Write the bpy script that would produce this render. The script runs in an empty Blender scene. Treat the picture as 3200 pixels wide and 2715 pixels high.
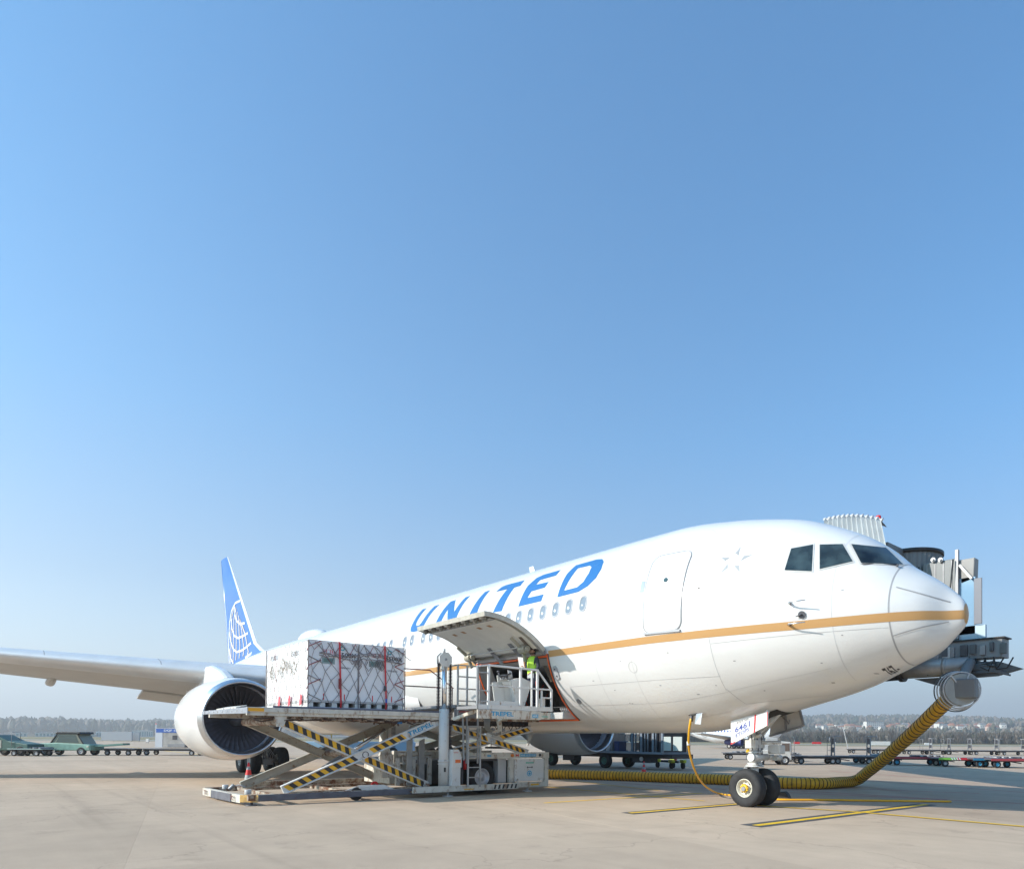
import bpy, bmesh, math, random
import numpy as np
from mathutils import Vector, Matrix, noise
random.seed(7)
R = math.radians
sc = bpy.context.scene
COL = sc.collection
# ------------------------------------------------------------------ camera
CF, CU, CV = 2107.365, 1839.66, 2281.05          # focal length and optical centre, in units of the 3200 wide photograph
CP = np.array([9.531, -14.232, 1.63])
def _basis(th=42.343, pi=.697, ro=.396):
    t = R(th); v = np.array([-math.cos(t), math.sin(t), 0.]); r = np.array([math.sin(t), math.cos(t), 0.]); u = np.array([0, 0, 1.])
    a = R(pi); v, u = v*math.cos(a)+u*math.sin(a), u*math.cos(a)-v*math.sin(a)
    b = R(ro); r, u = r*math.cos(b)+u*math.sin(b), u*math.cos(b)-r*math.sin(b)
    return v, r, u
VW, RT, UP = _basis()
cam = bpy.data.cameras.new('camera'); camo = bpy.data.objects.new('camera', cam); COL.objects.link(camo)
camo.matrix_world = Matrix(((RT[0], UP[0], -VW[0], CP[0]), (RT[1], UP[1], -VW[1], CP[1]), (RT[2], UP[2], -VW[2], CP[2]), (0, 0, 0, 1)))
cam.sensor_width = 36; cam.lens = CF/3200*36
cam.shift_x = (1600-CU)/3200; cam.shift_y = (CV-1357.5)/3200
cam.clip_start = .1; cam.clip_end = 30000
sc.camera = camo
# ------------------------------------------------------------------ light
SUN = Vector((.80, 1.71, -1.0)).normalized()      # travel direction of the sunlight
sun = bpy.data.lights.new('sun', 'SUN'); sun.energy = 4.0; sun.angle = R(.53); sun.color = (1, .92, .82)
suno = bpy.data.objects.new('sun', sun); COL.objects.link(suno); suno.rotation_euler = SUN.to_track_quat('-Z', 'Y').to_euler()
world = bpy.data.worlds.new('World'); sc.world = world; world.use_nodes = True
wn = world.node_tree; bg = wn.nodes['Background']
sky = wn.nodes.new('ShaderNodeTexSky'); sky.sky_type = 'NISHITA'; sky.sun_disc = False
S = -SUN
sky.sun_elevation = math.asin(S.z); sky.sun_rotation = math.atan2(S.x, S.y)
sky.altitude = 0; sky.air_density = 1.0; sky.dust_density = 2.0; sky.ozone_density = 3.0
tint = wn.nodes.new('ShaderNodeMix'); tint.data_type = 'RGBA'; tint.blend_type = 'MULTIPLY'; tint.inputs[0].default_value = 1; 
_tc = wn.nodes.new('ShaderNodeTexCoord'); _sx = wn.nodes.new('ShaderNodeSeparateXYZ'); _cr = wn.nodes.new('ShaderNodeValToRGB')   # slight colour grading of the sky by height, the same all the way round
wn.links.new(_tc.outputs['Generated'], _sx.inputs[0]); wn.links.new(_sx.outputs[2], _cr.inputs[0]); wn.links.new(_cr.outputs[0], tint.inputs[7])
_e = _cr.color_ramp.elements; _e[0].position = 0; _e[0].color = (1, .97, .92, 1); _e[1].position = .75; _e[1].color = (.20, .71, .95, 1)
for _p, _c in ((.2, (.53, .69, .76, 1)), (.4, (.33, .75, .92, 1))): _n = _e.new(_p); _n.color = _c
wn.links.new(sky.outputs[0], tint.inputs[6]); wn.links.new(tint.outputs[2], bg.inputs[0]); bg.inputs[1].default_value = .15
sc.view_settings.view_transform = 'Standard'; sc.view_settings.look = 'None'; sc.view_settings.gamma = 1
sc.view_settings.exposure = .91
# ------------------------------------------------------------------ measuring helpers (photo measurements to world points)
def ray(u, v): return VW+RT*(u-CU)/CF+UP*(CV-v)/CF
def atX(u, v, X): d = ray(u, v); return CP+d*(X-CP[0])/d[0]
def atY(u, v, Y): d = ray(u, v); return CP+d*(Y-CP[1])/d[1]
def atZ(u, v, Z=0): d = ray(u, v); return CP+d*(Z-CP[2])/d[2]
def atD(u, v, D): return CP+ray(u, v)*D
# ------------------------------------------------------------------ materials
MATS = {}
def mat(name, col, rough=.5, metal=0, var=.0, scale=3., rust=None, rustamt=.5, bump=0, bscale=40, spec=.5, emit=None, coat=0, stretch=None):
    if name in MATS: return MATS[name]
    m = bpy.data.materials.new(name); m.use_nodes = True; nt = m.node_tree; b = nt.nodes['Principled BSDF']; MATS[name] = m
    b.inputs['Roughness'].default_value = rough; b.inputs['Metallic'].default_value = metal
    b.inputs['Specular IOR Level'].default_value = spec; b.inputs['Coat Weight'].default_value = coat
    b.inputs['Base Color'].default_value = (*col, 1)
    L = nt.links.new; N = nt.nodes.new
    tc = N('ShaderNodeTexCoord'); mp = N('ShaderNodeMapping'); L(tc.outputs['Object'], mp.inputs[0])
    if stretch: mp.inputs['Scale'].default_value = stretch
    src = None
    if var:
        n = N('ShaderNodeTexNoise'); n.inputs['Scale'].default_value = scale; n.inputs['Detail'].default_value = 6; L(mp.outputs[0], n.inputs[0])
        mx = N('ShaderNodeMix'); mx.data_type = 'RGBA'; mx.inputs[6].default_value = (*[c*(1-var) for c in col], 1); mx.inputs[7].default_value = (*[min(1, c*(1+var)) for c in col], 1)
        rp = N('ShaderNodeMapRange'); rp.inputs[1].default_value = .3; rp.inputs[2].default_value = .7; L(n.outputs[0], rp.inputs[0]); L(rp.outputs[0], mx.inputs[0]); src = mx.outputs[2]
        L(src, b.inputs['Base Color'])
    if rust:
        n = N('ShaderNodeTexNoise'); n.inputs['Scale'].default_value = 5.5; n.inputs['Detail'].default_value = 9; n.inputs['Roughness'].default_value = .7; L(mp.outputs[0], n.inputs[0])
        rp = N('ShaderNodeMapRange'); rp.inputs[1].default_value = .64-rustamt*.18; rp.inputs[2].default_value = .74-rustamt*.16; L(n.outputs[0], rp.inputs[0])
        mx = N('ShaderNodeMix'); mx.data_type = 'RGBA'; mx.inputs[6].default_value = (*col, 1)
        if src: L(src, mx.inputs[6])
        mx.inputs[7].default_value = (*rust, 1); L(rp.outputs[0], mx.inputs[0]); L(mx.outputs[2], b.inputs['Base Color'])
    if bump:
        n = N('ShaderNodeTexNoise'); n.inputs['Scale'].default_value = bscale; n.inputs['Detail'].default_value = 4; L(tc.outputs['Object'], n.inputs[0])
        bp = N('ShaderNodeBump'); bp.inputs['Strength'].default_value = bump; bp.inputs['Distance'].default_value = .01; L(n.outputs[0], bp.inputs['Height']); L(bp.outputs[0], b.inputs['Normal'])
    if emit: b.inputs['Emission Color'].default_value = (*emit[:3], 1); b.inputs['Emission Strength'].default_value = emit[3]
    return m
W_PAINT = mat('aircraft white paint', (.68, .68, .675), .24, var=.035, scale=1.2, coat=.25, bump=.035, bscale=1.1, stretch=(.35, 1, 2.2))
W_GREY = mat('aircraft grey paint', (.42, .42, .41), .4, var=.06, scale=.8)
LINE = mat('panel joint', (.35, .35, .36), .6)
GOLD = mat('gold stripe paint', (.50, .285, .115), .3)
BLUE = mat('livery blue', (.025, .14, .37), .3)
TAILB = mat('tail blue', (.05, .16, .44), .3)
METAL = mat('bare aluminium', (.62, .63, .65), .28, 1, var=.08, scale=4)
CHROME = mat('chrome rod', (.8, .8, .82), .12, 1)
DGREY = mat('dark grey metal', (.09, .09, .1), .5, .4, var=.2)
MGREY = mat('mid grey metal', (.28, .28, .29), .45, .3, var=.15, rust=(.2, .12, .07), rustamt=.25)
LGREY = mat('light grey metal', (.5, .5, .5), .45, .1, var=.08)
RUBBER = mat('tyre rubber', (.022, .022, .024), .75, var=.3, scale=8, bump=.2)
BLACK = mat('black', (.012, .012, .014), .5)
DARKHOLE = mat('unlit interior', (.03, .03, .03), .9)
BLADE = mat('fan blade titanium', (.16, .15, .17), .4, .5, var=.2)
GLASS = mat('cockpit glass', (.022, .034, .036), .06, 0, var=.95, scale=2.6, spec=.6, coat=.6)
PANE = mat('cabin window pane', (.20, .235, .28), .1, spec=.8)
FRAMEG = mat('window surround grey', (.38, .39, .41), .35)
CREAM = mat('worn white loader paint', (.60, .57, .50), .5, var=.12, scale=5, rust=(.30, .19, .12), rustamt=.62, bump=.15, stretch=(1.2, 1.2, .6))
RUSTY = mat('rusty cream steel', (.42, .37, .30), .65, var=.25, scale=6, rust=(.16, .07, .035), rustamt=1.1, bump=.4)
WHITEP = mat('loader white panel', (.68, .67, .64), .4, var=.05, scale=3, rust=(.36, .25, .16), rustamt=.38, stretch=(1.2, 1.2, .6))
HAZY = mat('hazard yellow', (.80, .43, .02), .45, var=.12, scale=9)
HAZK = mat('hazard black', (.03, .028, .03), .5, var=.2, scale=9)
BUMPER = mat('grey rubber bumper', (.11, .11, .13), .7, var=.25, scale=4, bump=.3)
SEAL = mat('orange seal', (.85, .13, .02), .45)
RED = mat('red paint', (.62, .02, .02), .45)
YEL = mat('yellow paint', (.75, .45, .02), .4)
CABLE = mat('orange yellow cable', (.80, .42, .02), .4)
STEELW = mat('container white skin', (.82, .83, .85), .35, var=.03, scale=2)
ROPE = mat('net rope grey', (.25, .22, .22), .8, var=.35, scale=12)
STRAPR = mat('red webbing', (.6, .03, .04), .7)
CYAN = mat('cyan print', (.02, .45, .55), .5)
TREB = mat('maker blue print', (.02, .30, .55), .4)
INK = mat('black print', (.02, .02, .03), .5)
NAVY = mat('navy print', (.05, .08, .33), .4)
REDP = mat('red print', (.65, .02, .03), .5)
LPRINT = mat('grey print', (.45, .45, .46), .5)
# ------------------------------------------------------------------ mesh builder
class MB:
    def __init__(s, M=None): s.v = []; s.f = []; s.mi = []; s.sm = []; s.M = M
    def P(s, p):
        return p
    def add(s, vs, fs, mi=0, smooth=False):
        o = len(s.v); s.v += [tuple(map(float, p)) for p in vs]
        for f in fs: s.f.append([o+i for i in f]); s.mi.append(mi); s.sm.append(smooth)
        return s
    def box(s, lo, hi, mi=0):
        x0, y0, z0 = lo; x1, y1, z1 = hi
        return s.add([(x0, y0, z0), (x1, y0, z0), (x1, y1, z0), (x0, y1, z0), (x0, y0, z1), (x1, y0, z1), (x1, y1, z1), (x0, y1, z1)],
                     [(0, 3, 2, 1), (4, 5, 6, 7), (0, 1, 5, 4), (1, 2, 6, 5), (2, 3, 7, 6), (3, 0, 4, 7)], mi)
    def cb(s, c, d, mi=0): return s.box([c[i]-d[i]/2 for i in range(3)], [c[i]+d[i]/2 for i in range(3)], mi)
    def bar(s, p, q, w, h, up=(0, 0, 1), mi=0):      # rectangular bar from p to q; w across, h along 'up'
        p = Vector(p); q = Vector(q); d = (q-p).normalized(); u = Vector(up); x = d.cross(u)
        if x.length < 1e-4: x = d.cross(Vector((1, 0, 0)))
        x.normalize(); u = x.cross(d).normalized(); X = x*w/2; U = u*h/2
        return s.add([p-X-U, p+X-U, p+X+U, p-X+U, q-X-U, q+X-U, q+X+U, q-X+U], [(0, 1, 2, 3), (4, 7, 6, 5), (0, 4, 5, 1), (1, 5, 6, 2), (2, 6, 7, 3), (3, 7, 4, 0)], mi)
    def tube(s, pts, r, n=10, mi=0, cap=True, closed=False):
        pts = [Vector(p) for p in pts]; m = len(pts); rr = r if isinstance(r, (list, tuple)) else [r]*m; o = len(s.v); prev = None; vs = []
        for i, p in enumerate(pts):
            d = (pts[min(i+1, m-1)]-pts[max(i-1, 0)])
            if closed: d = pts[(i+1) % m]-pts[i-1]
            d.normalize()
            if prev is None:
                a = Vector((0, 0, 1)) if abs(d.z) < .9 else Vector((1, 0, 0)); x = d.cross(a).normalized()
            else: x = (prev-d*prev.dot(d)).normalized()
            prev = x; y = d.cross(x)
            vs += [p+(x*math.cos(2*math.pi*k/n)+y*math.sin(2*math.pi*k/n))*rr[i] for k in range(n)]
        fs = []
        for i in range(m if closed else m-1):
            j = (i+1) % m
            for k in range(n): fs.append((i*n+k, i*n+(k+1) % n, j*n+(k+1) % n, j*n+k))
        s.add(vs, fs, mi, True)
        if cap and not closed:
            for base, rev in ((o, 1), (o+(m-1)*n, 0)):
                l = [base+k for k in range(n)]; s.f.append(l[::-1] if rev else l); s.mi.append(mi); s.sm.append(False)
        return s
    def cyl(s, p, q, r, n=16, mi=0, r2=None): return s.tube([p, q], [r, r if r2 is None else r2], n, mi)
    def lathe(s, prof, c, ax, n=32, mi=0, up=None):   # prof: (distance along axis, radius)
        c = Vector(c); a = Vector(ax).normalized(); x = a.orthogonal().normalized(); y = a.cross(x); vs = []; fs = []; m = len(prof)
        for (t, r) in prof: vs += [c+a*t+(x*math.cos(2*math.pi*k/n)+y*math.sin(2*math.pi*k/n))*r for k in range(n)]
        for i in range(m-1):
            for k in range(n): fs.append((i*n+k, i*n+(k+1) % n, (i+1)*n+(k+1) % n, (i+1)*n+k))
        return s.add(vs, fs, mi, True)
    def prism(s, pts, d, mi=0):                       # polygon pts extruded by vector d
        n = len(pts); d = Vector(d); a = [Vector(p) for p in pts]
        return s.add(a+[p+d for p in a], [tuple(range(n))[::-1], tuple(range(n, 2*n))]+[(i, (i+1) % n, n+(i+1) % n, n+i) for i in range(n)], mi)
    def poly(s, pts, mi=0): return s.add(pts, [tuple(range(len(pts)))], mi)
    def build(s, name, mats, parent=None, bev=0, fix=True, smooth=None, M=None):
        M = M or s.M
        vs = [Vector(p) for p in s.v]
        if M: vs = [M @ p for p in vs]
        r = parent
        while r is not None and r.parent is not None: r = r.parent
        if r is not None and r.get('_loc') is not None: off = Vector(r['_loc']); vs = [p-off for p in vs]
        me = bpy.data.meshes.new(name); me.from_pydata(vs, [], s.f)
        for m in (mats if isinstance(mats, (list, tuple)) else [mats]): me.materials.append(m)
        for p, mi, sm in zip(me.polygons, s.mi, s.sm): p.material_index = mi; p.use_smooth = sm if smooth is None else smooth
        if fix:
            bm = bmesh.new(); bm.from_mesh(me); bmesh.ops.recalc_face_normals(bm, faces=bm.faces); bm.to_mesh(me); bm.free()
        o = bpy.data.objects.new(name, me); COL.objects.link(o)
        if parent is not None: o.parent = parent
        if bev:
            b = o.modifiers.new('bevel', 'BEVEL'); b.width = bev; b.segments = 2; b.limit_method = 'ANGLE'; b.angle_limit = R(40); b.harden_normals = False
        return o
def thing(name, label, cat, loc=(0, 0, 0), group=None):
    o = bpy.data.objects.new(name, None); COL.objects.link(o); o.location = loc; o['_loc'] = list(map(float, loc)); o['label'] = label; o['category'] = cat
    o.empty_display_size = .3
    if group: o['group'] = group
    return o
def tag(o, label, cat, group=None):
    o['label'] = label; o['category'] = cat
    if group: o['group'] = group
    return o
KIDS = {}
def dup(root, loc, rz, label, group=None, sc_=1):
    r = root.copy(); COL.objects.link(r); r.location = loc; r.rotation_euler = (0, 0, rz); r['label'] = label
    if sc_ != 1: r.scale = (sc_,)*3
    if group: r['group'] = group
    if root.name not in KIDS:
        KIDS[root.name] = [(ch, [g for g in ch.children]) for ch in root.children]
    for ch, gs in KIDS[root.name]:
        c = ch.copy(); COL.objects.link(c); c.parent = r
        for g in gs: d = g.copy(); COL.objects.link(d); d.parent = c
    return r
FONTM = {}
def textmesh(txt, bold=.0):
    k = (txt, bold)
    if k in FONTM: return FONTM[k]
    cu = bpy.data.curves.new('t', 'FONT'); cu.body = txt; cu.size = 1; cu.offset = bold; cu.resolution_u = 2
    o = bpy.data.objects.new('t', cu); COL.objects.link(o); dg = bpy.context.evaluated_depsgraph_get(); me = bpy.data.meshes.new_from_object(o.evaluated_get(dg))
    vs = np.array([v.co[:2] for v in me.vertices]); fs = [tuple(p.vertices) for p in me.polygons]
    bpy.data.objects.remove(o); bpy.data.curves.remove(cu); bpy.data.meshes.remove(me)
    lo = vs.min(0); hi = vs.max(0); vs = (vs-lo)/(hi-lo)
    FONTM[k] = (vs, fs, (hi-lo)[0]/(hi-lo)[1]); return FONTM[k]
def text(mb, txt, o, ux, uy, mi=0, bold=.0):          # fits the writing exactly into the parallelogram o, ux, uy
    vs, fs, asp = textmesh(txt, bold); o = Vector(o); ux = Vector(ux); uy = Vector(uy)
    mb.add([o+ux*p[0]+uy*p[1] for p in vs], fs, mi); return mb
# ------------------------------------------------------------------ ground
def ground_mat(name, col, slabs=True):
    m = bpy.data.materials.new(name); m.use_nodes = True; nt = m.node_tree; b = nt.nodes['Principled BSDF']; N = nt.nodes.new; L = nt.links.new
    b.inputs['Roughness'].default_value = .85; b.inputs['Specular IOR Level'].default_value = .25
    g = N('ShaderNodeNewGeometry'); cur = None
    def noise_(scale, detail, vec=g.outputs['Position'], rough=.6):
        n = N('ShaderNodeTexNoise'); n.inputs['Scale'].default_value = scale; n.inputs['Detail'].default_value = detail; n.inputs['Roughness'].default_value = rough; L(vec, n.inputs[0]); return n.outputs[0]
    def rng(s, a, bb, c, d):
        r = N('ShaderNodeMapRange'); r.inputs[1].default_value = a; r.inputs[2].default_value = bb; r.inputs[3].default_value = c; r.inputs[4].default_value = d; L(s, r.inputs[0]); return r.outputs[0]
    def mul(a, bb):
        x = N('ShaderNodeMath'); x.operation = 'MULTIPLY'; L(a, x.inputs[0])
        if isinstance(bb, float): x.inputs[1].default_value = bb
        else: L(bb, x.inputs[1])
        return x.outputs[0]
    f = mul(rng(noise_(.12, 5), .3, .7, .90, 1.09), rng(noise_(1.3, 7), .3, .7, .93, 1.06))
    f = mul(f, rng(noise_(60, 3), .3, .7, .93, 1.07))
    mp = N('ShaderNodeMapping'); mp.inputs['Scale'].default_value = (.05, .9, 1); mp.inputs['Rotation'].default_value = (0, 0, R(-30)); L(g.outputs['Position'], mp.inputs[0])
    f = mul(f, rng(noise_(1.0, 5, mp.outputs[0]), .35, .7, .93, 1.04))
    f = mul(f, rng(noise_(.55, 8, rough=.75), .58, .72, 1., .74))     # oil stains
    mp2 = N('ShaderNodeMapping'); mp2.inputs['Rotation'].default_value = (0, 0, R(17)); mp2.inputs['Scale'].default_value = (.03, 1.1, 1); L(g.outputs['Position'], mp2.inputs[0])
    f = mul(f, rng(noise_(1.4, 3, mp2.outputs[0]), .58, .70, 1., .90))     # tyre tracks
    wv = N('ShaderNodeTexVoronoi'); wv.feature = 'DISTANCE_TO_EDGE'; wv.inputs['Scale'].default_value = .16
    nz = N('ShaderNodeTexNoise'); nz.inputs['Scale'].default_value = .9; nz.inputs['Detail'].default_value = 6; L(g.outputs['Position'], nz.inputs[0]); vm = N('ShaderNodeVectorMath'); vm.operation = 'MULTIPLY_ADD'; vm.inputs[1].default_value = (2.5, 2.5, 0); L(nz.outputs[1], vm.inputs[0]); L(g.outputs['Position'], vm.inputs[2]); L(vm.outputs[0], wv.inputs['Vector'])
    f = mul(f, rng(wv.outputs[0], .0, .004, .78, 1.))                     # hairline cracks
    if slabs:
        oi = N('ShaderNodeObjectInfo'); f = mul(f, rng(oi.outputs['Random'], 0, 1, .93, 1.05))
    mx = N('ShaderNodeMix'); mx.data_type = 'RGBA'; mx.blend_type = 'MULTIPLY'; mx.inputs[0].default_value = 1; mx.inputs[6].default_value = (*col, 1); L(f, mx.inputs[7]); L(mx.outputs[2], b.inputs['Base Color'])
    bp = N('ShaderNodeBump'); bp.inputs['Strength'].default_value = .25; bp.inputs['Distance'].default_value = .02; L(noise_(25, 6), bp.inputs['Height']); L(bp.outputs[0], b.inputs['Normal'])
    return m
CONC = ground_mat('weathered concrete', (.475, .362, .266)); CONC2 = ground_mat('weathered concrete joint', (.425, .325, .24), False)
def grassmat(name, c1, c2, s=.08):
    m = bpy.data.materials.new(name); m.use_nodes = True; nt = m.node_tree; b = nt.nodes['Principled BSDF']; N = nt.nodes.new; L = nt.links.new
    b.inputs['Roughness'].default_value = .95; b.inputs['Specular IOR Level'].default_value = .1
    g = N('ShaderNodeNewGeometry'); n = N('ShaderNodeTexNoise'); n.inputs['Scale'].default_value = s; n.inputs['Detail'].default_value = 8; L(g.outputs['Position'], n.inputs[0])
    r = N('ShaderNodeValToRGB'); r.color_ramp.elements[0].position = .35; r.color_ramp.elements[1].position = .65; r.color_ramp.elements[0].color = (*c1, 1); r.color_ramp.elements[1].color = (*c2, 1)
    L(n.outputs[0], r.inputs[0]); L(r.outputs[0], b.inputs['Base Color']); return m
GRASS = grassmat('winter grass', (.20, .17, .09), (.27, .23, .13), .03)
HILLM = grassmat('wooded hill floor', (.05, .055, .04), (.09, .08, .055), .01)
def sheet(name, x0, y0, x1, y1, z, m, parent=None):
    mb = MB(); mb.poly([(x0, y0, z), (x1, y0, z), (x1, y1, z), (x0, y1, z)]); return mb.build(name, m, parent, fix=False)
land = sheet('ground', -9000, -9000, 9000, 9000, -.06, GRASS); land['kind'] = 'structure'
# apron frame: turned by AP about the nose gear
AP = R(11); AM = Matrix.Rotation(-AP, 4, 'Z')
def apron_poly(mb, pts, z): mb.poly([AM @ Vector((x, y, z)) for x, y in pts])
# apron base sheet: everything up to the grass edge
E_ = [atZ(u, v) for u, v in ((0, 2316), (400, 2321), (2100, 2330), (2700, 2331), (3200, 2332))]
mb = MB(); far = [(p[0], p[1]) for p in E_]
pl = [(-400, -60), (-250, 0)]
mb.poly([(40, -120, -.008), (60, 260, -.008)]+[(p[0], p[1], -.008) for p in E_[::-1]]+[(-300, -120, -.008)])
apron = mb.build('apron', CONC2, fix=False); apron['kind'] = 'structure'
# runway strips further out, parallel bands of tarmac in the grass
for k, (d0, d1) in enumerate(((170, 185), (230, 262))):
    a = C0 = Vector((CP[0], CP[1], 0)); t = Vector((VW[0], VW[1], 0)).normalized(); s = Vector((RT[0], RT[1], 0)).normalized(); s = (s+t*.10).normalized()
    mb = MB(); mb.poly([a+t*d0-s*600+Vector((0, 0, -.05)), a+t*d0+s*900+Vector((0, 0, -.05)), a+t*d1+s*900+Vector((0, 0, -.05)), a+t*d1-s*600+Vector((0, 0, -.05))]); o = mb.build('taxiway', CONC2 if 0 else mat('pale taxiway', (.33, .31, .285), .9, var=.08, scale=.05), fix=False); o['kind'] = 'structure'
SL = 7.5; slabs = []
for i in range(-40, 12):
    for j in range(-6, 42):
        c = AM @ Vector(((i+.5)*SL+2.1, (j+.5)*SL-5.2, 0)); d = np.array([c.x, c.y, 0])-CP; dep = d@VW
        if dep < -3: continue
        lat = d@RT
        lim = min(170, 400)
        if dep > 190 or abs(lat-(-.06*dep)) > .95*dep+12: continue
        # inside apron
        slabs.append((dep, i, j))
slabs.sort()
def slab_verts(i, j, g=.01):
    x0 = i*SL+2.1; y0 = j*SL-5.2; return [(x0+g, y0+g), (x0+SL-g, y0+g), (x0+SL-g, y0+SL-g), (x0+g, y0+SL-g)]
mb = MB(); x = SL/2-.0008; mb.box((-x, -x, -.028), (x, x, 0)); proto = None
for n, (dep, i, j) in enumerate(slabs[:180]):
    if proto is None: proto = mb.build('concrete_slab', CONC); o = proto; 
    else: o = proto.copy(); COL.objects.link(o)
    c = AM @ Vector(((i+.5)*SL+2.1, (j+.5)*SL-5.2, 0)); o.parent = apron; o.location = c; o.location.z = random.uniform(-.001, .001); o.rotation_euler = (0, 0, -AP)
fmb = MB()
for dep, i, j in slabs[180:]:
    fmb.poly([AM @ Vector((x, y, 0)) for x, y in slab_verts(i, j, .02)])
if fmb.v: fo = fmb.build('concrete_slab_field', CONC, apron, fix=False); fo['kind'] = 'stuff'
# painted lines, measured on the ground
LY = mat('worn yellow road paint', (.74, .46, .02), .7, var=.15, scale=6); LK = mat('black road paint', (.07, .07, .075), .8, var=.2, scale=5); LR = mat('faded red road paint', (.42, .10, .11), .8, var=.2, scale=5)
def line(p, q, w, m, z, name='painted_line'):
    p = Vector(p).to_3d(); q = Vector(q).to_3d(); p.z = q.z = z; d = (q-p).normalized(); x = Vector((-d.y, d.x, 0))*w/2
    n = max(1, int((q-p).length/3)); mb = MB()
    mb.poly([p-x, q-x, q+x, p+x]); return mb.build(name, m, apron, fix=False)
def pl_(a, b, w, m, z, name='painted_line', **k): return line(atZ(*a), atZ(*b), w, m, z, name)
pl_((1960, 2541), (2310, 2511), .42, LK, .004); pl_((1968, 2540), (2310, 2511), .15, LY, .008)
pl_((2345, 2580), (2900, 2512), .50, LK, .004); pl_((2360, 2579), (2895, 2513), .17, LY, .008)
pl_((2316, 2514), (2672, 2536), .12, LY, .012); pl_((2672, 2536), (3230, 2585), .15, LY, .012)
pl_((1700, 2508), (2195, 2477), .13, LY, .004); pl_((1640, 2452), (2201, 2502), .11, LY, .008)
pl_((1700, 2430), (2060, 2470), .08, LY, .012)
for a, b in (((1940, 2446), (2270, 2466)), ((1990, 2438), (2300, 2452)), ((2430, 2455), (3060, 2478)), ((2440, 2466), (2960, 2498)), ((2420, 2473), (3200, 2510)), ((2590, 2408), (2980, 2436)), ((2700, 2438), (3200, 2475))): pl_(a, b, .10, LR, .016 if a[0] == 1990 else .004)
pl_((380, 2331), (620, 2356), .2, LY, .004); pl_((1000, 2396), (1180, 2412), .12, LY, .004); pl_((0, 2344), (300, 2338), .2, LY, .004)
# ------------------------------------------------------------------ the airliner: body shape tables (metres from the nose tip)
XN = 4.82
KS = np.array([0, .25, .6, 1.0, 1.5, 2.0, 2.6, 3.3, 4.0, 5.0, 6.5, 8.5, 40.]); KR = np.sqrt(KS)
ZT = np.array([4.1, 4.59, 4.9, 5.2, 5.69, 6.05, 6.36, 6.66, 6.84, 7.03, 7.19, 7.2, 7.2])
ZB = np.array([4.1, 3.65, 3.37, 3.2, 2.99, 2.78, 2.6, 2.43, 2.26, 2.01, 1.81, 1.79, 1.79])
WD = np.array([0., .33, .8, 1.12, 1.4, 1.62, 1.83, 2.03, 2.18, 2.35, 2.5, 2.52, 2.52])
def pch(x, y, X):
    h = np.diff(x); d = np.diff(y)/h; m = np.zeros_like(y)
    for i in range(1, len(x)-1): m[i] = 0 if d[i-1]*d[i] <= 0 else (3*(h[i]+h[i-1]))/((2*h[i]+h[i-1])/d[i-1]+(h[i]+2*h[i-1])/d[i])
    m[0] = d[0]*1.5; m[-1] = 0
    i = np.clip(np.searchsorted(x, X)-1, 0, len(x)-2); t = (X-x[i])/h[i]
    return y[i]*(1+2*t)*(1-t)**2+y[i+1]*t*t*(3-2*t)+h[i]*(m[i]*t*(1-t)**2-m[i+1]*t*t*(1-t))
_r = np.linspace(0, math.sqrt(9), 1200); _T = [pch(KR, k, _r) for k in (ZT, ZB, WD)]
def prof(x):                                          # top z, bottom z, half width, z of the widest line
    s = max(0., XN-x); r = math.sqrt(min(s, 9)); a, b, w = [float(np.interp(r, _r, t)) for t in _T]; m = 4.1+.59*min(1, s/8.5)**.8
    if x < -29:                                       # tail taper
        t = min(1, (-29-x)/19.85); a = 7.2-.55*t**2.2; b = 1.79+(5.75-1.79)*(t**1.45); w = 2.52*(1-.93*t**1.9); m = (a+b)/2*(t)+4.69*(1-t)
    return a, b, w, m
def fp(x, phi, off=0.):                               # starboard side point; phi in degrees above the widest line
    a, b, w, m = prof(x); p = R(phi); h = (a-m) if phi > 0 else (m-b); y = -w*math.cos(p); z = m+h*math.sin(p)
    if off:
        e = .02; 
        def q(xx, pp):
            A, B, W, Mm = prof(xx); H = (A-Mm) if pp > 0 else (Mm-B); return Vector((xx, -W*math.cos(pp), Mm+H*math.sin(pp)))
        n = (q(x+e, p)-q(x-e, p)).cross(q(x, p+.01)-q(x, p-.01)).normalized(); c = Vector((0, y, z-m))
        if n.dot(c) < 0: n = -n
        return Vector((x, y, z))+n*off
    return Vector((x, y, z))
def zphi(x, z): a, b, w, m = prof(x); h = (a-m) if z > m else (m-b); return math.degrees(math.asin(max(-1, min(1, (z-m)/h))))
def fz(x, z, off=0.): return fp(x, zphi(x, z), off)
def inside(P):
    x, y, z = P
    if x >= XN: return False
    a, b, w, m = prof(x); h = (a-m) if z > m else (m-b); return (y/w)**2+((z-m)/h)**2 < 1
def onf(u, v):
    d = ray(u, v); t = 9.
    while t < 60 and not inside(CP+d*t): t += .1
    lo, hi = t-.1, t
    for _ in range(14):
        k = (lo+hi)/2
        if inside(CP+d*k): hi = k
        else: lo = k
    return CP+d*hi
def xp(u, v): P = onf(u, v); return P[0], zphi(P[0], P[2])
def ribbon(mb, pts, w, off=.004, mi=0, closed=False):  # strip of width w along (x, phi) points on the body
    P = [fp(x, p, off) for x, p in pts]; n = len(P); A = []; B = []
    for i in range(n):
        d = P[(i+1) % n]-P[i-1] if closed else P[min(i+1, n-1)]-P[max(i-1, 0)]
        x, p = pts[i]; nn = (fp(x, p, .1)-fp(x, p, 0)).normalized(); s = d.cross(nn).normalized()*w/2; A.append(P[i]-s); B.append(P[i]+s)
    mb.add(A+B, [(i, (i+1) % n, n+(i+1) % n, n+i) for i in range(n if closed else n-1)], mi, True); return mb
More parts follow.
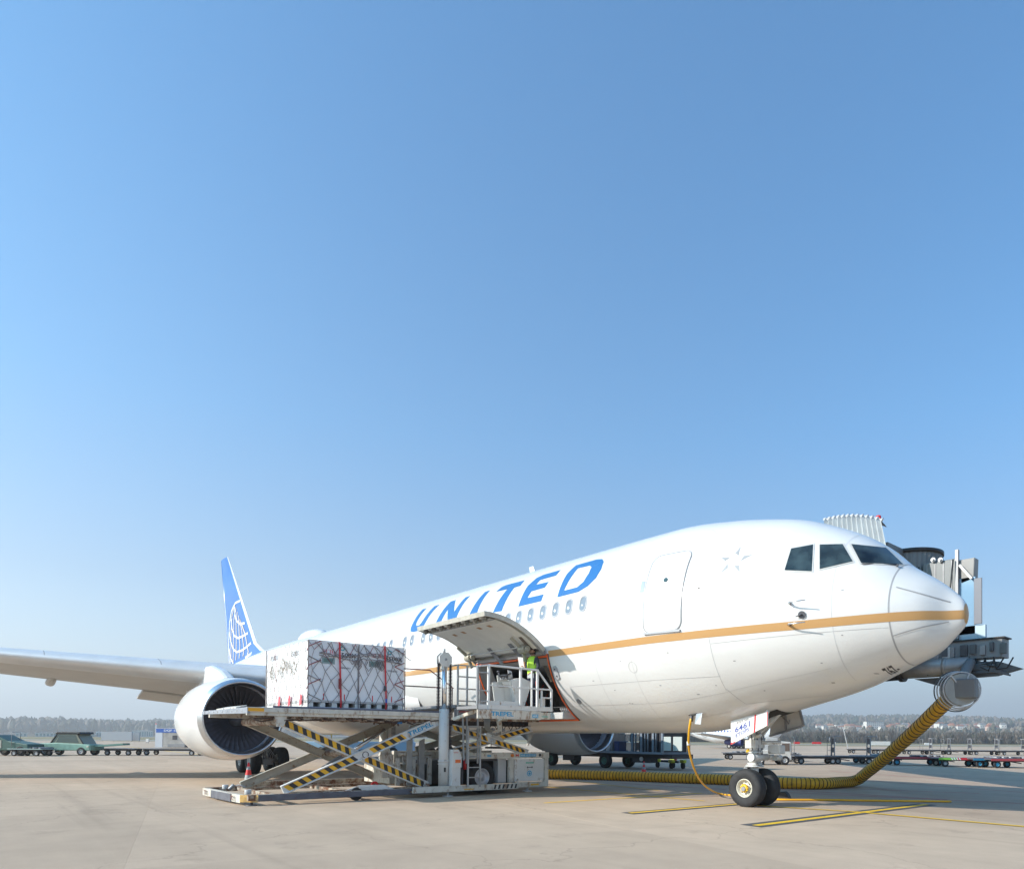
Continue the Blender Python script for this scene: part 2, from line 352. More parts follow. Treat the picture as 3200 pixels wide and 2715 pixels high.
def seg(a, b, n): return [(a[0]+(b[0]-a[0])*k/n, a[1]+(b[1]-a[1])*k/n) for k in range(n+1)]
def flat_on_body(polys, off, step=2.5, faces=None):     # flat (x,phi) faces cut finely, laid on the body
    bm = bmesh.new()
    if faces:
        vs = [bm.verts.new((p[0], p[1], 0)) for p in polys]
        for f in faces:
            try: bm.faces.new([vs[i] for i in f])
            except ValueError: pass
    else:
        for pl in polys: bm.faces.new([bm.verts.new((p[0], p[1], 0)) for p in pl])
        bmesh.ops.triangulate(bm, faces=bm.faces)
    lo = min(v.co.y for v in bm.verts); hi = max(v.co.y for v in bm.verts)
    k = math.ceil(lo/step)*step
    while k < hi:
        bmesh.ops.bisect_plane(bm, geom=list(bm.verts)+list(bm.edges)+list(bm.faces), plane_co=(0, k, 0), plane_no=(0, 1, 0)); k += step
    x0 = min(v.co.x for v in bm.verts); x1 = max(v.co.x for v in bm.verts)
    if x1 > -3.6:
        k = x0+.25
        while k < x1: bmesh.ops.bisect_plane(bm, geom=list(bm.verts)+list(bm.edges)+list(bm.faces), plane_co=(k, 0, 0), plane_no=(1, 0, 0)); k += .25
    bm.verts.index_update(); vs = [fp(v.co.x, v.co.y, off) for v in bm.verts]; fs = [[v.index for v in f.verts] for f in bm.faces]; bm.free()
    return vs, fs
plane = thing('airliner', 'large white airliner with UNITED in blue letters, a gold stripe and an open cargo door', 'aeroplane', (0, 0, 0))
# --- body shell with the cargo opening cut out
HX0, HX1 = -8.72, -5.12; HP1 = zphi(-6, 3.98); HP0 = zphi(-6, 2.16)
xs = sorted(set([round(XN-t*t, 4) for t in np.linspace(math.sqrt(1.04), 2.9, 34)]+[HX0, HX1]+[round(v, 3) for v in np.arange(-4.2, -29, -1.0)]+[round(v, 3) for v in np.linspace(-29, -48.75, 26)]), reverse=True)
ph = sorted(set([HP0, HP1, -90., 90.]+[float(v) for v in np.arange(-86, 90, 4) if abs(v-HP0) > 1.5 and abs(v-HP1) > 1.5]))
def shell(xs, ph, hole=True):
    full = [(p, 1) for p in ph]+[(p, -1) for p in ph[::-1][1:-1]]     # round the section: starboard up, port down
    n = len(full); vs = []; fs = []
    for x in xs:
        for p, s in full: q = fp(x, p); vs.append((q.x, q.y*s, q.z))
    for i in range(len(xs)-1):
        for k in range(n):
            p0, s0 = full[k]; p1, s1 = full[(k+1) % n]
            if hole and xs[i] <= HX1+1e-6 and xs[i+1] >= HX0-1e-6 and s0 == 1 and s1 == 1 and p0 >= HP0-1e-6 and p1 <= HP1+1e-6 and p1 > p0: continue
            fs.append((i*n+k, i*n+(k+1) % n, (i+1)*n+(k+1) % n, (i+1)*n+k))
    return vs, fs, n
vs, fs, n = shell(xs, ph); mb = MB(); mb.add(vs, fs, 0, True); mb.f.append([(len(xs)-1)*n+k for k in range(n)]); mb.mi.append(0); mb.sm.append(False)
body = mb.build('fuselage', W_PAINT, plane)
xr = [round(XN-t*t, 5) for t in np.linspace(0.001, math.sqrt(1.03), 22)]
vs, fs, n = shell(xr, ph, False); mb = MB(); mb.add(vs, fs, 0, True); rad = mb.build('nose_cone', W_PAINT, plane)
mb = MB()
ribbon(mb, [(3.785, p) for p in range(-88, 89, 4)], .03, .002); mb.build('joint_line', LINE, rad)
mb = MB()
for a, b in (((2712+92, 1830), (2971, 1879)), ((2791, 1986), (2966, 1944))): pass
for (x0, z0, x1, z1) in ((3.86, 4.62, 4.60, 4.32), (3.80, 3.68, 4.58, 3.94)): ribbon(mb, [(x0+(x1-x0)*t, zphi(x0+(x1-x0)*t, z0+(z1-z0)*t)) for t in np.linspace(0, 1, 12)], .022, .008)
mb.build('lightning_strip', LINE, rad)
# gold stripe
def stripe(xa, xb):
    mb = MB(); X = [x for x in np.linspace(xa, xb, max(12, int(abs(xb-xa)*4)))]
    if xb > 4: X = [XN-t*t for t in np.linspace(math.sqrt(XN-xa), .02, 60)]
    m = len(X); rows = [[fz(x, 3.975+dz+.10*max(0, (x-2.0)/2.8)**1.5, .005) for x in X] for dz in np.linspace(-.085, .085, 9)]
    mb.add([q for r_ in rows for q in r_], [(j*m+i, j*m+i+1, (j+1)*m+i+1, (j+1)*m+i) for j in range(8) for i in range(m-1)], 0, True); return mb
stripe(-5.08, XN-.012).build('gold_stripe', GOLD, plane); mb = MB(); vs, fs, n = shell([XN-.0005, XN-.005, XN-.012, XN-.022, XN-.034], [-90, -60, -30, 0, 30, 60, 90], False); mb.add([(x+.006, y, z) for x, y, z in vs], fs, 0, True); mb.add([(XN+.0055, 0, 4.1)]+[(x+.006, y, z) for x, y, z in vs[:n]], [(0, 1+k, 1+(k+1) % n) for k in range(n)]); mb.build('stripe_tip', GOLD, plane)
stripe(-44, -8.76).build('gold_stripe', GOLD, plane)
# UNITED
LET = {'U': [(-13.45, 44.5), (-13.15, 44.5), (-13.08, 27), (-12.98, 24), (-12.75, 24), (-12.66, 26.5), (-12.55, 44.5), (-12.22, 44.5), (-12.33, 25), (-12.41, 20.6), (-12.6, 18.4), (-13.05, 18.3), (-13.28, 19.6), (-13.37, 23)],
 'N': [(-11.52, 19), (-11.42, 44.5), (-11.1, 44.7), (-10.5, 29), (-10.45, 44.7), (-10.18, 45), (-10.14, 19), (-10.62, 19), (-11.1, 34), (-11.15, 19)],
 'I': [(-9.36, 19), (-9.25, 44.6), (-8.97, 45), (-8.88, 19)],
 'T': [(-8.42, 40), (-8.3, 45.4), (-8.1, 46.3), (-7.12, 45.6), (-7.08, 39.2), (-7.38, 39), (-7.44, 18.6), (-7.92, 19.2), (-7.78, 39.4)],
 'E': [(-6.6, 19.1), (-6.62, 36.6), (-6.45, 44.0), (-6.2, 46.0), (-5.41, 46.0), (-5.40, 39.9), (-6.12, 39.6), (-6.17, 35.4), (-5.56, 34.9), (-5.6, 30.0), (-6.22, 29.6), (-6.27, 24.6), (-5.5, 24.3), (-5.51, 19.2)],
 'D': [(-4.8, 19.3), (-4.86, 38), (-4.76, 46.6), (-3.9, 46.6), (-3.62, 44.8), (-3.45, 41), (-3.34, 34), (-3.38, 27.3), (-3.6, 22.2), (-3.93, 19.6), (-4.60, 19.3), (-4.58, 23.2), (-4.05, 23.4), (-3.86, 26.5), (-3.8, 33), (-3.85, 38.5), (-4.0, 40.8), (-4.5, 41.4), (-4.585, 23.2), (-4.605, 19.3)]}
for k, pts in LET.items():
    vs, fs = flat_on_body([pts], .005); mb = MB(); mb.add(vs, fs, 0, True); mb.build('painted_letter', BLUE, plane)['label'] = 'blue letter '+k+' of the airline name'
def body_text(txt, x0, x1, z0, z1, m, name, bold=0., slant=0):
    v, f, a = textmesh(txt, bold); p0 = zphi((x0+x1)/2, z0); p1 = zphi((x0+x1)/2, z1)
    vs, fs = flat_on_body([(x0+(x1-x0)*q[0]+slant*q[1], p0+(p1-p0)*q[1]) for q in v], .005, faces=f); mb = MB(); mb.add(vs, fs, 0, True); return mb.build(name, m, plane)
body_text('STAR ALLIANCE', .42, 1.12, 5.04, 5.11, LPRINT, 'small_lettering')
body_text('767-', 3.36, 3.58, 3.045, 3.14, DGREY, 'small_lettering', .03)
# five grey star points
mb = MB()
for k in range(5):
    a = R(90+72*k+8); c = (.75+.22*math.cos(a)*1.0, 5.555+.19*math.sin(a)); tip = (math.cos(a-.5)*.17, math.sin(a-.5)*.17); l = (math.cos(a+2.0)*.10, math.sin(a+2.0)*.10); r = (math.cos(a-2.4)*.12, math.sin(a-2.4)*.12)
    T_ = [(c[0]+q[0], c[1]+q[1]) for q in (tip, l, (0, 0), r)]
    P4 = [fz(x, z, .005) for x, z in T_]; mb.add(P4, [(0, 1, 2)], 0); mb.add(P4, [(0, 2, 3)], 1)
mb.build('star_emblem', [mat('silver print light', (.62, .63, .64), .3), mat('silver print dark', (.34, .35, .36), .3)], plane)
# --- cabin windows (the section is constant here, so all share one mesh)
def rrect(w, h, r, n=4):
    pts = []
    for cx, cy, a0 in ((w/2-r, h/2-r, 0), (-w/2+r, h/2-r, 90), (-w/2+r, -h/2+r, 180), (w/2-r, -h/2+r, 270)):
        for k in range(n+1): a = R(a0+90*k/n); pts.append((cx+r*math.cos(a), cy+r*math.sin(a)))
    return pts
def winmesh(x, z):
    o = rrect(.30, .44, .13); i = rrect(.225, .36, .10); N_ = len(o)
    mb = MB(); A = [fz(x+p[0], z+p[1], .008) for p in o]; B = [fz(x+p[0], z+p[1], .012) for p in i]; Cc = [fz(x+p[0], z+p[1], .001) for p in o]
    mb.add(A+B+Cc, [(k, (k+1) % N_, N_+(k+1) % N_, N_+k) for k in range(N_)]+[(k, (k+1) % N_, 2*N_+(k+1) % N_, 2*N_+k) for k in range(N_)], 0, True)
    mp = MB(); mp.add([fz(x+p[0], z+p[1], .004) for p in i], [tuple(range(N_))]); return mb, mp
WX = [-3.63-.563*k for k in range(0, 13)]+[-11.04, -11.58, -12.13, -12.97, -13.53, -14.66, -15.22, -15.79, -16.35]+[-16.9-.563*k for k in range(46)]
wf = wp = None
for x in WX:
    if wf is None:
        a, b = winmesh(x, 5.16); wf = a.build('cabin_window', FRAMEG, plane, fix=False); wp = b.build('pane', PANE, wf, fix=False); wx0 = x
    else:
        c = wf.copy(); COL.objects.link(c); c.parent = plane; c.location = (x-wx0, 0, 0); d = wp.copy(); COL.objects.link(d); d.parent = c
for x in (-3.06, -2.47):
    mb = MB(); ribbon(mb, [(x+p[0], zphi(x, 5.17+p[1])) for p in rrect(.27, .40, .12)], .012, .004, closed=True); mb.build('blanked_window', FRAMEG, plane)
# --- passenger door
mb = MB(); pts = [(-.92+p[0], 5.085+p[1]) for p in rrect(1.06, 1.90, .20, 6)]
pts2 = []
for k in range(len(pts)):
    a = pts[k]; b = pts[(k+1) % len(pts)]; m = max(1, int(math.hypot(b[0]-a[0], b[1]-a[1])/.12)); pts2 += [(a[0]+(b[0]-a[0])*j/m, a[1]+(b[1]-a[1])*j/m) for j in range(m)]
fill = [[(x, zphi(x, z)) for x, z in pts2]]
vs, fs = flat_on_body(fill, .012); mb.add(vs, fs, 0, True); door = mb.build('passenger_door', W_PAINT, plane)
mb = MB(); ribbon(mb, [(x, zphi(x, z)) for x, z in pts2], .024, .018, closed=True); mb.build('door_seam', mat('seam grey', (.30, .30, .31), .5), door)
mb = MB(); c = fz(-.89, 5.34, .015); nn = (fz(-.89, 5.34, .1)-fz(-.89, 5.34, 0)).normalized(); mb.cyl(c, c+nn*.012, .055, 16); mb.build('door_porthole', GLASS, door)
mb = MB(); a = [fz(x, z, .02) for x in (-1.44, -.42) for z in (4.10, 4.16)]; mb.bar(fz(-1.44, 4.13, .02), fz(-.42, 4.11, .02), .05, .05); mb.build('door_sill', FRAMEG, door)
mb = MB(); mb.bar(fz(.0, 5.02, .01), fz(.06, 5.02, .01), .02, .02); mb.build('door_handle', DGREY, plane)
mb = MB(); ribbon(mb, [(-.02, zphi(0, 4.76)), (.09, zphi(0, 4.76)), (.035, zphi(0, 4.86))], .010, .004, closed=True); ribbon(mb, [(-.01, zphi(0, 5.0)), (.09, zphi(0, 5.0)), (.09, zphi(0, 5.45)), (-.01, zphi(0, 5.45))], .008, .004, closed=True); mb.build('door_placard', FRAMEG, plane)
mb = MB(); vs, fs = flat_on_body([[(-1.62, zphi(-1.5, 5.14)), (-1.50, zphi(-1.5, 5.14)), (-1.50, zphi(-1.5, 5.42)), (-1.62, zphi(-1.5, 5.42))]], .005); mb.add(vs, fs); mb.build('round_badge_sticker', mat('badge blue', (.25, .32, .6), .4), plane)
# panel joints
mb = MB()
for a, b in (((.28, 5.05), (.28, 2.75)), ((-3.5, 4.75), (-1.5, 4.78)), ((-.3, 4.80), (.28, 4.82)), ((-4.6, 3.05), (.3, 3.05)), ((.3, 3.75), (3.76, 3.83)), ((.3, 2.78), (.48, 2.45)), ((.48, 2.45), (3.2, 2.72)), ((1.6, 5.3), (-.3, 6.6))):
    ribbon(mb, [(a[0]+(b[0]-a[0])*t, zphi(a[0]+(b[0]-a[0])*t, a[1]+(b[1]-a[1])*t)) for t in np.linspace(0, 1, 14)], .012, .002)
for x in (-15.2, -18.4, -24.0): ribbon(mb, [(x, p) for p in range(-60, 80, 5)], .015, .002)
for (x, z, r) in ((-2.01, 3.39, .13), (-4.5, 2.62, .0)):
    if r: ribbon(mb, [(x+r*math.cos(t), zphi(x, z+r*math.sin(t))) for t in np.linspace(0, 2*math.pi, 20)[:-1]], .010, .003, closed=True)
mb.build('panel_joint', mat('faint joint', (.42, .42, .43), .6), plane)['kind'] = 'stuff'
mb = MB()
for x in (2.85, -2.0, -3.3, -9.6, -12.2, -14.4): ribbon(mb, [(x, p) for p in range(-70, 86, 4)], .009, .002)
for p_, xa, xb in ((62, 2.0, -28), (34, -1.6, -3.2), (2, -1.6, -28), (-48, 2.6, -16), (-64, .0, -16)): ribbon(mb, [(xa+(xb-xa)*t, p_) for t in np.linspace(0, 1, 60)], .009, .002)
mb.build('lap_joint', mat('lap joint', (.50, .50, .51), .6), plane)['kind'] = 'stuff'
mb = MB(); rr = random.Random(8)
for k in range(26):
    x = rr.uniform(-4.5, 3.4); z = rr.uniform(2.5, 5.0); w = rr.uniform(.02, .07); mb.add([fz(x, z, .003), fz(x+w, z, .003), fz(x+w, z+.018, .003), fz(x, z+.018, .003)], [(0, 1, 2, 3)])
mb.build('stencil_marks', mat('stencil grey', (.30, .30, .32), .6), plane, fix=False)['kind'] = 'stuff'
mb = MB(); ribbon(mb, [(1.05+.0*t, zphi(1, 2.5)) for t in range(1)]*1+[(1.9, zphi(1.9, 2.52)), (2.3, zphi(2.3, 2.56))], .01, .003); mb.build('panel_joint', LINE, plane)
# small openings near the cargo door
for (x, z, r, m) in ((-4.52, 2.66, .085, MGREY),):
    c = fz(x, z, .002); nn = (fz(x, z, .1)-fz(x, z, 0)).normalized(); mb = MB(); mb.lathe([(0, r), (.006, r), (.006, r*.78), (.001, r*.72)], c, nn, 24); mb.cyl(c, c+nn*.004, r*.7, 20); mb.build('vent_valve', m, plane)
o = [( -4.93+p[0]*1, 3.46+p[1]) for p in rrect(.17, .36, .06)]; mb = MB(); mb.add([fz(x, z, .03) for x, z in o]+[fz(x, z, 0) for x, z in o], [tuple(range(len(o)))]+[(k, (k+1) % len(o), len(o)+(k+1) % len(o), len(o)+k) for k in range(len(o))]); pn = mb.build('door_control_panel', FRAMEG, plane)
mb = MB()
for z in (3.37, 3.55): c = fz(-4.93, z, .03); mb.cyl(c, c+Vector((0, -.012, 0)), .022, 10)
mb.build('switch', DGREY, pn)
# --- cockpit glazing
def R5(x, y): return 2400+x*.567, 1580+y*.567
def patch(q, n=6, off=.006, grow=0.):
    c = [sum(p[0] for p in q)/4, sum(p[1] for p in q)/4]; q = [(p[0]+(p[0]-c[0])*grow, p[1]+(p[1]-c[1])*grow) for p in q]; P = []
    for j in range(n+1):
        for i in range(n+1):
            s = i/n; t = j/n; u = (1-s)*(1-t)*q[0][0]+s*(1-t)*q[3][0]+s*t*q[2][0]+(1-s)*t*q[1][0]; v = (1-s)*(1-t)*q[0][1]+s*(1-t)*q[3][1]+s*t*q[2][1]+(1-s)*t*q[1][1]
            x, p = xp(*R5(u, v)); P.append(fp(x, p, off))
    return P, [(j*(n+1)+i, j*(n+1)+i+1, (j+1)*(n+1)+i+1, (j+1)*(n+1)+i) for j in range(n) for i in range(n)]
WNS = [[(92, 356), (128, 238), (248, 216), (241, 362)], [(285, 350), (285, 217), (410, 214), (466, 308)], [(512, 317), (458, 214), (648, 234), (741, 324)]]
FRM = mat('cockpit frame cream', (.58, .57, .54), .4)
for w in WNS:
    P, F_ = patch(w, off=.010, grow=.11); mb = MB(); mb.add(P, F_, 0, True); fr = mb.build('cockpit_window', FRM, plane, fix=False)
    P, F_ = patch(w, off=.017, grow=.0); mb = MB(); mb.add(P, F_, 0, True); mb.build('windscreen_pane', GLASS, fr, fix=False)
    P1, F1 = patch(w, off=.018, grow=.03); 
P, F_ = patch(WNS[2], off=.010, grow=.11); mb = MB(); mb.add([(p.x, -p.y, p.z) for p in P], F_, 0, True); fr = mb.build('cockpit_window', FRM, plane, fix=False)
P, F_ = patch(WNS[2], off=.017); mb = MB(); mb.add([(p.x, -p.y, p.z) for p in P], F_, 0, True); mb.build('windscreen_pane', GLASS, fr, fix=False)
mb = MB(); a = fz(3.25, 5.14, .03); b = fz(3.72, 5.13, .03); mb.tube([a, b], .012, 6); mb.tube([fz(3.74, 5.08, .03), fz(3.72, 5.13, .035)], .02, 6); mb.build('wiper', DGREY, plane)
# probes
for (x, z) in ((2.08, 4.44), (2.06, 4.0)):
    a = fz(x, z, 0); mb = MB(); mb.tube([a, a+Vector((.03, -.10, -.01)), a+Vector((.10, -.14, -.01)), a+Vector((.42, -.12, -.01))], [.035, .022, .016, .010], 8); mb.build('pitot_probe', METAL, plane)
mb = MB(); a = fz(2.31, 4.18, 0); nn = (fz(2.31, 4.18, .1)-a).normalized(); mb.cyl(a, a+nn*.03, .075, 16); mb.tube([a, a+nn*.07, a+nn*.08+Vector((-.12, 0, -.03))], [.02, .02, .008], 8); mb.build('angle_of_attack_vane', DGREY, plane)
# antennas and the dome on the roof
def blade(x, h, l): 
    z = prof(x)[0]; mb = MB(); mb.add([(x+l/2, -.04, z-.03), (x-l/2, -.04, z-.03), (x-l/2-.15, 0, z+h), (x-.1, 0, z+h), (x+l/2, .04, z-.03), (x-l/2, .04, z-.03)], [(0, 1, 2, 3), (4, 3, 2, 5), (0, 3, 4), (1, 5, 2)]); return mb.build('blade_antenna', W_PAINT, plane)
blade(-8.9, .38, .35)
mb = MB(); P = []; nx, ny = 14, 20
for i in range(nx+1):
    a = math.pi*i/nx; x = -29.3-1.7*math.cos(a)*-1
    for k in range(ny): b = 2*math.pi*k/ny; P.append((x, .72*math.sin(a)*math.cos(b), prof(x)[0]-.10+.60*math.sin(a)**.8*math.sin(b)))
mb.add(P, [(i*ny+k, i*ny+(k+1) % ny, (i+1)*ny+(k+1) % ny, (i+1)*ny+k) for i in range(nx) for k in range(ny)], 0, True); mb.build('antenna_dome', W_PAINT, plane)
# drain masts underneath
for (x, l) in ((-9.0, .34), (-3.2, .0)):
    if l: z = 1.80; mb = MB(); mb.prism([(x+.10, -.02, z), (x-.10, -.02, z), (x-.30, -.02, z-l*1.3), (x-.22, -.02, z-l*1.3)], (0, .04, 0)); mb.build('drain_mast', W_GREY, plane)
mb = MB(); mb.prism([(-11.3, -.35, 1.82), (-10.9, -.35, 1.82), (-11.05, -.33, 1.25), (-11.2, -.33, 1.25)], (0, .05, 0)); mb.build('drain_mast', W_GREY, plane)
# --- cargo hold seen through the opening
HOLD = mat('hold lining', (.58, .57, .55), .6, var=.1, scale=2); HOLDF = mat('hold floor', (.16, .16, .17), .5, .3, var=.2)
mb = MB(); y0, y1 = -1.95, 1.75; mb.add([(-15, y0, 3.96), (HX1+.02, y0, 3.96), (HX1+.02, 2.25, 3.96), (-15, 2.25, 3.96)], [(0, 1, 2, 3)]); mb.build('hold_ceiling', HOLD, plane, fix=False)
mb = MB(); mb.box((-15, -1.25, 2.17), (HX1+.1, 1.6, 2.24)); mb.build('hold_floor', HOLDF, plane)
mb = MB(); mb.add([(HX1+.12, -1.3, 2.2), (HX1+.12, 1.75, 2.2), (HX1+.12, 2.2, 3.98), (HX1+.12, -2.3, 3.98), (HX1+.12, -2.2, 3.3)], [(0, 1, 2, 3, 4)]); mb.add([(-15, 1.75, 2.2), (HX1+.12, 1.75, 2.2), (HX1+.12, 2.25, 3.98), (-15, 2.25, 3.98)], [(0, 1, 2, 3)]); mb.add([(HX0-.04, -2.3, 2.2), (HX0-.04, -2.3, 3.98), (HX0-.04, -1.9, 3.98), (HX0-.04, -1.5, 3.1), (HX0-.04, -1.0, 2.2)], [(0, 1, 2, 3, 4)]); mb.build('hold_wall', HOLD, plane, fix=False)
mb = MB()                                              # frame round the opening: inner jambs following the skin, 12 cm deep
P = [p for p in np.linspace(HP0, HP1, 9)]
for x in (HX0, HX1):
    A = [fp(x, p) for p in P]; B = [Vector((q.x, q.y*.93, 4.6+(q.z-4.6)*.95)) for q in A]; mb.add(A+B, [(i, i+1, 10+i-1, 9+i) if 0 else (i, i+1, 9+i+1, 9+i) for i in range(8)], 0, True)
for p in (HP0, HP1):
    A = [fp(HX0, p), fp(HX1, p)]; B = [Vector((q.x, q.y*.93+ (.12 if p == HP0 else 0), q.z+(.03 if p == HP0 else -.02))) for q in A]; mb.add(A+B, [(0, 1, 3, 2)])
mb.build('door_jamb', LGREY, plane, fix=False)
mb = MB(); ex = .03
for x, s in ((HX0+.03, 1), (HX1-.03, 1)): mb.tube([fp(x, p, .012) for p in P], .022, 6)
mb.tube([fp(HX0+.03, HP1-1.2, .012), fp(HX1-.03, HP1-1.2, .012)], .032, 6); mb.tube([fp(HX0+.03, HP0+.8, .012), fp(HX1-.0, HP0+.8, .012)], .035, 6)
mb.build('door_seal', SEAL, plane)
mb = MB(); mb.tube([fp(HX0-.02, p, .01) for p in P], .02, 6); mb.tube([fp(HX1+.02, p, .01) for p in P], .012, 6); mb.build('opening_edge', DGREY, plane)
mb = MB(); mb.box((HX1-1.8, -1.75, 2.19), (HX1-.1, -1.30, 2.38)); mb.build('sill_roller_tray', LGREY, plane, bev=.01)
mb = MB(); 
for k in range(5): mb.cyl((HX1-.15-.05*k, -1.45-.03*k, 2.36), (HX1-.15-.05*k, -1.55-.03*k, 2.5), .03, 8)
mb.build('sill_latch', MGREY, plane)
# --- the raised cargo door: the missing skin turned about its hinge
hg = Vector((0, -2.452, 4.06)); th0 = math.atan2(-1.93, 1.25); th1 = math.atan2(.83, -2.08); rot = -(2*math.pi-(th1-th0)) if th1 > th0 else th1-th0
def turn(p): d = p-hg; c, s = math.cos(rot), math.sin(rot); return Vector((p.x, hg.y+d.y*c-d.z*s, hg.z+d.y*s+d.z*c))
PD = list(np.linspace(HP0, HP1, 15)); XD = list(np.linspace(HX0+.02, HX1-.02, 9))
def rad_in(q, t): c = Vector((q.x, 0, 4.6)); d = (c-q); d.x = 0; return q+d.normalized()*t
out = [[turn(fp(x, p)) for p in PD] for x in XD]; inn = [[turn(rad_in(fp(x, p), .13)) for p in PD] for x in XD]
DOORI = mat('door lining', (.76, .74, .68), .45, var=.05, scale=3); DOORB = mat('door edge beige', (.45, .42, .36), .5, var=.15, scale=6)
mb = MB(); n = 15; A = [p for r_ in out for p in r_]; mb.add(A, [(i*n+k, i*n+k+1, (i+1)*n+k+1, (i+1)*n+k) for i in range(8) for k in range(n-1)], 0, True); cd = mb.build('cargo_door', W_PAINT, plane, fix=False)
mb = MB(); xi = list(np.linspace(HX0+.14, HX1-.14, 9)); IN2 = [[turn(rad_in(fp(x, p), .14)) for p in PD] for x in xi]; a = [p for r_ in IN2 for p in r_[2:14]]; mb.add(a, [(i*12+k, i*12+k+1, (i+1)*12+k+1, (i+1)*12+k) for i in range(8) for k in range(11)], 0, True); mb.build('inner_lining', DOORI, cd, fix=False)
mb = MB(); E1 = [out[0], out[-1]]; E2 = [inn[0], inn[-1]]
for A, B in zip(E1, E2): mb.add(A+B, [(k, k+1, n+k+1, n+k) for k in range(n-1)])
for k in (0, n-1): A = [r_[k] for r_ in out]; B = [r_[k] for r_ in inn]; mb.add(A+B, [(i, i+1, 9+i+1, 9+i) for i in range(8)])
for xe_, xl in ((XD[0], xi[0]), (XD[-1], xi[-1])):
    A = [turn(rad_in(fp(xe_, p), .13)) for p in PD]; B = [turn(rad_in(fp(xl, p), .125)) for p in PD]; mb.add(A+B, [(k, k+1, n+k+1, n+k) for k in range(n-1)])
mb.build('door_rim', DOORB, cd, fix=False)
# latches along the free edge, in a dark channel
mb = MB(); q = [[turn(rad_in(fp(x, p), .134)) for x in np.linspace(HX0+.06, HX1-.06, 8)] for p in (HP0+.8, HP0+4, HP0+8)]; mb.add([v for r_ in q for v in r_], [(j*8+i, j*8+i+1, (j+1)*8+i+1, (j+1)*8+i) for j in range(2) for i in range(7)]); mb.build('latch_channel', mat('channel brown', (.12, .10, .085), .6, var=.3, scale=8), cd, fix=False)
for k in range(8):
    x = HX0+.25+k*(HX1-HX0-.5)/7; q = turn(rad_in(fp(x, HP0+2.0), .12)); q2 = turn(rad_in(fp(x, HP0+7), .12)); dz = turn(rad_in(fp(x, HP0+4), .19))
    mb = MB(); mb.cyl(q+Vector((-.10, 0, 0)), q+Vector((.10, 0, 0)), .065, 10); mb.bar(q, dz, .07, .12); mb.bar(dz+Vector((.1, 0, 0)), q2+Vector((.1, 0, 0)), .05, .05); mb.tube([q2+Vector((-.12, 0, 0)), dz+Vector((0, 0, -.02)), q+Vector((.12, 0, -.02))], .018, 6); mb.build('latch', mat('latch steel', (.34, .32, .28), .45, .4, var=.3, scale=9), cd)
mb = MB(); mb.tube([turn(rad_in(fp(HX0+.1, HP0+8.5), .13)), turn(rad_in(fp(HX1-.1, HP0+8.5), .13))], .028, 8); mb.build('torque_tube', MGREY, cd)
for (x, p, w_, h_) in ((-7.9, HP0+18, .16, 3), (-7.35, HP0+17, .16, 3), (-6.45, HP0+16, .16, 3), (-5.95, HP0+16, .16, 3)):
    mb = MB(); q = [turn(rad_in(fp(x+a, p+b), .145)) for a, b in ((-w_/2, -h_/2), (w_/2, -h_/2), (w_/2, h_/2), (-w_/2, h_/2))]; mb.poly(q); mb.build('latch_window', mat('amber recess', (.45, .24, .10), .5), cd, fix=False)
for (x, p) in ((-7.3, HP0+44), (-6.2, HP0+43)):
    mb = MB(); q = [turn(rad_in(fp(x+a, p+b), .146)) for a, b in ((-.10, -7), (.10, -7), (.10, 7), (-.10, 7))]; mb.poly(q); mb.cyl(turn(rad_in(fp(x, p-3), .15)), turn(rad_in(fp(x, p-3), .20)), .05, 10); mb.build('snubber_recess', MGREY, cd, fix=False)
for (x, p) in ((-5.5, HP0+38), (-5.45, HP0+62), (-7.6, HP0+66)):
    mb = MB(); q = [turn(rad_in(fp(x+a, p+b), .146)) for a, b in ((-.05, -6), (.09, -6), (.05, 6), (-.09, 6))]; mb.poly(q); mb.build('lining_slot', mat('slot brown', (.16, .13, .10), .6), cd, fix=False)
# actuators at the hinge line
for x in (HX0+.25, HX1-.55):
    mb = MB(); a = turn(rad_in(fp(x, HP1-7), .16))+Vector((0, -.03, -.09)); mb.cyl(a+Vector((-.10, 0, 0)), a+Vector((.16, 0, 0)), .13, 14); mb.cyl(a+Vector((.16, 0, 0)), a+Vector((.24, 0, 0)), .08, 12); mb.bar(a+Vector((-.02, -.02, 0)), a+Vector((-.02, .12, -.32)), .07, .10); mb.bar(a+Vector((0, -.1, .05)), a+Vector((0, -.42, .28)), .06, .08); mb.build('door_actuator', mat('actuator beige', (.40, .38, .31), .5, .2, var=.2), cd, bev=.008)
mb = MB(); mb.tube([turn(rad_in(fp(HX0+.4, HP1-9), .2))+Vector((0, 0, -.06)), turn(rad_in(fp(HX1-.4, HP1-9), .2))+Vector((0, 0, -.06))], .022, 8); mb.build('drive_shaft', LGREY, cd)
mb = MB(); mb.bar(Vector((HX1-.07, -2.50, 3.98)), Vector((HX1-.07, -2.95, 4.38)), .05, .12); mb.build('hinge_arm', MGREY, cd, bev=.008)
mb = MB(); mb.bar(Vector((HX0+.07, -2.50, 3.98)), Vector((HX0+.07, -2.95, 4.38)), .05, .12); mb.build('hinge_arm', MGREY, cd, bev=.008)
